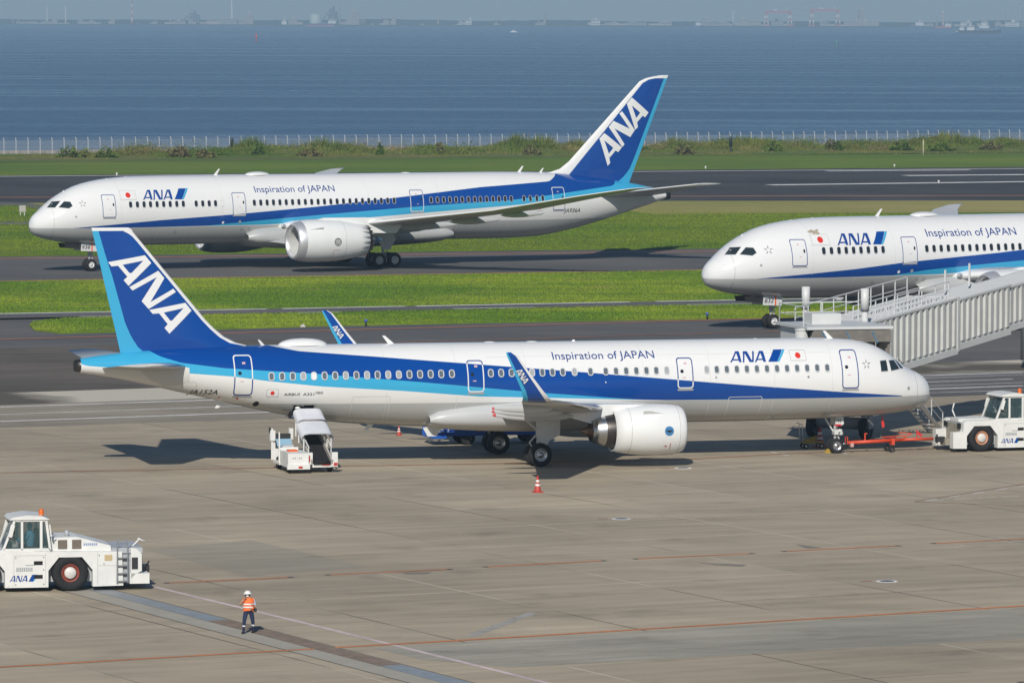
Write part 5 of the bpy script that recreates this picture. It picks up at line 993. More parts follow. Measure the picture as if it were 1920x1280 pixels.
# ---- sea
m, N, L, P = nt('sea_water'); geo = N.new('ShaderNodeNewGeometry')
w1 = sock(N, L, 'ShaderNodeMapping', in_Vector=geo.outputs['Position'], in_Scale=(.10, .16, 1)); wn1 = sock(N, L, 'ShaderNodeTexNoise', in_Vector=w1.outputs[0], in_Scale=1.0, in_Detail=8.0, in_Roughness=.68)
w2 = sock(N, L, 'ShaderNodeMapping', in_Vector=geo.outputs['Position'], in_Scale=(.0011, .0125, 1)); wn2 = sock(N, L, 'ShaderNodeTexNoise', in_Vector=w2.outputs[0], in_Scale=1.0, in_Detail=5.0, in_Roughness=.55)
rr = sock(N, L, 'ShaderNodeMapRange', in_Value=wn2.outputs[0], in_1=.5, in_2=.72, in_3=.30, in_4=.18); L.new(rr.outputs[0], P.inputs['Roughness'])
bs = sock(N, L, 'ShaderNodeMapRange', in_Value=wn2.outputs[0], in_1=.46, in_2=.70, in_3=.95, in_4=.36)
w3 = sock(N, L, 'ShaderNodeMapping', in_Vector=geo.outputs['Position'], in_Scale=(.16, .03, 1)); wn3 = sock(N, L, 'ShaderNodeTexNoise', in_Vector=w3.outputs[0], in_Scale=1.0, in_Detail=5.0, in_Roughness=.7); b3 = sock(N, L, 'ShaderNodeMapRange', in_Value=wn3.outputs[0], in_1=.32, in_2=.68, in_3=.35, in_4=1.25); bm3 = sock(N, L, 'ShaderNodeMath', operation='MULTIPLY', in_0=bs.outputs[0], in_1=b3.outputs[0])
bp = sock(N, L, 'ShaderNodeBump', in_Height=wn1.outputs[0], in_Strength=bm3.outputs[0], in_Distance=2.2); L.new(bp.outputs[0], P.inputs['Normal'])
P.inputs['Base Color'].default_value = (.018, .068, .155, 1); P.inputs['IOR'].default_value = 1.333
SEA_Z = -6.0; FARY = 10150.0
sheet('sea', [(-5200, -900), (5200, -900), (5200, 14000), (-5200, 14000)], SEA_Z, m)

# ================================================================== vehicles and people on the apron
def worn_paint(name, col):
    m, N, L, P = nt(name); tc = N.new('ShaderNodeTexCoord'); n1 = sock(N, L, 'ShaderNodeTexNoise', in_Vector=tc.outputs['Object'], in_Scale=1.6, in_Detail=6.0, in_Roughness=.65); n2 = sock(N, L, 'ShaderNodeTexNoise', in_Vector=tc.outputs['Object'], in_Scale=5.0, in_Detail=8.0, in_Roughness=.75)
    r1 = sock(N, L, 'ShaderNodeMapRange', in_Value=n1.outputs[0], in_1=.3, in_2=.7, in_3=.90, in_4=1.04); r2 = sock(N, L, 'ShaderNodeMapRange', in_Value=n2.outputs[0], in_1=.60, in_2=.72, in_3=0, in_4=.55); mx = N.new('ShaderNodeMix'); mx.data_type = 'RGBA'; L.new(r2.outputs[0], mx.inputs[0]); mx.inputs[6].default_value = (*col, 1); mx.inputs[7].default_value = (.33, .27, .20, 1)
    v = sock(N, L, 'ShaderNodeVectorMath', operation='SCALE', in_0=mx.outputs[2], in_Scale=r1.outputs[0]); L.new(v.outputs[0], P.inputs['Base Color']); P.inputs['Roughness'].default_value = .42; return m
VWHITE = worn_paint('vehicle_white', (.74, .74, .71)); VGREY = mat('vehicle_grey', (.42, .44, .46), .45, var=.1, scale=2); DARK = mat('dark_plastic', (.025, .025, .027), .6); RUST = mat('rusty_wheel', (.24, .05, .03), .6, var=.25, scale=6); SALMON = mat('salmon_wheel', (.52, .25, .14), .55, var=.15, scale=6); HUBW = mat('hub_white', (.66, .64, .60), .45, var=.12, scale=6); BEACON = mat('amber_beacon', (.70, .14, .01), .3); CABGLASS = mat('cab_glass', (.05, .11, .12), .08, coat=.6); YEL = mat('yellow_paint', (.42, .28, .04), .5, var=.15); REDO = mat('towbar_orange_red', (.62, .07, .025), .45, var=.12, scale=3); LAMPW = mat('headlamp', (.55, .55, .52), .15, .5)
def arch(cx, r, z0, z1): return [(cx - r, z0), (cx - r, z1 * .62), (cx - r * .52, z1), (cx + r * .52, z1), (cx + r, z1 * .62), (cx + r, z0)]
def tractor(label, X, Y, rz, code, ring, driver, shirt):
    t = thing('tow_tractor', label, 'tow tractor', (X, Y, 0), rz, 'white tow tractors'); W = 1.32        # half width; x runs aft from the front axle; the side in view is -y
    WB = 3.4
    body = [(-1.62, .2), (-1.62, 1.03), (-1.05, 1.05), (-1.05, 1.5), (-.9, 1.6), (.75, 1.64), (2.6, 1.56), (WB + 2.0, 1.52), (WB + 2.05, .2), (WB + .87, .18)] + arch(WB, .86, .18, 1.33)[::-1] + [(WB - .92, .18), (.95, .18)] + arch(0, .86, .18, 1.33)[::-1]
    b = MB(); b.prism(body, -W, -W + .42); b.build('side_body', VWHITE, t); b = MB(); b.prism(body, W - .42, W); b.build('side_body', VWHITE, t)
    b = MB(); b.box(-1.0, WB + 2.0, -W + .42, W - .42, .35, 1.50); b.build('chassis', VGREY, t)
    b = MB(); b.box(-1.62, -1.0, -.35, .35, .3, .62); b.box(-1.05, -.95, -W + .42, W - .42, .3, 1.4); b.build('hitch_recess', mat('recess_beige', (.34, .31, .25), .7, var=.2), t)
    b = MB(); b.box(-2.0, -1.55, -.13, .13, .45, .72); b.tube((-1.95, 0, .38), (-1.95, 0, .85), .05); b.build('hitch', DARK, t)
    b = MB(); b.box(-1.0, .7, -.55, .55, 1.5, 1.66); b.build('hood', VWHITE, t)
    for y in (-.95, .75):
        b = MB(); b.box(-1.09, -1.05, y - .02, y + .32, 1.22, 1.42); b.build('headlight', LAMPW, t)
        b = MB(); b.box(-1.1, -1.05, y - .06, y + .36, 1.19, 1.45); b.build('lamp_bezel', DARK, t)
    b = MB(); b.tube((-.75, .35, 1.6), (-.95, .35, 2.05), .035); b.tube((-.95, .35, 2.05), (-.85, .35, 2.4), .035); b.build('mirror_arm', VWHITE, t)
    # cab
    A0, A1, A2 = .80, 1.25, 2.62; y0, y1 = -W + .04, .55; zb, zt = 1.62, 2.78
    b = MB()
    for y in (y0, y1 - .08):
        b.bar((A0, y + .04, zb), (A1, y + .04, zt), .09); b.bar((A1 + .28, y + .04, zb), (A1 + .28, y + .04, zt), .09); b.bar((A2 - .35, y + .04, zb), (A2 - .35, y + .04, zt), .10); b.bar((A2, y + .04, zb), (A2 - .16, y + .04, zt), .09); b.bar((A0, y + .04, zb + .02), (A2, y + .04, zb + .02), .09, .1); b.bar((A1, y + .04, zt), (A2 - .16, y + .04, zt), .09, .1)
    b.bar((A0, y0, zb), (A0, y1, zb), .09); b.bar((A1, y0, zt), (A1, y1, zt), .09); b.bar((A2 - .16, y0, zt), (A2 - .16, y1, zt), .09); b.bar((A1 - .2, (y0 + y1) / 2, zb + .55), (A1 - .2, (y0 + y1) / 2, zt - .55), .04); b.box(A0, A2, y0 + .02, y1, 1.3, zb); b.build('cab_frame', VWHITE, t)
    def pane(name, pts):
        b = MB(); b.add(pts, [(0, 1, 2, 3)]); return b.build(name, CLEARG, t, recalc=False)
    for y in (y0 + .05, y1 - .05):
        pane('side_window', [(A0 + .06, y, zb + .06), (A1 + .24, y, zb + .06), (A1 + .24, y, zt - .05), (A1 + .03, y, zt - .05)]); pane('door_window', [(A1 + .33, y, zb + .06), (A2 - .4, y, zb + .06), (A2 - .4, y, zt - .05), (A1 + .33, y, zt - .05)]); pane('rear_quarter_window', [(A2 - .3, y, zb + .06), (A2 - .05, y, zb + .06), (A2 - .18, y, zt - .05), (A2 - .3, y, zt - .05)])
    pane('windscreen', [(A0 + .01, y0 + .06, zb + .05), (A0 + .01, y1 - .06, zb + .05), (A1 + .0, y1 - .06, zt - .05), (A1 + .0, y0 + .06, zt - .05)]); pane('rear_window', [(A2, y0 + .06, zb + .05), (A2, y1 - .06, zb + .05), (A2 - .16, y1 - .06, zt - .05), (A2 - .16, y0 + .06, zt - .05)])
    b = MB(); b.prism([(A1 - .22, 2.80), (A1 - .1, 2.90), (A1 + .5, 2.98), (A2 - .3, 2.93), (A2 - .02, 2.80)], y0 - .06, y1 + .06); b.build('roof', VWHITE, t)
    b = MB(); b.box(1.5, 2.25, -.75, -.2, zb - .1, zb + .15); b.box(2.1, 2.25, -.75, -.2, zb, zb + .75); b.build('seat', DARK, t)
    b = MB(); b.tube((1.15, -.75, 2.05), (1.3, -.75, 2.12), .02); b.lathe([(0, .2), (.03, .2)], (1.28, -.75, 2.12), 'x', 16); b.box(.95, 1.15, y0 + .1, y1 - .1, zb, zb + .3); b.build('dashboard', DARK, t)
    if driver:
        b = MB(); b.lathe([(zb + .1, .16), (zb + .3, .2), (zb + .55, .22), (zb + .68, .12), (zb + .74, .06), (zb + .78, .075), (zb + .86, .1), (zb + .95, .1), (zb + 1.02, .05), (zb + 1.03, .001)], (1.9, -.62, 0), 'z', 16); b.tube((1.85, -.82, zb + .55), (1.6, -.84, zb + .3), .06, .05); b.tube((1.6, -.84, zb + .3), (1.3, -.75, zb + .42), .05, .04)
        dr_ = b.build('person', shirt); dr_.matrix_world = Matrix.Translation((X, Y, 0)) @ Matrix.Rotation(rz, 4, 'Z'); tag(dr_, driver, 'person')
    b = MB(); b.lathe([(0, .11), (.04, .11), (.05, .095), (.2, .09), (.24, .05), (.24, .001)], (A2 - .28, -.72, 2.93), 'z', 14); b.build('beacon', BEACON, t)
    for y, x in ((y0 - .1, A0 + .25), (y1 + .08, A0 + .25), (y0 - .1, A2 + .02)):
        b = MB(); b.bar((x, y, 2.15), (x + (.12 if x < 2 else -.06), y, 2.62), .05, .16); b.bar((x + .05, y, 2.2), (x + .15, y + (.1 if y < 0 else -.1), 2.2), .03); b.build('grab_handle', VWHITE, t)
    # rear hood, deck, ladder, bumper
    hood = [(2.64, 1.5), (2.66, 2.06), (3.7, 2.08), (5.0, 1.72), (5.02, 1.5)]
    b = MB(); b.prism(hood, -.98, .98); b.build('engine_hood', VWHITE, t)
    for x in (2.95, 3.5):
        b = MB(); b.box(x, x + .36, -1.0, -.975, 1.62, 1.97); b.build('grille', mat('grille_brown', (.16, .13, .10), .7, var=.3, scale=20), t)
    V, Fc = tris2d([(rrect(k / 7, k / 7 + .1, 0, 1, .02, 1), []) for k in range(7)]); print_on('printed_mark', V, Fc, lambda a, c: (3.95 + a * .55, -.99, 1.74 + c * .09), mat('faded_blue_print', (.25, .32, .5), .5), t, None)
    b = MB(); b.box(5.0, 6.2, -W + .1, W - .1, .3, 1.45); b.build('rear_body', VGREY, t); b = MB(); b.box(5.02, 6.2, -W + .02, W - .02, 1.45, 1.66); b.build('rear_deck', VGREY, t)
    b = MB(); b.prism([(5.75, .45), (5.75, 1.66), (5.95, 1.62), (6.17, 1.42), (6.17, .75), (5.9, .62)], -W, W); b.build('tail_box', VWHITE, t); b = MB(); b.box(5.7, 6.47, -W, W, .26, .66); b.build('rear_bumper', VWHITE, t)
    b = MB(); b.box(5.78, 6.02, -W - .012, -W + .01, .82, 1.28); b.build('grille', DARK, t)
    b = MB(); b.tube((6.4, 0, .6), (6.62, 0, .62), .06); b.box(6.3, 6.6, -.35, .35, .68, .86); b.tube((6.45, -.2, .7), (6.6, -.2, 1.02), .03); b.build('rear_hitch', DARKMET, t)
    b = MB()
    for x in (5.2, 5.62): b.bar((x, -W - .06, .3), (x + (.03 if x < 5.4 else .0), -W + .02, 2.05), .05)
    for z in (.35, .65, .95, 1.25): b.box(5.2, 5.64, -W - .10, -W + .12, z, z + .04)
    b.bar((5.22, -W, 1.82), (5.62, -W, 1.82), .04); b.build('ladder', STEEL, t)
    b = MB(); b.tube((5.85, -.6, 1.6), (6.2, -.6, 1.95), .03); b.tube((6.1, -.6, 1.95), (6.4, -.6, 1.82), .025); b.build('lamp_arm', VWHITE, t)
    b = MB(); b.tube((3.35, -.5, 2.05), (3.35, -.5, 2.3), .08); b.build('exhaust_stack', VGREY, t)
    # side details
    def plate(name, x0, x1, z0, z1, m_, d=.008): b = MB(); b.box(x0, x1, -W - d, -W + .002, z0, z1); return b.build(name, m_, t)
    plate('tool_locker', WB + 1.32, WB + 1.62, 1.17, 1.40, mat('locker_tan', (.52, .40, .22), .6)); plate('step_slot', 1.98, 2.32, 1.05, 1.20, BLACK); plate('step_slot', 1.98, 2.32, .52, .67, BLACK); plate('panel_seam', 1.2, 2.44, 1.415, 1.425, SEAM); plate('panel_seam', 1.2, 1.21, .25, 1.42, SEAM); plate('panel_seam', 2.43, 2.44, .25, 1.5, SEAM); plate('panel_seam', WB + 1.05, WB + 1.06, .25, 1.5, SEAM); plate('panel_seam', WB + 1.05, WB + 1.98, .98, .99, SEAM)
    for x, z in ((1.28, 1.34), (2.36, 1.34), (2.36, .86), (2.36, .3), (1.28, .3), (WB + 1.12, 1.38), (WB + 1.3, 1.05)): b = MB(); b.tube((x, -W - .01, z), (x, -W, z), .022, n=8); b.build('bolt', DARK, t)
    word_mark(lambda a, c: (1.02 + a * 1.02, -W - .006, .42 + c * .27), t, None)
    V, Fc = text2d(code, 0, .01) if code else tris2d([(rrect(k / 5, k / 5 + .14, 0, 1, .02, 1), []) for k in range(5)]); print_on('lettering' if code else 'printed_mark', V, Fc, lambda a, c: (1.22 + a * .4, y0 - .004, 1.50 + c * .12), BLACKLET, t, None)
    for k in range(9): plate('printed_mark', 1.30 + k * .072, 1.30 + k * .072 + .05, .80, .96, SEAM, .005)
    for k in range(5): plate('printed_mark', 1.66 + k * .065, 1.66 + k * .065 + .05, 1.02, 1.07, SEAM, .005)
    for x in (0, WB):
        for s_ in (-1, 1):
            w = wheel(t, (x, s_ * (W - .24), .71), .71, .44, 0, rim=ring, rimr=.50); b = MB(); b.lathe([(-.24, .001), (-.24, .20), (-.20, .23), (.20, .23), (.24, .20), (.24, .001)], (0, 0, 0), 'y', 24); b.build('hub', HUBW, w)
    return t
m, N, L, P = nt('clear_cab_glass'); P.inputs['Base Color'].default_value = (.06, .11, .115, 1); P.inputs['Roughness'].default_value = .04; P.inputs['Alpha'].default_value = .5; CLEARG = m
pL = ground(131, 1107); rzL = .20; fx = pL - 3.4 * np.array([math.cos(rzL), math.sin(rzL)]) + 1.08 * np.array([-math.sin(rzL), math.cos(rzL)])
tractor('white tow tractor cut by the left picture edge, ladder and dark red wheel rims', fx[0], fx[1], rzL, 'T4088', RUST, 'person in a light blue shirt seated in the left tow tractor cab', mat('driver_blue', (.12, .33, .48), .7))
pR = ground(1838, 846); rzR = .33; fx = pR + 1.08 * np.array([-math.sin(rzR), math.cos(rzR)])
tractor('white tow tractor at the right edge coupled to the red tow bar, salmon rims', fx[0], fx[1], rzR, None, SALMON, 'person in dark clothes seated in the right tow tractor cab', mat('driver_dark', (.05, .06, .08), .7))
R_front = np.array([fx[0], fx[1]]) - 1.9 * np.array([math.cos(rzR), math.sin(rzR)])

# tow bar from the nose gear to the tractor hitch
ng = np.array(PA.at(4.75, 0, 0)[:2]); dv = R_front - ng; Lt = np.linalg.norm(dv); tb = thing('tow_bar', 'red tow bar linking the nose gear of the parked airliner to the tractor', 'tow bar', (ng[0], ng[1], 0), math.atan2(dv[1], dv[0]))
b = MB(); b.tube((.35, 0, .50), (Lt * .62, 0, .60), .095); b.tube((Lt * .62, 0, .60), (Lt - .25, 0, .62), .075); b.build('bar', REDO, tb)
b = MB(); b.tube((0, 0, .42), (.4, 0, .5), .05); b.bar((-.05, -.2, .42), (-.05, .2, .42), .08); b.build('tow_head', STEEL, tb)
b = MB(); b.box(Lt * .51, Lt * .54, -.22, .22, .36, .70); b.bar((Lt * .52, -.3, .2), (Lt * .52, .3, .2), .07); b.bar((Lt * .42, 0, .75), (Lt * .66, 0, .82), .05); b.bar((.3, -.16, .45), (.3, -.16, .8), .04); b.bar((.3, .16, .45), (.3, .16, .8), .04); b.bar((.3, -.16, .8), (.3, .16, .8), .04); b.bar((1.3, 0, .5), (1.3, 0, .98), .06); b.bar((1.3, 0, .96), (1.42, 0, .96), .05); b.bar((Lt * .62, -.1, .66), (Lt * .72, -.1, .92), .05); b.bar((Lt * .72, -.1, .92), (Lt * .60, .1, .98), .04); b.build('bracket', REDO, tb)
for s_ in (-.3, .3): wheel(tb, (Lt * .5, s_, .17), .17, .1, 0, rim=DARKMET)
b = MB(); b.bar((.55, -.12, .30), (.55, -.12, .5), .16); b.build('shear_plate', mat('plate_white_red', (.6, .35, .32), .5), tb)
b = MB(); b.bar((Lt * .78, 0, .6), (Lt * .78, 0, 1.12), .03); b.add([(Lt * .78, 0, 1.08), (Lt * .78 + .32, -.05, .82), (Lt * .78 + .24, -.04, .72), (Lt * .78, 0, .88)], [(0, 1, 2, 3)]); b.build('streamer', RED, tb)

# cones
def cone(u, v, label, h=.72):
    p = ground(u, v); t = thing('traffic_cone', label, 'traffic cone', (p[0], p[1], 0), .4, 'traffic cones around the parked airliner'); k = h / .72
    b = MB(); b.box(-.2 * k, .2 * k, -.2 * k, .2 * k, .004, .045 * k); b.build('base', CONER, t); b = MB(); b.lathe([(.04 * k, .155 * k), (.10 * k, .15 * k), (.72 * k, .03 * k), (.722 * k, .001)], (0, 0, 0), 'z', 20); b.build('body', CONER, t)
    rr_ = lambda z: (.15 + (.03 - .15) * (z - .10) / .62) * k + .004
    for z0, z1 in ((.28, .37), (.45, .54)): b = MB(); b.lathe([(z0 * k, rr_(z0)), (z1 * k, rr_(z1))], (0, 0, 0), 'z', 20); b.build('reflective_band', CONEW, t)
CONER = mat('cone_red', (.50, .055, .035), .5, var=.1); CONEW = mat('cone_white', (.72, .70, .68), .5)
cone(1008, 922.5, 'red and white traffic cone alone on the apron below the wing', .78); cone(1537, 838, 'red and white traffic cone beside the nose wheel', 1.05); cone(748, 816, 'plain orange-red traffic cone under the rear belly', .52)

# small yellow chock trolley by the nose wheel
p = ground(1522, 840); t = thing('chock_trolley', 'small yellow wheeled trolley beside the nose wheel', 'trolley', (p[0], p[1], 0), .27)
b = MB(); b.box(-.55, .55, -.3, .3, .28, .36); b.box(-.4, .1, -.2, .2, .36, .5); b.tube((-.1, 0, .5), (.3, 0, .56), .08); b.build('deck', YEL, t); b = MB(); b.bar((-.55, -.25, .3), (-.62, -.25, 1.25), .035); b.bar((-.55, .25, .3), (-.62, .25, 1.25), .035); b.bar((-.62, -.25, 1.25), (-.75, .25, 1.32), .035); b.build('handle', STEEL, t)
for x in (-.4, .45):
    for s_ in (-.28, .28): wheel(t, (x, s_, .13), .13, .07, 0, rim=HUBW)
p = ground(1553, 848.6); b = MB(); b.prism([(-.22, 0), (.22, 0), (.12, .16), (-.1, .16)], -.12, .12); b.tube((-.1, 0, .17), (.1, 0, .17), .03); o = b.build('wheel_chock', YEL); o.location = (p[0], p[1], .002); o.rotation_euler = (0, 0, .27); tag(o, 'yellow wheel chock lying against the nose wheel', 'chock')
pt = PA.at(2.6, .2, 1.86); b = MB(); b.add([(0, 0, 0), (.05, .03, 0), (.14, .02, -.55), (.0, 0, -.62), (-.04, .0, -.3)], [(0, 1, 2, 3, 4)]); b.tube((0, 0, .08), (0, 0, 0), .012, n=5); o = b.build('warning_streamer', RED); o.location = pt; tag(o, 'red warning streamer hanging under the parked airliner nose', 'streamer')

# belt loader with canopy at the rear hold
bl0, bl1 = ground(602, 886), np.array(PA.at(33.25, 2.35, 0)[:2]); dv = bl1 - bl0; Lb = np.linalg.norm(dv); bl = thing('belt_loader', 'white belt loader with canopy parked at the open rear hold', 'belt loader', (bl0[0], bl0[1], 0), math.atan2(dv[1], dv[0]))
# local x towards the aircraft, +y to the left (driver side)
zr, zf = .62, 1.72; ang = math.atan2(zf - zr, Lb)
zl = lambda x: zr + (zf - zr) * x / Lb
b = MB(); b.add([(-.15, -.41, zl(-.15)), (-.15, .41, zl(-.15)), (Lb, .41, zl(Lb)), (Lb, -.41, zl(Lb)), (-.15, -.41, zl(-.15) - .12), (-.15, .41, zl(-.15) - .12), (Lb, .41, zl(Lb) - .12), (Lb, -.41, zl(Lb) - .12)], [(0, 1, 2, 3), (4, 7, 6, 5), (0, 4, 5, 1), (0, 3, 7, 4), (1, 5, 6, 2), (2, 6, 7, 3)]); b.tube((-.17, -.41, zr - .1), (-.17, .41, zr - .1), .09); b.build('belt', mat('belt_black', (.008, .008, .009), .85, var=.2), bl)
b = MB()
for y in (-.5, .5): b.bar((-.2, y, zl(-.2)), (Lb, y, zl(Lb)), .08, .24)
b.build('belt_frame', mat('frame_worn', (.45, .42, .38), .6, var=.25, scale=3), bl)
b = MB()
for y in (-.56, .56):
    b.bar((.2, y, zl(.2) + .5), (Lb * .9, y, zl(Lb * .9) + .45), .05)
    for x in (.3, 1.2, 2.1, 3.0): b.bar((x, y, zl(x)), (x, y, zl(x) + .5), .045)
b.build('handrail', VWHITE, bl)
def arch_roof(name, x0, x1, hw, dz, m_):
    b = MB(); pr = [(-hw, -.42), (-hw, -.1), (-hw * .86, .02), (-hw * .6, .06), (hw * .6, .06), (hw * .86, .02), (hw, -.1), (hw, -.3)]; n = 7; k = len(pr); vs = []
    for i in range(n):
        x = x0 + (x1 - x0) * i / (n - 1)
        for y, z in pr: vs.append((x, y, zl(x) + dz + z + (.0 if i % 2 else .012)))
    b.add(vs, [(i * k + j, i * k + j + 1, (i + 1) * k + j + 1, (i + 1) * k + j) for i in range(n - 1) for j in range(k - 1)], 0, True); vs2 = [(x, y * .97, z - .025) for x, y, z in vs]; b.add(vs2, [(i * k + j, i * k + j + 1, (i + 1) * k + j + 1, (i + 1) * k + j) for i in range(n - 1) for j in range(k - 1)], 0, True); b.build(name, m_, bl, recalc=False)
CANV = mat('canopy_canvas', (.66, .67, .70), .55, var=.08, scale=2, bump=.15)
arch_roof('canopy', 1.95, Lb + .3, .72, 1.0, CANV); arch_roof('canopy', .75, 2.1, .78, .86, CANV)
b = MB()
for x, d in ((.85, .45), (2.0, .6), (Lb - .1, .6)):
    for y in (-.68, .68): MB().bar((x, y, zl(x) - .1), (x, y, zl(x) + d + .2), .05).build('canopy_post', VWHITE, bl)
b = MB()
for y in (-.64, .64): b.add([(2.1, y, zl(2.1) + .1), (Lb, y, zl(Lb) + .1), (Lb, y, zl(Lb) + .75), (2.1, y, zl(2.1) + .75)], [(0, 1, 2, 3)])
b.build('side_curtain', mat('clear_curtain', (.5, .5, .5), .4, var=.15, scale=3), bl)
b = MB(); b.box(-.1, Lb * .8, -.5, .45, .28, .48); b.box(-.15, .1, .45, .78, .42, 1.0); b.box(-.15, .1, -.8, -.5, .3, 1.0); b.build('chassis', VWHITE, bl)
b = MB(); b.box(-.16, -.13, -.42, -.02, .38, .55); b.box(-.17, -.14, .58, .76, .55, .85); b.box(-.17, -.14, -.78, -.6, .35, .5); b.build('tail_light', mat('tail_lamp_red', (.5, .04, .02), .4), bl); b = MB(); b.box(-.17, -.14, .02, .4, .42, .55); b.build('number_plate', VGREY, bl)
_n0 = set(bl.children)
b = MB(); b.prism([(-.3, .3), (-.3, .98), (.05, 1.02), (1.5, 1.02), (1.5, .3)], .92, 1.95); b.build('engine_box', VWHITE, bl); b = MB(); b.box(-.42, -.28, .88, 2.0, .22, .45); b.build('bumper', VWHITE, bl); b = MB(); b.box(.45, .95, 1.3, 1.75, 1.02, 1.1); b.build('orange_bag', ORANGE, bl); b = MB(); b.box(-.44, -.41, 1.25, 1.45, .27, .37); b.build('tail_light', MATS['tail_lamp_red'], bl)
V, Fc = tris2d([(rrect(k / 5, k / 5 + .13, 0, 1, .02, 1), []) for k in (0, 1, 3, 4)]); print_on('printed_mark', V, Fc, lambda a, c: (-.305, 1.72 - a * .5, .72 + c * .07), SEAM, bl, None)
b = MB(); b.box(1.5, 3.0, 1.0, 2.0, .3, .42); b.box(3.1, 3.3, 1.0, 2.0, .42, 1.25); b.box(1.5, 1.62, 1.05, 1.95, .42, 1.15); b.bar((1.5, 2.0, .4), (1.5, 2.0, 1.9), .06); b.bar((3.2, 2.0, .4), (3.2, 2.0, 1.95), .08); b.bar((3.2, 1.05, .4), (3.2, 1.05, 1.95), .08); b.box(3.1, 3.35, 1.85, 2.1, 1.35, 1.85); b.box(3.1, 3.35, .95, 1.15, 1.4, 1.95); b.build('cab_frame', VWHITE, bl)
b = MB(); b.box(1.95, 2.45, 1.25, 1.8, .45, .62); b.box(1.62, 1.8, 1.25, 1.8, .6, 1.25); b.build('seat', VGREY, bl); b = MB(); b.box(3.05, 3.15, 1.1, 1.85, 1.0, 1.7); b.build('dashboard', DARK, bl); b = MB(); b.add([(2.6, 1.1, 1.1), (2.6, 1.85, 1.1), (3.0, 1.85, 1.45), (3.0, 1.1, 1.45)], [(0, 1, 2, 3)]); b.build('blue_panel', mat('panel_light_blue', (.25, .42, .55), .4), bl); b = MB(); b.tube((3.2, 2.05, 1.6), (3.2, 2.12, 1.85), .02); b.box(3.18, 3.22, 2.06, 2.16, 1.75, 2.0); b.build('mirror', DARK, bl)
for o_ in bl.children:
    if o_ not in _n0: o_.location.y -= .24
for x in (.55, 3.6):
    for y in (-.55, 1.5): wheel(bl, (x if x < 1 else 2.8, y, .3), .3, .2, 0, rim=HUBW)
# worker in the hold, only helmet and shoulders show
pw = PA.at(33.55, 1.25, 0); b = MB(); b.lathe([(2.34, .18), (2.55, .2), (2.66, .17), (2.7, .07), (2.74, .07), (2.78, .1), (2.86, .11), (2.9, .1)], (0, 0, 0), 'z', 16); b.tube((-.12, -.08, 2.62), (-.28, -.25, 2.42), .06, .045); o = b.build('person', mat('worker_navy', (.05, .08, .16), .8)); o.location = (pw[0], pw[1], 0); tag(o, 'person in white helmet and navy clothes working inside the open hold', 'person')
b = MB(); b.sphere((0, 0, 2.87), .135, 16, sc=(1, 1, .9), z0=0.0, z1=1.0); b.lathe([(2.87, .16), (2.885, .135)], (0, 0, 0), 'z', 16); b.build('helmet', mat('helmet_white', (.78, .78, .74), .35), o)

# blue hydrant truck behind the main gear
p = ground(838, 832); ht = thing('hydrant_truck', 'blue low refuelling truck half hidden behind the main wheels', 'truck', (p[0], p[1], 0), .27); HB = mat('truck_blue', (.02, .12, .50), .4, var=.1); b = MB(); b.box(-.95, 5.4, -.95, .95, .48, .66); b.build('chassis', HB, ht)
b = MB()
for y in (-.98, .98): b.bar((-1.0, y, .42), (-1.0, y, 1.3), .12); b.bar((-1.0, y, 1.28), (1.5, y, 1.28), .12); b.bar((-.35, y, .42), (-.35, y, 1.3), .1); b.bar((-1.0, y, .42), (-.3, y, .42), .09)
b.bar((-1.0, -.98, 1.28), (-1.0, .98, 1.28), .1); b.bar((-1.0, -.98, .42), (-1.0, .98, .42), .1); b.build('platform_frame', HB, ht)
b = MB(); b.prism([(.2, .66), (.2, 1.05), (1.4, 1.22), (1.7, .66)], -.95, .95); b.box(2.0, 3.2, -.9, .9, .66, 1.25); b.build('tank_cover', HB, ht); b = MB(); b.box(3.5, 5.3, -.95, .95, .66, 1.7); b.build('cab', HB, ht); b = MB(); b.box(3.9, 5.0, -.97, -.94, 1.15, 1.6); b.build('cab_window', CABGLASS, ht)
b = MB()
for x in (-.75, -.55, -.1): b.tube((x, -.5, .5), (x + .12, -.55, 1.25), .03); b.tube((x + .12, -.55, 1.25), (x + .3, -.4, .7), .03)
b.build('hose', mat('hose_white', (.55, .55, .52), .5), ht); b = MB(); b.box(.1, .32, -1.0, -.8, .86, 1.08); b.box(1.4, 1.55, -1.0, -.9, .7, 1.0); b.build('red_box', ORANGE, ht); b = MB(); b.tube((-.6, -.9, .55), (-.45, -.9, .72), .05); b.build('valve', YEL, ht)
for x in (.9, 4.4):
    for s_ in (-.82, .82): wheel(ht, (x, s_, .38), .38, .25, 0, rim=DARKMET)

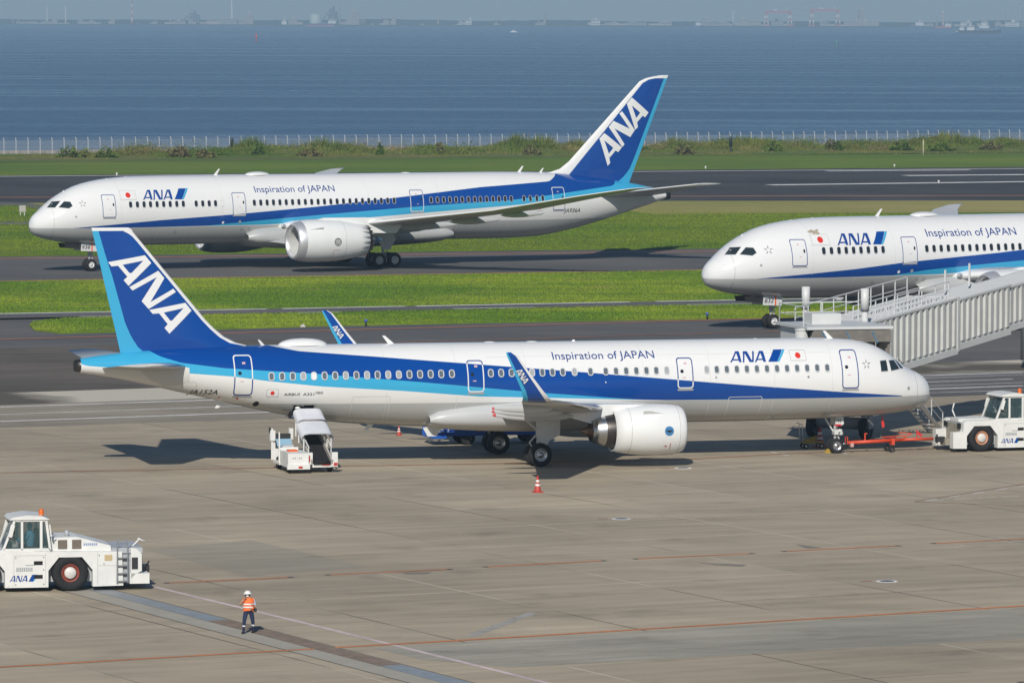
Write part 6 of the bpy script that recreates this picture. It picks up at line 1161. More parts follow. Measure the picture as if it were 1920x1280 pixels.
# walking person with radio
def person(u, v, H_):
    p = ground(u, v); t = thing('person', 'person in white helmet, orange vest and navy trousers walking with a radio at the ear', 'person', (p[0], p[1], 0), 0)
    k = H_ / 1.70; S = lambda x, y, z: Vector((x * k, y * k, z * k))
    # facing the viewer and slightly left; x = picture right, -y = toward viewer
    J = {'pel': (S(0, 0, .93), .125), 'wst': (S(.005, -.01, 1.08), .13), 'chs': (S(.0, -.02, 1.28), .155), 'nk0': (S(-.01, -.02, 1.43), .075), 'nk1': (S(-.02, -.03, 1.50), .055), 'hd': (S(-.03, -.05, 1.60), .085),
         'shR': (S(-.17, -.02, 1.38), .07), 'elR': (S(-.30, -.10, 1.17), .048), 'wrR': (S(-.14, -.20, 1.40), .038), 'shL': (S(.17, -.0, 1.38), .07), 'elL': (S(.25, .02, 1.12), .05), 'wrL': (S(.13, -.18, 1.02), .038),
         'hpR': (S(-.09, 0, .90), .105), 'knR': (S(-.15, -.12, .50), .07), 'anR': (S(-.17, -.10, .09), .05), 'toR': (S(-.22, -.27, .045), .042), 'hpL': (S(.09, 0, .90), .105), 'knL': (S(.15, .02, .50), .07), 'anL': (S(.17, .16, .10), .05), 'toL': (S(.12, .02, .045), .042)}
    E_ = [('pel', 'wst'), ('wst', 'chs'), ('chs', 'nk0'), ('nk0', 'nk1'), ('nk1', 'hd'), ('chs', 'shR'), ('shR', 'elR'), ('elR', 'wrR'), ('chs', 'shL'), ('shL', 'elL'), ('elL', 'wrL'), ('pel', 'hpR'), ('hpR', 'knR'), ('knR', 'anR'), ('anR', 'toR'), ('pel', 'hpL'), ('hpL', 'knL'), ('knL', 'anL'), ('anL', 'toL')]
    ids = {n: i for i, n in enumerate(J)}; me = bpy.data.meshes.new('body'); me.from_pydata([J[n][0] for n in J], [(ids[a], ids[c]) for a, c in E_], [])
    o = bpy.data.objects.new('body', me); COL.objects.link(o); md = o.modifiers.new('skin', 'SKIN'); md.use_smooth_shade = True; bm = bmesh.new(); bm.from_mesh(me); lay = bm.verts.layers.skin.verify(); bm.verts.ensure_lookup_table()
    for n, i in ids.items(): bm.verts[i][lay].radius = (J[n][1] * k, J[n][1] * k * (.8 if n in ('chs', 'wst', 'pel') else 1)); bm.verts[i][lay].use_root = n == 'pel'
    bm.to_mesh(me); bm.free(); s2 = o.modifiers.new('sub', 'SUBSURF'); s2.levels = s2.render_levels = 2; dg = bpy.context.evaluated_depsgraph_get(); dg.update(); ev = bpy.data.meshes.new_from_object(o.evaluated_get(dg)); bpy.data.objects.remove(o)
    skin = mat('skin', (.42, .24, .16), .6); shirt = mat('shirt_pale_blue', (.36, .47, .62), .8); navy = mat('trousers_navy', (.016, .026, .07), .85); boots = mat('boots_black', (.015, .014, .014), .6); vest = mat('vest_orange', (.85, .17, .035), .7); refl = mat('reflective_white', (.8, .8, .78), .4)
    for m_ in (skin, shirt, navy, boots, vest, refl): ev.materials.append(m_)
    for pl in ev.polygons:
        c = pl.center / k; z = c.z; arm = abs(c.x) > .20 and z > .95; mi = 0
        if z < .12: mi = 3
        elif z < .98: mi = 5 if (.30 < z < .36) else 2
        elif z < 1.47 and not arm: mi = 4
        elif arm and z > 1.22 and math.hypot(c.x, 0) < .27: mi = 1 if c.x > 0 else 0
        if (c.y < -.13 and 1.33 < z < 1.47 and c.x < -.08): mi = 0
        if c.x > .20 and 1.17 < z <= 1.40: mi = 1
        pl.material_index = mi; pl.use_smooth = True
    bo = bpy.data.objects.new('body', ev); COL.objects.link(bo); bo.parent = t
    # vest shell with two bands
    b = MB(); pr = [(.93, .195, .15), (1.02, .19, .15), (1.2, .195, .165), (1.34, .20, .165), (1.42, .15, .12), (1.46, .09, .085)]; n = 24; vs = []
    for z, a, c in pr:
        for q in range(n): an = 2 * math.pi * q / n; vs.append(S(math.cos(an) * a, math.sin(an) * c - .015, z + (.015 * math.sin(an * 3) if z < 1 else 0)))
    b.add(vs, [(i * n + q, i * n + (q + 1) % n, (i + 1) * n + (q + 1) % n, (i + 1) * n + q) for i in range(len(pr) - 1) for q in range(n)], 0, True); v_ = b.build('vest', vest, t)
    for z in (1.06, 1.18):
        b = MB(); vs = []
        for zz in (z, z + .055):
            for q in range(n): an = 2 * math.pi * q / n; vs.append(S(math.cos(an) * .202, math.sin(an) * .172 - .015, zz))
        b.add(vs, [(q, (q + 1) % n, n + (q + 1) % n, n + q) for q in range(n)], 0, True); b.build('reflective_band', refl, v_)
    # helmet, face mask, hair, straps, radio, pouch
    b = MB(); b.sphere(tuple(S(-.03, -.05, 1.62)), .135 * k, 20, sc=(.93, 1.08, 1.0), z0=0.0, z1=1.0); b.lathe([(0, .128 * k), (.004, .155 * k), (.016, .153 * k), (.02, .128 * k)], tuple(S(-.035, -.07, 1.612)), 'z', 24); b.build('helmet', mat('helmet_white', (.78, .78, .74), .35), t)
    b = MB(); b.sphere(tuple(S(-.035, -.118, 1.535)), .055 * k, 12, sc=(1, .6, .85)); b.build('face_mask', refl, t); b = MB(); b.sphere(tuple(S(-.02, -.01, 1.565)), .092 * k, 12, sc=(1, .9, .8)); b.build('hair', mat('hair_black', (.012, .01, .01), .6), t)
    b = MB(); b.sphere(tuple(S(-.065, -.128, 1.585)), .012 * k, 6); b.sphere(tuple(S(-.005, -.132, 1.585)), .012 * k, 6); b.build('eye', MATS['hair_black'], t)
    b = MB(); b.bar(S(-.10, -.14, 1.43), S(.20, -.17, 1.12), .022 * k, .01 * k); b.bar(S(.20, -.17, 1.12), S(.24, .0, .98), .022 * k, .01 * k); b.build('strap', boots, t); b = MB(); b.box(*(v * k for v in (.19, .29, -.06, .06, .88, 1.02))); b.build('pouch', boots, t); b = MB(); b.bar(S(-.12, -.19, 1.42), S(-.10, -.16, 1.60), .05 * k, .035 * k); b.build('radio', boots, t)
    # hands: palm and five fingers closed on the radio / relaxed at the waist
    for w, d in ((J['wrR'][0], S(.03, .02, .10)), (J['wrL'][0], S(-.09, -.05, -.02))):
        b = MB(); dd = d.normalized(); sd = dd.cross(Vector((0, 1, 0))).normalized(); up = sd.cross(dd); q0 = w + dd * .045 * k
        b.sphere(tuple(q0), .042 * k, 12, sc=(1, .75, 1))
        for f_i, (off, ln_) in enumerate(((-.030, .055), (-.010, .066), (.010, .062), (.030, .048))):
            a = q0 + sd * off * k + dd * .03 * k; m1 = a + (dd * .6 + up * -.5) * ln_ * k * .6; b.tube(a, m1, .009 * k, n=6); b.tube(m1, m1 + (dd * .1 + up * -.8) * ln_ * k * .5, .008 * k, n=6)
        a = q0 + sd * -.035 * k; b.tube(a, a + (sd * -.6 + dd * .6) * .04 * k, .01 * k, n=6); b.build('hand', skin, t)
    return t
person(466, 1187, 1.52).scale = (1.14, 1.08, 1.0)

# ================================================================== boarding bridge at the parked airliner
JB_W = mat('bridge_white', (.60, .61, .60), .45, var=.06, scale=.8); JB_G = mat('bridge_panel_grey', (.52, .525, .505), .5, var=.14, scale=.5); JB_D = mat('bridge_dark', (.10, .105, .11), .5); BELLOW = mat('bellows_brown', (.22, .20, .175), .8, var=.25, scale=2.5); STRAPB = mat('strap_blue', (.03, .22, .42), .5)
fr = R(60); D = np.array([math.cos(fr), math.sin(fr)]); Nn = np.array([math.sin(fr), -math.cos(fr)])
s0 = np.array([18.35, 279.2]); jb = thing('boarding_bridge', 'pale ribbed boarding bridge reaching the parked airliner from the right', 'boarding bridge', (s0[0], s0[1], 0), fr)
# local x along the tunnel, -y = the wall in view (Nn), tunnel between y=0 (near wall) and y=+2.9
TW = 2.9; zroof = lambda x: 6.07 + .0775 * x
def tunnel(x0, x1, inset, dz_top, ht, name, mw, ribs=True, pitch=.72):
    b = MB(); y0, y1 = inset, TW - inset; zt = lambda x: zroof(x) - dz_top
    b.add([(x0, y0, zt(x0)), (x1, y0, zt(x1)), (x1, y1, zt(x1)), (x0, y1, zt(x0)), (x0, y0, zt(x0) - ht), (x1, y0, zt(x1) - ht), (x1, y1, zt(x1) - ht), (x0, y1, zt(x0) - ht)], [(0, 1, 2, 3), (4, 7, 6, 5), (0, 4, 5, 1), (2, 6, 7, 3), (0, 3, 7, 4), (1, 5, 6, 2)]); sec = b.build(name, mw, jb)
    k = 0; x = x0 + .12
    while ribs and x < x1 - .2:
        for y, o in ((y0, -1), (y1, 1)):
            b = MB(); w = pitch * .55; za, zb_ = zt(x) - .06, zt(x) - ht + .1; d = .11
            q = [(x, y, za), (x + .07, y + o * d, za - .08), (x + w - .07, y + o * d, za - .08 + .0775 * w), (x + w, y, za + .0775 * w)]; r_ = [(a, c, zb_ + (0 if i in (0, 3) else .06) + .0775 * (a - x)) for i, (a, c, _) in enumerate(q)]
            b.add(q + r_, [(0, 1, 5, 4), (1, 2, 6, 5), (2, 3, 7, 6), (0, 3, 2, 1), (4, 5, 6, 7)]); b.build('rib', mw, sec, recalc=False)
        x += pitch; k += 1
    # roof corrugation and edge trims
    x = x0 + .1
    while x < x1 - .1: b = MB(); b.add([(x, y0, zt(x) + .002), (x + .12, y0, zt(x) + .05), (x + .24, y0, zt(x) + .0775 * .24 + .002), (x, y1, zt(x) + .002), (x + .12, y1, zt(x) + .05), (x + .24, y1, zt(x) + .0775 * .24 + .002)], [(0, 1, 4, 3), (1, 2, 5, 4)]); b.build('roof_rib', JB_W, sec, recalc=False); x += .46
    b = MB(); b.bar((x0, y0 - .05, zt(x0) - .02), (x1, y0 - .05, zt(x1) - .02), .12, .1); b.bar((x0, y1 + .05, zt(x0) - .02), (x1, y1 + .05, zt(x1) - .02), .12, .1); b.build('eaves_trim', JB_W, sec)
    b = MB(); b.bar((x0, y0 - .03, zt(x0) - ht - .16), (x1, y0 - .03, zt(x1) - ht - .16), .14, .34); b.bar((x0, y1 + .03, zt(x0) - ht - .16), (x1, y1 + .03, zt(x1) - ht - .16), .14, .34)
    for xx in np.arange(x0 + 1, x1, 2.2): b.bar((xx, y0, zt(xx) - ht - .2), (xx, y1, zt(xx) - ht - .2), .15, .2)
    b.build('floor_beam', JB_W, sec); return sec
s1 = tunnel(-.6, 11.6, 0, 0, 2.72, 'outer_tunnel', JB_G); tunnel(11.6, 18.8, .16, .16, 2.42, 'middle_tunnel', JB_G); tunnel(18.8, 32, .30, .30, 2.15, 'inner_tunnel', JB_G)
b = MB(); b.box(11.5, 11.75, -.12, TW + .12, zroof(11.6) - 2.9, zroof(11.6) + .03); b.build('end_frame', JB_W, s1); b = MB(); b.box(11.75, 18.7, .0, .04, 0, 0.001); 
for (x, z) in ((.30, -1.72), (2.35, -1.52)):
    b = MB(); b.box(x, x + .85, -.10, -.06, zroof(x) + z, zroof(x) + z + 1.02); w = b.build('window', GLASS, s1); b = MB(); b.box(x - .1, x + .95, -.085, -.03, zroof(x) + z - .1, zroof(x) + z + 1.12); b.build('frame', JB_W, w)
b = MB(); b.box(2.15, 3.35, -.075, -.02, zroof(3) - 2.6, zroof(3) - .2); b.build('access_panel', JB_W, s1)
# roof handrails
def rail(pts, h, name='handrail', r=.035):
    b = MB()
    for p in pts: b.bar(p, (p[0], p[1], p[2] + h), .05)
    for a, c in zip(pts[:-1], pts[1:]): b.bar((a[0], a[1], a[2] + h), (c[0], c[1], c[2] + h), .05); b.bar((a[0], a[1], a[2] + h * .5), (c[0], c[1], c[2] + h * .5), .035)
    return b.build(name, JB_W, jb)
rail([(x, TW - .1, zroof(x)) for x in np.linspace(-2.2, 11.2, 10)], 1.1); rail([(x, TW * .45, zroof(x)) for x in np.linspace(1.6, 9.6, 7)], .75); rail([(x, .35, zroof(x)) for x in np.linspace(4.6, 11.3, 5)], .9)
for x in (13.5, 16.6): b = MB(); b.bar((x, 1.6, zroof(x)), (x, 1.6, zroof(x) + 1.25), .09); b.build('roof_post', JB_W, jb)
for k in range(14):
    x = .6 + k * .78; b = MB(); b.bar((x, .3, zroof(x)), (x + .1, .3, zroof(x) + .14), .05); b.bar((x + .1, .3, zroof(x) + .14), (x + .3, .45, zroof(x) + .06), .04); b.build('roof_cleat', JB_W, s1)
# lift columns, cross beam, drive bogie
for y in (-.28, TW + .28):
    b = MB(); b.tube((-.25, y, 1.2), (-.25, y, 6.9), .17, n=16); b.tube((-.25, y, 6.9), (-.25, y, 8.0), .22, n=16); b.build('lift_column', JB_W, jb); b = MB(); b.tube((-.25, y, 6.82), (-.25, y, 6.9), .24, n=16); b.build('column_collar', JB_D, jb)
b = MB(); b.box(.1, .6, -.5, TW + .5, 2.3, 2.75); b.tube((.35, .2, .85), (.35, TW - .2, .85), .32, n=16); b.box(.1, .6, -.4, -.1, .6, 2.4); b.box(.1, .6, TW + .1, TW + .4, .6, 2.4); b.build('drive_beam', mat('bridge_gear_grey', (.30, .31, .32), .5, var=.1), jb)
for y in (-.1, TW + .1): wheel(jb, (.35, y, .62), .62, .36, 0, rim=DARKMET)
# cab with bellows against the airliner door
cabp = np.array([14.3, 277.0]); ca = PA.th; cb = thing('bridge_cab', '', '', (0, 0, 0)); bpy.data.objects.remove(cb)
Minv = (Matrix.Translation((s0[0], s0[1], 0)) @ Matrix.Rotation(fr, 4, 'Z')).inverted()
def jw(s_, l, h): return tuple(Minv @ Vector(PA.at(s_ - 1.25, l, h)))
b = MB(); pts = [(2.7, -4.1), (2.7, -7.0), (6.9, -7.0), (6.9, -4.1)]; lo = [jw(s_, l, 3.1) for s_, l in pts]; hi = [jw(s_, l, 6.15) for s_, l in pts]; b.add(lo + hi, [(0, 1, 2, 3), (4, 7, 6, 5), (0, 4, 5, 1), (1, 5, 6, 2), (2, 6, 7, 3), (3, 7, 4, 0)]); cabo = b.build('cab', JB_W, jb)
b = MB(); pts = [(2.4, -2.2), (2.4, -7.2), (7.1, -7.2), (7.1, -2.2)]; lo = [jw(s_, l, 6.15) for s_, l in pts]; hi = [jw(s_, l, 6.30) for s_, l in pts]; b.add(lo + hi, [(0, 1, 2, 3), (4, 7, 6, 5), (0, 4, 5, 1), (1, 5, 6, 2), (2, 6, 7, 3), (3, 7, 4, 0)]); b.build('cab_roof', JB_W, cabo)
for k in range(7):      # bellows folds
    l0 = -4.1 + k * .28; b = MB(); pr = [(2.6, 3.2), (2.6, 6.0), (2.7, 6.13), (6.6, 6.13), (6.75, 6.0), (6.75, 3.2)]; vs = []
    for dl, ins in ((0, 0), (.14, .10), (.28, 0)):
        for s_, h in pr: vs.append(jw(s_ + (ins if s_ < 4 else -ins), l0 + dl, h - (ins if h > 5.5 else 0)))
    b.add(vs, [(i * 6 + j, i * 6 + j + 1, (i + 1) * 6 + j + 1, (i + 1) * 6 + j) for i in range(2) for j in range(5)]); b.build('bellows_fold', BELLOW, cabo, recalc=False)
# side hood of the canopy seen above the fuselage
for k in range(6):
    b = MB(); za, zb_ = 6.10 - k * .1, 6.0 - k * .1; la = -2.13 + k * .02; vs = [jw(2.55, la, za), jw(6.8, la, za), jw(6.8, la + .03, (za + zb_) / 2), jw(2.55, la + .03, (za + zb_) / 2), jw(6.8, la, zb_), jw(2.55, la, zb_)]; b.add(vs, [(0, 1, 2, 3), (3, 2, 4, 5)]); b.build('bellows_fold', BELLOW, cabo, recalc=False)
for s_ in (6.3, 5.0, 3.6):
    b = MB()
    for k in range(5): b.bar(jw(s_ - k * .06, -2.08 + k * .015, 6.02 - k * .12), jw(s_ - k * .06 - .05, -2.07 + k * .015, 5.94 - k * .12), .07, .05)
    b.build('strap', STRAPB, cabo)
q = jw(7.15, -2.9, 0); b = MB(); b.tube((q[0], q[1], 4.0), (q[0], q[1], 6.1), .34, n=18); b.lathe([(6.1, .38), (6.16, .36), (6.22, .001)], (q[0], q[1], 0), 'z', 18); b.build('cab_roller', JB_G, cabo)
b = MB(); pts = [(4.4, -4.6), (4.4, -5.8), (6.0, -5.8), (6.0, -4.6)]; lo = [jw(s_, l, 6.3) for s_, l in pts]; hi = [jw(s_, l, 6.85) for s_, l in pts]; b.add(lo + hi, [(0, 1, 2, 3), (4, 7, 6, 5), (0, 4, 5, 1), (1, 5, 6, 2), (2, 6, 7, 3), (3, 7, 4, 0)]); b.build('roof_unit', JB_W, cabo)
rail([jw(7.0, -6.9, 6.3), jw(7.0, -3.0, 6.3)], 1.0); rail([jw(7.0, -6.9, 6.3), jw(4.6, -7.0, 6.3), jw(2.6, -7.0, 6.3)], 1.0)
# service stair beside the tunnel
st = jb; n = 15; x0_, z0_, x1_, z1_ = 1.2, 3.35, 10.2, .05; ys = -1.15
b = MB(); b.box(.2, 1.4, -1.5, -.1, 3.28, 3.36); b.build('stair_landing', STEEL, jb)
for k in range(n): x = x0_ + (x1_ - x0_) * (k + .5) / n * .62; z = z0_ + (z1_ - z0_) * (k + .5) / n; b = MB(); b.box(x - .16, x + .16, -1.45, -.75, z - .02, z + .02); b.build('stair_tread', mat('stair_grey', (.28, .29, .30), .5, .4, var=.1), jb)
xe = x0_ + (x1_ - x0_) * .62
for y in (-1.5, -.7):
    b = MB(); b.bar((x0_, y, z0_ - .05), (xe, y, z1_ + .02), .06, .22); b.build('stair_stringer', STEEL, jb); b = MB(); b.bar((x0_, y, z0_ + 1.0), (xe, y, z1_ + 1.05), .045); b.bar((x0_, y, z0_ + .5), (xe, y, z1_ + .55), .03)
    for q in np.linspace(0, 1, 5): xx, zz = x0_ + (xe - x0_) * q, z0_ + (z1_ - z0_) * q; b.bar((xx, y, zz), (xx, y, zz + 1.02), .045)
    b.build('stair_handrail', JB_W, jb)
# end of a neighbouring bridge at the right edge
p = ground(1944, 690); t = thing('neighbouring_bridge_cab', 'grey rounded bridge cab cut by the right edge of the picture', 'boarding bridge', (p[0], p[1], 0)); b = MB(); b.lathe([(.5, .9), (.52, 1.05), (3.9, 1.05), (3.95, 1.15), (4.15, 1.1), (4.25, .001)], (0, 0, 0), 'z', 28); b.build('cab_shell', JB_G, t); b = MB(); b.lathe([(3.72, 1.06), (3.86, 1.06)], (0, 0, 0), 'z', 28); b.build('dark_band', JB_D, t); b = MB(); b.box(1.0, 9, -.9, .9, .9, 3.9); b.build('tunnel', JB_G, t); b = MB(); b.tube((0, 0, 0), (0, 0, .55), .3); b.tube((6, 0, 0), (6, 0, 1.0), .3); b.build('support', JB_D, t)

# ================================================================== across the bay
def far(u, row=None): return u          # picture column of a thing on the far shore
PXM = FARY / FPX
def fx_(u, y=FARY): return (u - 960) / FPX * y
LAND = grass_mat('far_shore_wood', (.04, .065, .045), (.055, .08, .055), (.03, .05, .04), .01); BEI = mat('far_beige', (.36, .34, .31), .7, var=.12, scale=.05); CON = mat('far_concrete', (.29, .30, .30), .7, var=.12, scale=.05); PINKW = mat('far_pink_wall', (.38, .31, .29), .7, var=.1, scale=.05); RW = mat('far_red', (.42, .15, .14), .6); FW = mat('far_white', (.60, .60, .58), .6); FD = mat('far_dark_steel', (.10, .12, .14), .6); GL = mat('far_glazing', (.12, .15, .18), .3); GREENTANK = mat('far_pale_green', (.42, .50, .44), .6)
# the land: a low uneven ribbon
b = MB(); n = 240; vs = []
for i in range(n + 1):
    x = -2600 + 5200 * i / n; h = 2.0 + 3.2 * (math.sin(i * .31) * .5 + .5) * (math.sin(i * .117 + 1) * .5 + .6) + random.uniform(0, 1.6)
    vs += [(x, FARY, SEA_Z - .5), (x, FARY + 4, SEA_Z + 2.2), (x, FARY + 180, SEA_Z + 3), (x, FARY + 220, SEA_Z + 4 + h), (x, FARY + 900, SEA_Z + 6 + h)]
b.add(vs, [(i * 5 + k, (i + 1) * 5 + k, (i + 1) * 5 + k + 1, i * 5 + k + 1) for i in range(n) for k in range(4)]); tag(b.build('far_shore', LAND, None), kind='structure')
def build_block(name, u, w, h, label, m_, parts=None, dy=60, depth=18, win=True):
    X = fx_(u, FARY + dy); k = (FARY + dy) / FPX; w, h = w * k, h * k; t = thing(name, label, 'building', (X, FARY + dy, SEA_Z + 2.3)); b = MB(); b.box(-w / 2, w / 2, 0, depth, 0, h); b.build('wall', m_, t); b = MB(); b.box(-w / 2 - .4, w / 2 + .4, -.4, depth + .4, h, h + .7); b.build('roof', CON, t)
    b = MB(); q = random.uniform(-.3, .2); b.box(w * q, w * (q + .25), depth * .2, depth * .7, h + .7, h * random.uniform(1.15, 1.5) + .9); b.build('roof_hut', m_, t)
    b = MB(); sd = random.choice((-1, 1)); ww_ = w * random.uniform(.3, .8); b.box(*sorted((sd * w / 2, sd * (w / 2 + ww_))), 2, depth, 0, h * random.uniform(.35, .7)); b.build('annex', random.choice((BEI, CON, PINKW)), t)
    if win:
        nf = max(1, int(h / 4)); 
        for f in range(nf): b = MB(); z = h * (f + .45) / nf; b.box(-w / 2 + w * .06, w / 2 - w * .06, -.15, .02, z, z + h / nf * .3); b.build('window_band', GL, t)
    return t
BL = [(50, 40, 3, 'long low beige sheds at the far left of the opposite shore', BEI), (92, 30, 4, 'beige shed group below the left pair of chimneys', BEI), (105, 7, 6, 'small pale block right of the left chimney', CON), (150, 10, 7, 'small grey works building right of the second chimney', CON), (165, 28, 4, 'low white sheds near the left white boat', BEI), (211, 7, 8, 'narrow beige tower block left of the striped mast', BEI), (289, 11, 4, 'small bright beige shed left of the dark steelworks', BEI), (335, 24, 5, 'beige sheds in front of the dark steelworks', BEI), (357, 9, 8, 'grey plant block at the dark steelworks', CON), (384, 20, 4, 'low pinkish sheds right of the dark steelworks', PINKW), (426, 34, 10, 'wide pale grey hall at the foot of the tall left mast', CON), (450, 10, 6, 'bright beige house in front of the wide grey hall', BEI), (466, 16, 16, 'pinkish box building on the rise behind the grey hall', PINKW), (548, 17, 9, 'pinkish block right of the small dark freighter', PINKW), (664, 17, 22, 'tall pinkish tower block right of the long freighter', PINKW), (648, 20, 5, 'low pinkish annex at the foot of the tall block', PINKW), (723, 12, 8, 'beige cube building left of a slim block', BEI), (737, 8, 15, 'slim beige block right of the pale twin masts', BEI), (863, 9, 5, 'low white box beside the bright white cube', FW), (877, 11, 9, 'bright white cube building at the middle of the shore', FW), (1015, 11, 5, 'low pinkish shed below the short chimney pair', PINKW), (928, 7, 4, 'tiny grey shed left of the short chimneys', CON), (1115, 16, 10, 'white block with uneven roof on the right middle shore', FW), (1145, 26, 5, 'low pale sheds right of the white uneven block', BEI), (1190, 40, 5, 'long pale industrial sheds left of the blue-grey ship', CON), (1245, 24, 7, 'beige sheds with flat roofs behind the blue-grey ship', BEI), (1322, 14, 13, 'small whitish house block left of the wind turbine', BEI), (1335, 60, 6, 'long pale quay shed left of the wind turbine', CON), (1393, 18, 11, 'beige works building right of the wind turbine', BEI), (1413, 22, 8, 'beige works hall joined to a taller one, left of the cranes', BEI), (1455, 22, 9, 'pale shipyard hall beneath the left gantry crane', CON), (1542, 16, 7, 'grey shipyard shed beneath the right gantry crane', CON), (1612, 9, 29, 'tall slim pinkish tower right of the gantry cranes', PINKW), (1595, 30, 8, 'low pinkish hall at the foot of the slim tower', PINKW), (1634, 22, 8, 'pale sheds right of the slim pinkish tower', BEI), (1735, 24, 4, 'low beige sheds behind the dark-hulled tanker', BEI), (1808, 20, 8, 'white terraced block right of the red ship', FW), (1843, 14, 9, 'beige block in front of the right refinery', BEI), (1868, 11, 8, 'pale block left of the lattice tower', BEI), (1895, 26, 8, 'white works building at the foot of the lattice tower', FW), (1916, 10, 7, 'pale shed at the right end of the opposite shore', CON)]
for u, w, h, lab, m_ in BL: build_block('far_building', u, w, h, lab, m_, dy=random.uniform(25, 110))
def chimney(u, top, label, wpx=2.2, bands=None, m_=FW, dy=130):
    k = (FARY + dy) / FPX; X = fx_(u, FARY + dy); hh = (50 + (u - 960) * .003 - top) * k; t = thing('far_chimney', label, 'chimney', (X, FARY + dy, SEA_Z + 2)); r = wpx * k / 2; n = 8; b = MB()
    for i in range(n):
        z0, z1 = hh * i / n, hh * (i + 1) / n; b = MB(); b.lathe([(z0, r * (1.25 - .45 * i / n)), (z1, r * (1.25 - .45 * (i + 1) / n))] + ([(z1, .01)] if i == n - 1 else []), (0, 0, 0), 'z', 14); b.build('stack_section', (bands[i % 2] if bands else m_), t)
for a in ((88, 16, 'left of two pale chimneys at the far left of the opposite shore', 2.4), (123, 16, 'right of two pale chimneys at the far left of the opposite shore', 2.4), (247, -3, 'tall red and white banded mast right of the left chimney pair', 3.2, (RW, FW)), (319, 6, 'faint slim chimney beside the dark steelworks', 2.0, None, PINKW), (434, -8, 'tall pale mast above the wide grey hall', 3.6), (636, -6, 'tall pale chimney left of the pinkish tower block', 2.6, None, CON), (1007, 26, 'left short chimney of a pair near the middle', 2.0, None, CON), (1020, 24, 'right short chimney of a pair near the middle', 3.4, None, CON), (820, 26, 'short faint red and white mast left of the white cube', 2.0, (RW, FW)), (1753, 33, 'short pale stack behind the tanker', 3.0, None, CON), (1765, 24, 'red and white banded stack behind the tanker', 3.0, (RW, FW)), (1781, 33, 'slim grey stack right of the banded one', 2.0, None, CON), (1882, 24, 'slim pale flare stack left of the lattice tower', 2.2, None, CON), (24, 24, 'faint thin stack at the far left edge of the shore', 1.6, None, PINKW), (34, 24, 'second faint thin stack at the far left edge', 1.6, None, PINKW)): chimney(*a)
# lattice masts (twin legs)
def lattice(u, top, wpx, label, m_=CON, dy=140, taper=.4):
    k = (FARY + dy) / FPX; hh = (51 - top) * k; w = wpx * k / 2; t = thing('lattice_tower', label, 'tower', (fx_(u, FARY + dy), FARY + dy, SEA_Z + 2))
    for sx in (-1, 1):
        for sy in (-1, 1): b = MB(); b.bar((sx * w, sy * w, 0), (sx * w * taper, sy * w * taper, hh), .9); b.build('leg', m_, t)
    n = 7
    for i in range(n):
        z0, z1 = hh * i / n, hh * (i + 1) / n; w0, w1 = w * (1 - (1 - taper) * i / n), w * (1 - (1 - taper) * (i + 1) / n); b = MB(); b.bar((-w0, -w0, z0), (w1, -w1, z1), .5); b.bar((w0, -w0, z0), (-w1, -w1, z1), .5); b.bar((-w1, -w1, z1), (w1, -w1, z1), .5); b.build('brace', m_, t)
lattice(679, -8, 7, 'tall pale lattice mast right of the pinkish tower block', CON, 140, .7); lattice(942, -6, 5, 'faint tall twin mast left of the short chimneys', CON, 300, .8); lattice(1909, -14, 13, 'big pale lattice tower at the right end of the shore', CON, 120, .3)
# gantry cranes
def gantry(u0, u1, top, label):
    dy = 20; k = (FARY + dy) / FPX; X0, X1 = fx_(u0, FARY + dy), fx_(u1, FARY + dy); hh = (52.5 - top) * k; t = thing('gantry_crane', label, 'crane', (X0, FARY + dy, SEA_Z + 2.2), 0, 'red and white shipyard gantry cranes'); Wd = X1 - X0
    b = MB(); b.box(-3, Wd + 3, -2.5, 2.5, hh - 4, hh); b.build('girder', RW, t); n = 5
    for x in (0, Wd):
        for i in range(n):
            z0, z1 = (hh - 4) * i / n, (hh - 4) * (i + 1) / n; s0_, s1_ = 4.2 * (1 - .75 * i / n), 4.2 * (1 - .75 * (i + 1) / n); [MB().bar((x + q * s0_, 0, z0), (x + q * s1_, 0, z1), 2.2, 3).build('leg_section', RW if i % 2 == 0 else FW, t) for q in (-1, 1)]
        b = MB(); b.box(x - 6, x + 6, -3, 3, 0, 2); b.build('bogie', RW, t)
    b = MB(); b.box(Wd * .3, Wd * .3 + 6, -3.5, 3.5, hh, hh + 2.6); b.build('trolley', FW, t); b = MB(); b.bar((Wd * .86, 0, hh), (Wd * .86, 0, hh + 8), 1); b.build('mast', FW, t)
gantry(1434, 1478, 24, 'left of two red and white gantry cranes across the bay'); gantry(1519, 1568, 20.5, 'right, taller one of two gantry cranes across the bay')
k = (FARY + 40) / FPX; t = thing('pipe_bridge', 'thin pale girder spanning between the two gantry cranes', 'bridge', (fx_(1485, FARY + 40), FARY + 40, SEA_Z + 2)); b = MB(); b.box(0, 33 * k, -1, 1, 24, 25.4); b.build('girder', CON, t); b = MB(); b.box(0, 1.5, -1, 1, 0, 24); b.build('support', CON, t); b = MB(); b.box(32 * k - 1.5, 32 * k, -1, 1, 0, 24); b.build('support', CON, t)
# small portal frame under the right crane
t = thing('portal_frame', 'small grey portal crane standing under the right gantry crane', 'crane', (fx_(1537, FARY + 30), FARY + 30, SEA_Z + 2)); b = MB(); b.box(0, 16, -1, 1, 13, 14.5); b.build('girder', CON, t)
for x in (0, 14.8): b = MB(); b.box(x, x + 1.2, -1, 1, 0, 13); b.build('leg', CON, t)
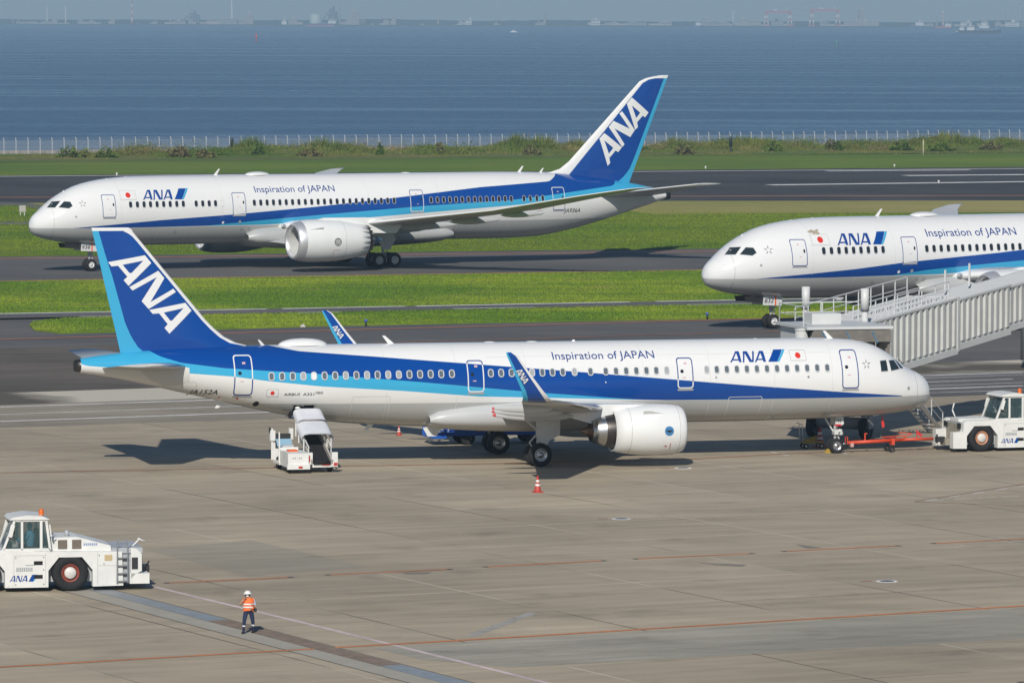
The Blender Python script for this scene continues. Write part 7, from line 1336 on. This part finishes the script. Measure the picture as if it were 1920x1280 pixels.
# wind turbine
t = thing('wind_turbine', 'pale wind turbine with raised blades across the bay', 'wind turbine', (fx_(1372, FARY + 30), FARY + 30, SEA_Z + 2)); b = MB(); b.tube((0, 0, 0), (0, 0, 23.5), 1.5, .9, n=14); b.build('tower', FW, t); b = MB(); b.tube((0, -1.5, 24), (0, 2.5, 24), 1.0, n=12); b.sphere((0, -1.6, 24), 1.0, 10); b.build('nacelle', FW, t)
for a in (125, 55, -90):
    b = MB(); ca_, sa_ = math.cos(R(a)), math.sin(R(a)); L_ = 8.5; p = lambda r, w_: (ca_ * r - sa_ * w_, -1.9, 24 + sa_ * r + ca_ * w_); q = lambda r, w_: (ca_ * r - sa_ * w_, -1.6, 24 + sa_ * r + ca_ * w_); b.add([p(.5, -.4), p(2, -.7), p(L_, -.12), p(L_, .1), p(2, .4), p(.5, .4), q(.5, -.4), q(2, -.7), q(L_, -.12), q(L_, .1), q(2, .4), q(.5, .4)], [(0, 1, 2, 3, 4, 5), (11, 10, 9, 8, 7, 6)] + [(i, (i + 1) % 6, 6 + (i + 1) % 6, 6 + i) for i in range(6)]); b.build('blade', FW, t)
# dark steelworks and conveyor, tank
def works(u, w, h, label, dy=200):
    k = (FARY + dy) / FPX; t = thing('steelworks', label, 'factory', (fx_(u, FARY + dy), FARY + dy, SEA_Z + 3)); w, h = w * k, h * k
    for x, ww, hh in ((-.35, .2, .55), (-.12, .22, .85), (.1, .16, 1.0), (.3, .26, .7)): b = MB(); b.box(w * x, w * (x + ww), 0, 12, 0, h * hh); b.build('tower_block', FD, t)
    b = MB(); b.bar((-w * .9, 4, h * .2), (-w * .1, 4, h * .85), 2.2); b.build('conveyor', FD, t); b = MB(); b.bar((w * .15, 4, h * .9), (-w * .5, 4, h * 1.35), .8); b.build('jib', FD, t)
works(361, 22, 24, 'dark blue-grey steelworks left of centre-left on the far shore'); works(621, 20, 34, 'dark blue-grey steelworks behind the long freighter')
t = thing('storage_tank', 'pale green round tank behind the long freighter', 'tank', (fx_(590, FARY + 120), FARY + 120, SEA_Z + 3)); b = MB(); b.lathe([(0, 11), (17, 11), (19.5, 6), (20, .01)], (0, 0, 0), 'z', 32); b.build('shell', GREENTANK, t); b = MB(); b.box(11, 12.5, -1, 1, 0, 14); b.build('stair_tower', CON, t)
# ships
def ship(u, v, Lpx, hull_h, house, label, hullm, boot=None, heading=1, bulwark=None, y=None):
    p = ground(u, v, SEA_Z) if y is None else np.array([fx_(u, y), y]); k = p[1] / FPX; L_ = Lpx * k; H = hull_h * k; t = thing('ship', label, 'ship', (p[0], p[1], SEA_Z)); s_ = heading; b = MB(); B = L_ * .09
    sec = [(-.5, .55, .25), (-.46, .9, 0), (-.3, 1, 0), (.3, 1, 0), (.42, .75, .05), (.5, .06, .35)]; vs = []
    for x, wy, rise in sec: vs += [(s_ * L_ * x * .985, -B * wy * .8, -.3), (s_ * L_ * x, -B * wy, H * (1 + rise)), (s_ * L_ * x, B * wy, H * (1 + rise)), (s_ * L_ * x * .985, B * wy * .8, -.3)]
    n = len(sec); b.add(vs, [(i * 4 + j, (i + 1) * 4 + j, (i + 1) * 4 + j + 1, i * 4 + j + 1) for i in range(n - 1) for j in range(3)] + [(0, 1, 2, 3), (n * 4 - 1, n * 4 - 2, n * 4 - 3, n * 4 - 4)]); b.build('hull', hullm, t)
    if boot: b = MB(); b.box(-L_ * .44, L_ * .44, -B - .15, B + .15, -.2, H * .38); b.build('boot_topping', boot, t)
    hx, hw, hh = house; hw, hh = hw * k, hh * k; hx = s_ * hx * L_; b = MB(); b.box(hx - hw / 2, hx + hw / 2, -B * .8, B * .8, H * .9, H + hh * .7); b.build('deckhouse', FW, t); b = MB(); b.box(hx - hw * .42, hx + hw * .42, -B * .95, B * .95, H + hh * .7, H + hh); br = b.build('bridge', FW, t); b = MB(); b.box(hx - hw * .43, hx + hw * .43, -B * .97, -B * .94, H + hh * .78, H + hh * .92); b.build('window_band', GL, br)
    b = MB(); b.box(hx - s_ * hw * .3 - hw * .12, hx - s_ * hw * .3 + hw * .12, -B * .2, B * .2, H + hh, H + hh * 1.35); b.build('funnel', FD, t); b = MB(); b.bar((hx, 0, H + hh), (hx, 0, H + hh * 1.7), max(.25, .5 * k)); b.bar((s_ * L_ * .38, 0, H), (s_ * L_ * .38, 0, H + hh * .7), max(.25, .4 * k)); b.build('mast', FW, t)
    if L_ > 25:
        for q in (-.05, .12, .27): b = MB(); b.box(s_ * L_ * q - L_ * .06, s_ * L_ * q + L_ * .06, -B * .6, B * .6, H * .9, H * 1.2); b.build('hatch_cover', CON, t)
    return t
NAVYH = mat('hull_navy', (.05, .085, .16), .5); DRKH = mat('hull_dark', (.04, .05, .06), .5); REDH = mat('hull_red', (.45, .12, .11), .5); WH = mat('hull_white', (.72, .72, .70), .5)
ship(599, 49.3, 62, 5, (.36, 14, 8), 'long blue-hulled freighter with red waterline and white stern house', NAVYH, REDH, -1 if False else 1, y=9900); ship(523, 47.8, 30, 3, (.30, 9, 9), 'small dark freighter with white house left of the long freighter', DRKH, None, 1, y=9950); ship(1711, 53.5, 35, 5, (.28, 15, 8), 'dark blue-hulled ship with big white stern house', NAVYH, None, 1, y=9750); ship(1834, 60, 80, 5.5, (-.22, 14, 9), 'long dark tanker low in the water at the right', DRKH, None, 1, y=7450); ship(1800, 57.8, 24, 3, (0, 9, 7), 'small grey vessel passing behind the dark tanker', CON, None, 1, y=7900); ship(1765, 53, 32, 3, (.28, 11, 6), 'red-hulled ship with white house behind the tanker', REDH, None, 1, y=9950); ship(1842, 53.6, 20, 3.5, (0, 10, 8), 'white ship with tall house right of the red-hulled one', WH, None, 1, y=9980); ship(1297, 51.5, 32, 3.5, (.30, 10, 6), 'blue-grey ship with white house left of the wind turbine', NAVYH, None, 1, y=9950)
for u, v, Lp, lab in ((178, 43.5, 6, 'tiny white boat far left below the shore'), (258, 46, 4, 'very small white dot of a boat right of the far-left boat'), (698, 47, 9, 'small white boat with mast right of the pinkish tower block'), (791, 47.8, 10, 'small white boat left of the white cube building'), (962, 61, 14, 'white motor boat with wake in the middle of the bay'), (1052, 49.5, 5, 'tiny white boat right of the short chimneys')):
    ship(u, v, Lp, 1.6, (0.05, Lp * .45, 2.2), lab, WH, None, -1, y=(22.4 + 6) * FPX / max(v - 22 - (u - 960) * .003, 27.9))
p = ground(975, 61.6, SEA_Z); b = MB(); b.add([(0, -1.2, .06), (26, -2.5, .05), (26, 2.5, .05), (0, 1.2, .06)], [(0, 1, 2, 3)]); o = b.build('boat_wake', mat('foam', (.7, .72, .74), .6)); o.location = (p[0] - 8, p[1], SEA_Z); tag(o, 'white foam wake trailing the motor boat in the bay', 'wake')
# navigation beacons
def beacon(u, v, hpx, label, m_):
    p = ground(u, v, SEA_Z); k = p[1] / FPX; h = hpx * k; t = thing('navigation_beacon', label, 'beacon', (p[0], p[1], SEA_Z)); b = MB(); b.tube((0, 0, -.5), (0, 0, h * .15), h * .06, n=12); b.build('pile', FD, t); b = MB(); b.lathe([(h * .15, h * .07), (h * .5, h * .05), (h * .55, h * .12), (h * .68, h * .12), (h * .7, h * .05), (h * .92, h * .03), (h, .01)], (0, 0, 0), 'z', 14); b.build('lantern_tower', m_, t); b = MB(); b.lathe([(h * .55, h * .14), (h * .57, h * .14), (h * .57, .01)], (0, 0, 0), 'z', 14); b.build('gallery', m_, t)
beacon(480.5, 80.5, 19, 'red lighted beacon standing in the bay at left', mat('beacon_red', (.6, .07, .06), .5)); beacon(1568.5, 91, 18, 'green lighted beacon standing in the bay at right', mat('beacon_green', (.05, .25, .16), .5))

# ---- the air itself
m = bpy.data.materials.new('sea_haze'); m.use_nodes = True; N = m.node_tree.nodes; L = m.node_tree.links; N.clear(); vo = N.new('ShaderNodeVolumePrincipled'); vo.inputs['Color'].default_value = (.54, .79, 1.0, 1); vo.inputs['Density'].default_value = HAZE_D; vo.inputs['Anisotropy'].default_value = 0.0; out = N.new('ShaderNodeOutputMaterial'); L.new(vo.outputs[0], out.inputs['Volume'])
b = MB(); b.box(-6000, 6000, -1200, 16000, -9, 110); hz = b.build('haze', m); tag(hz, kind='stuff')
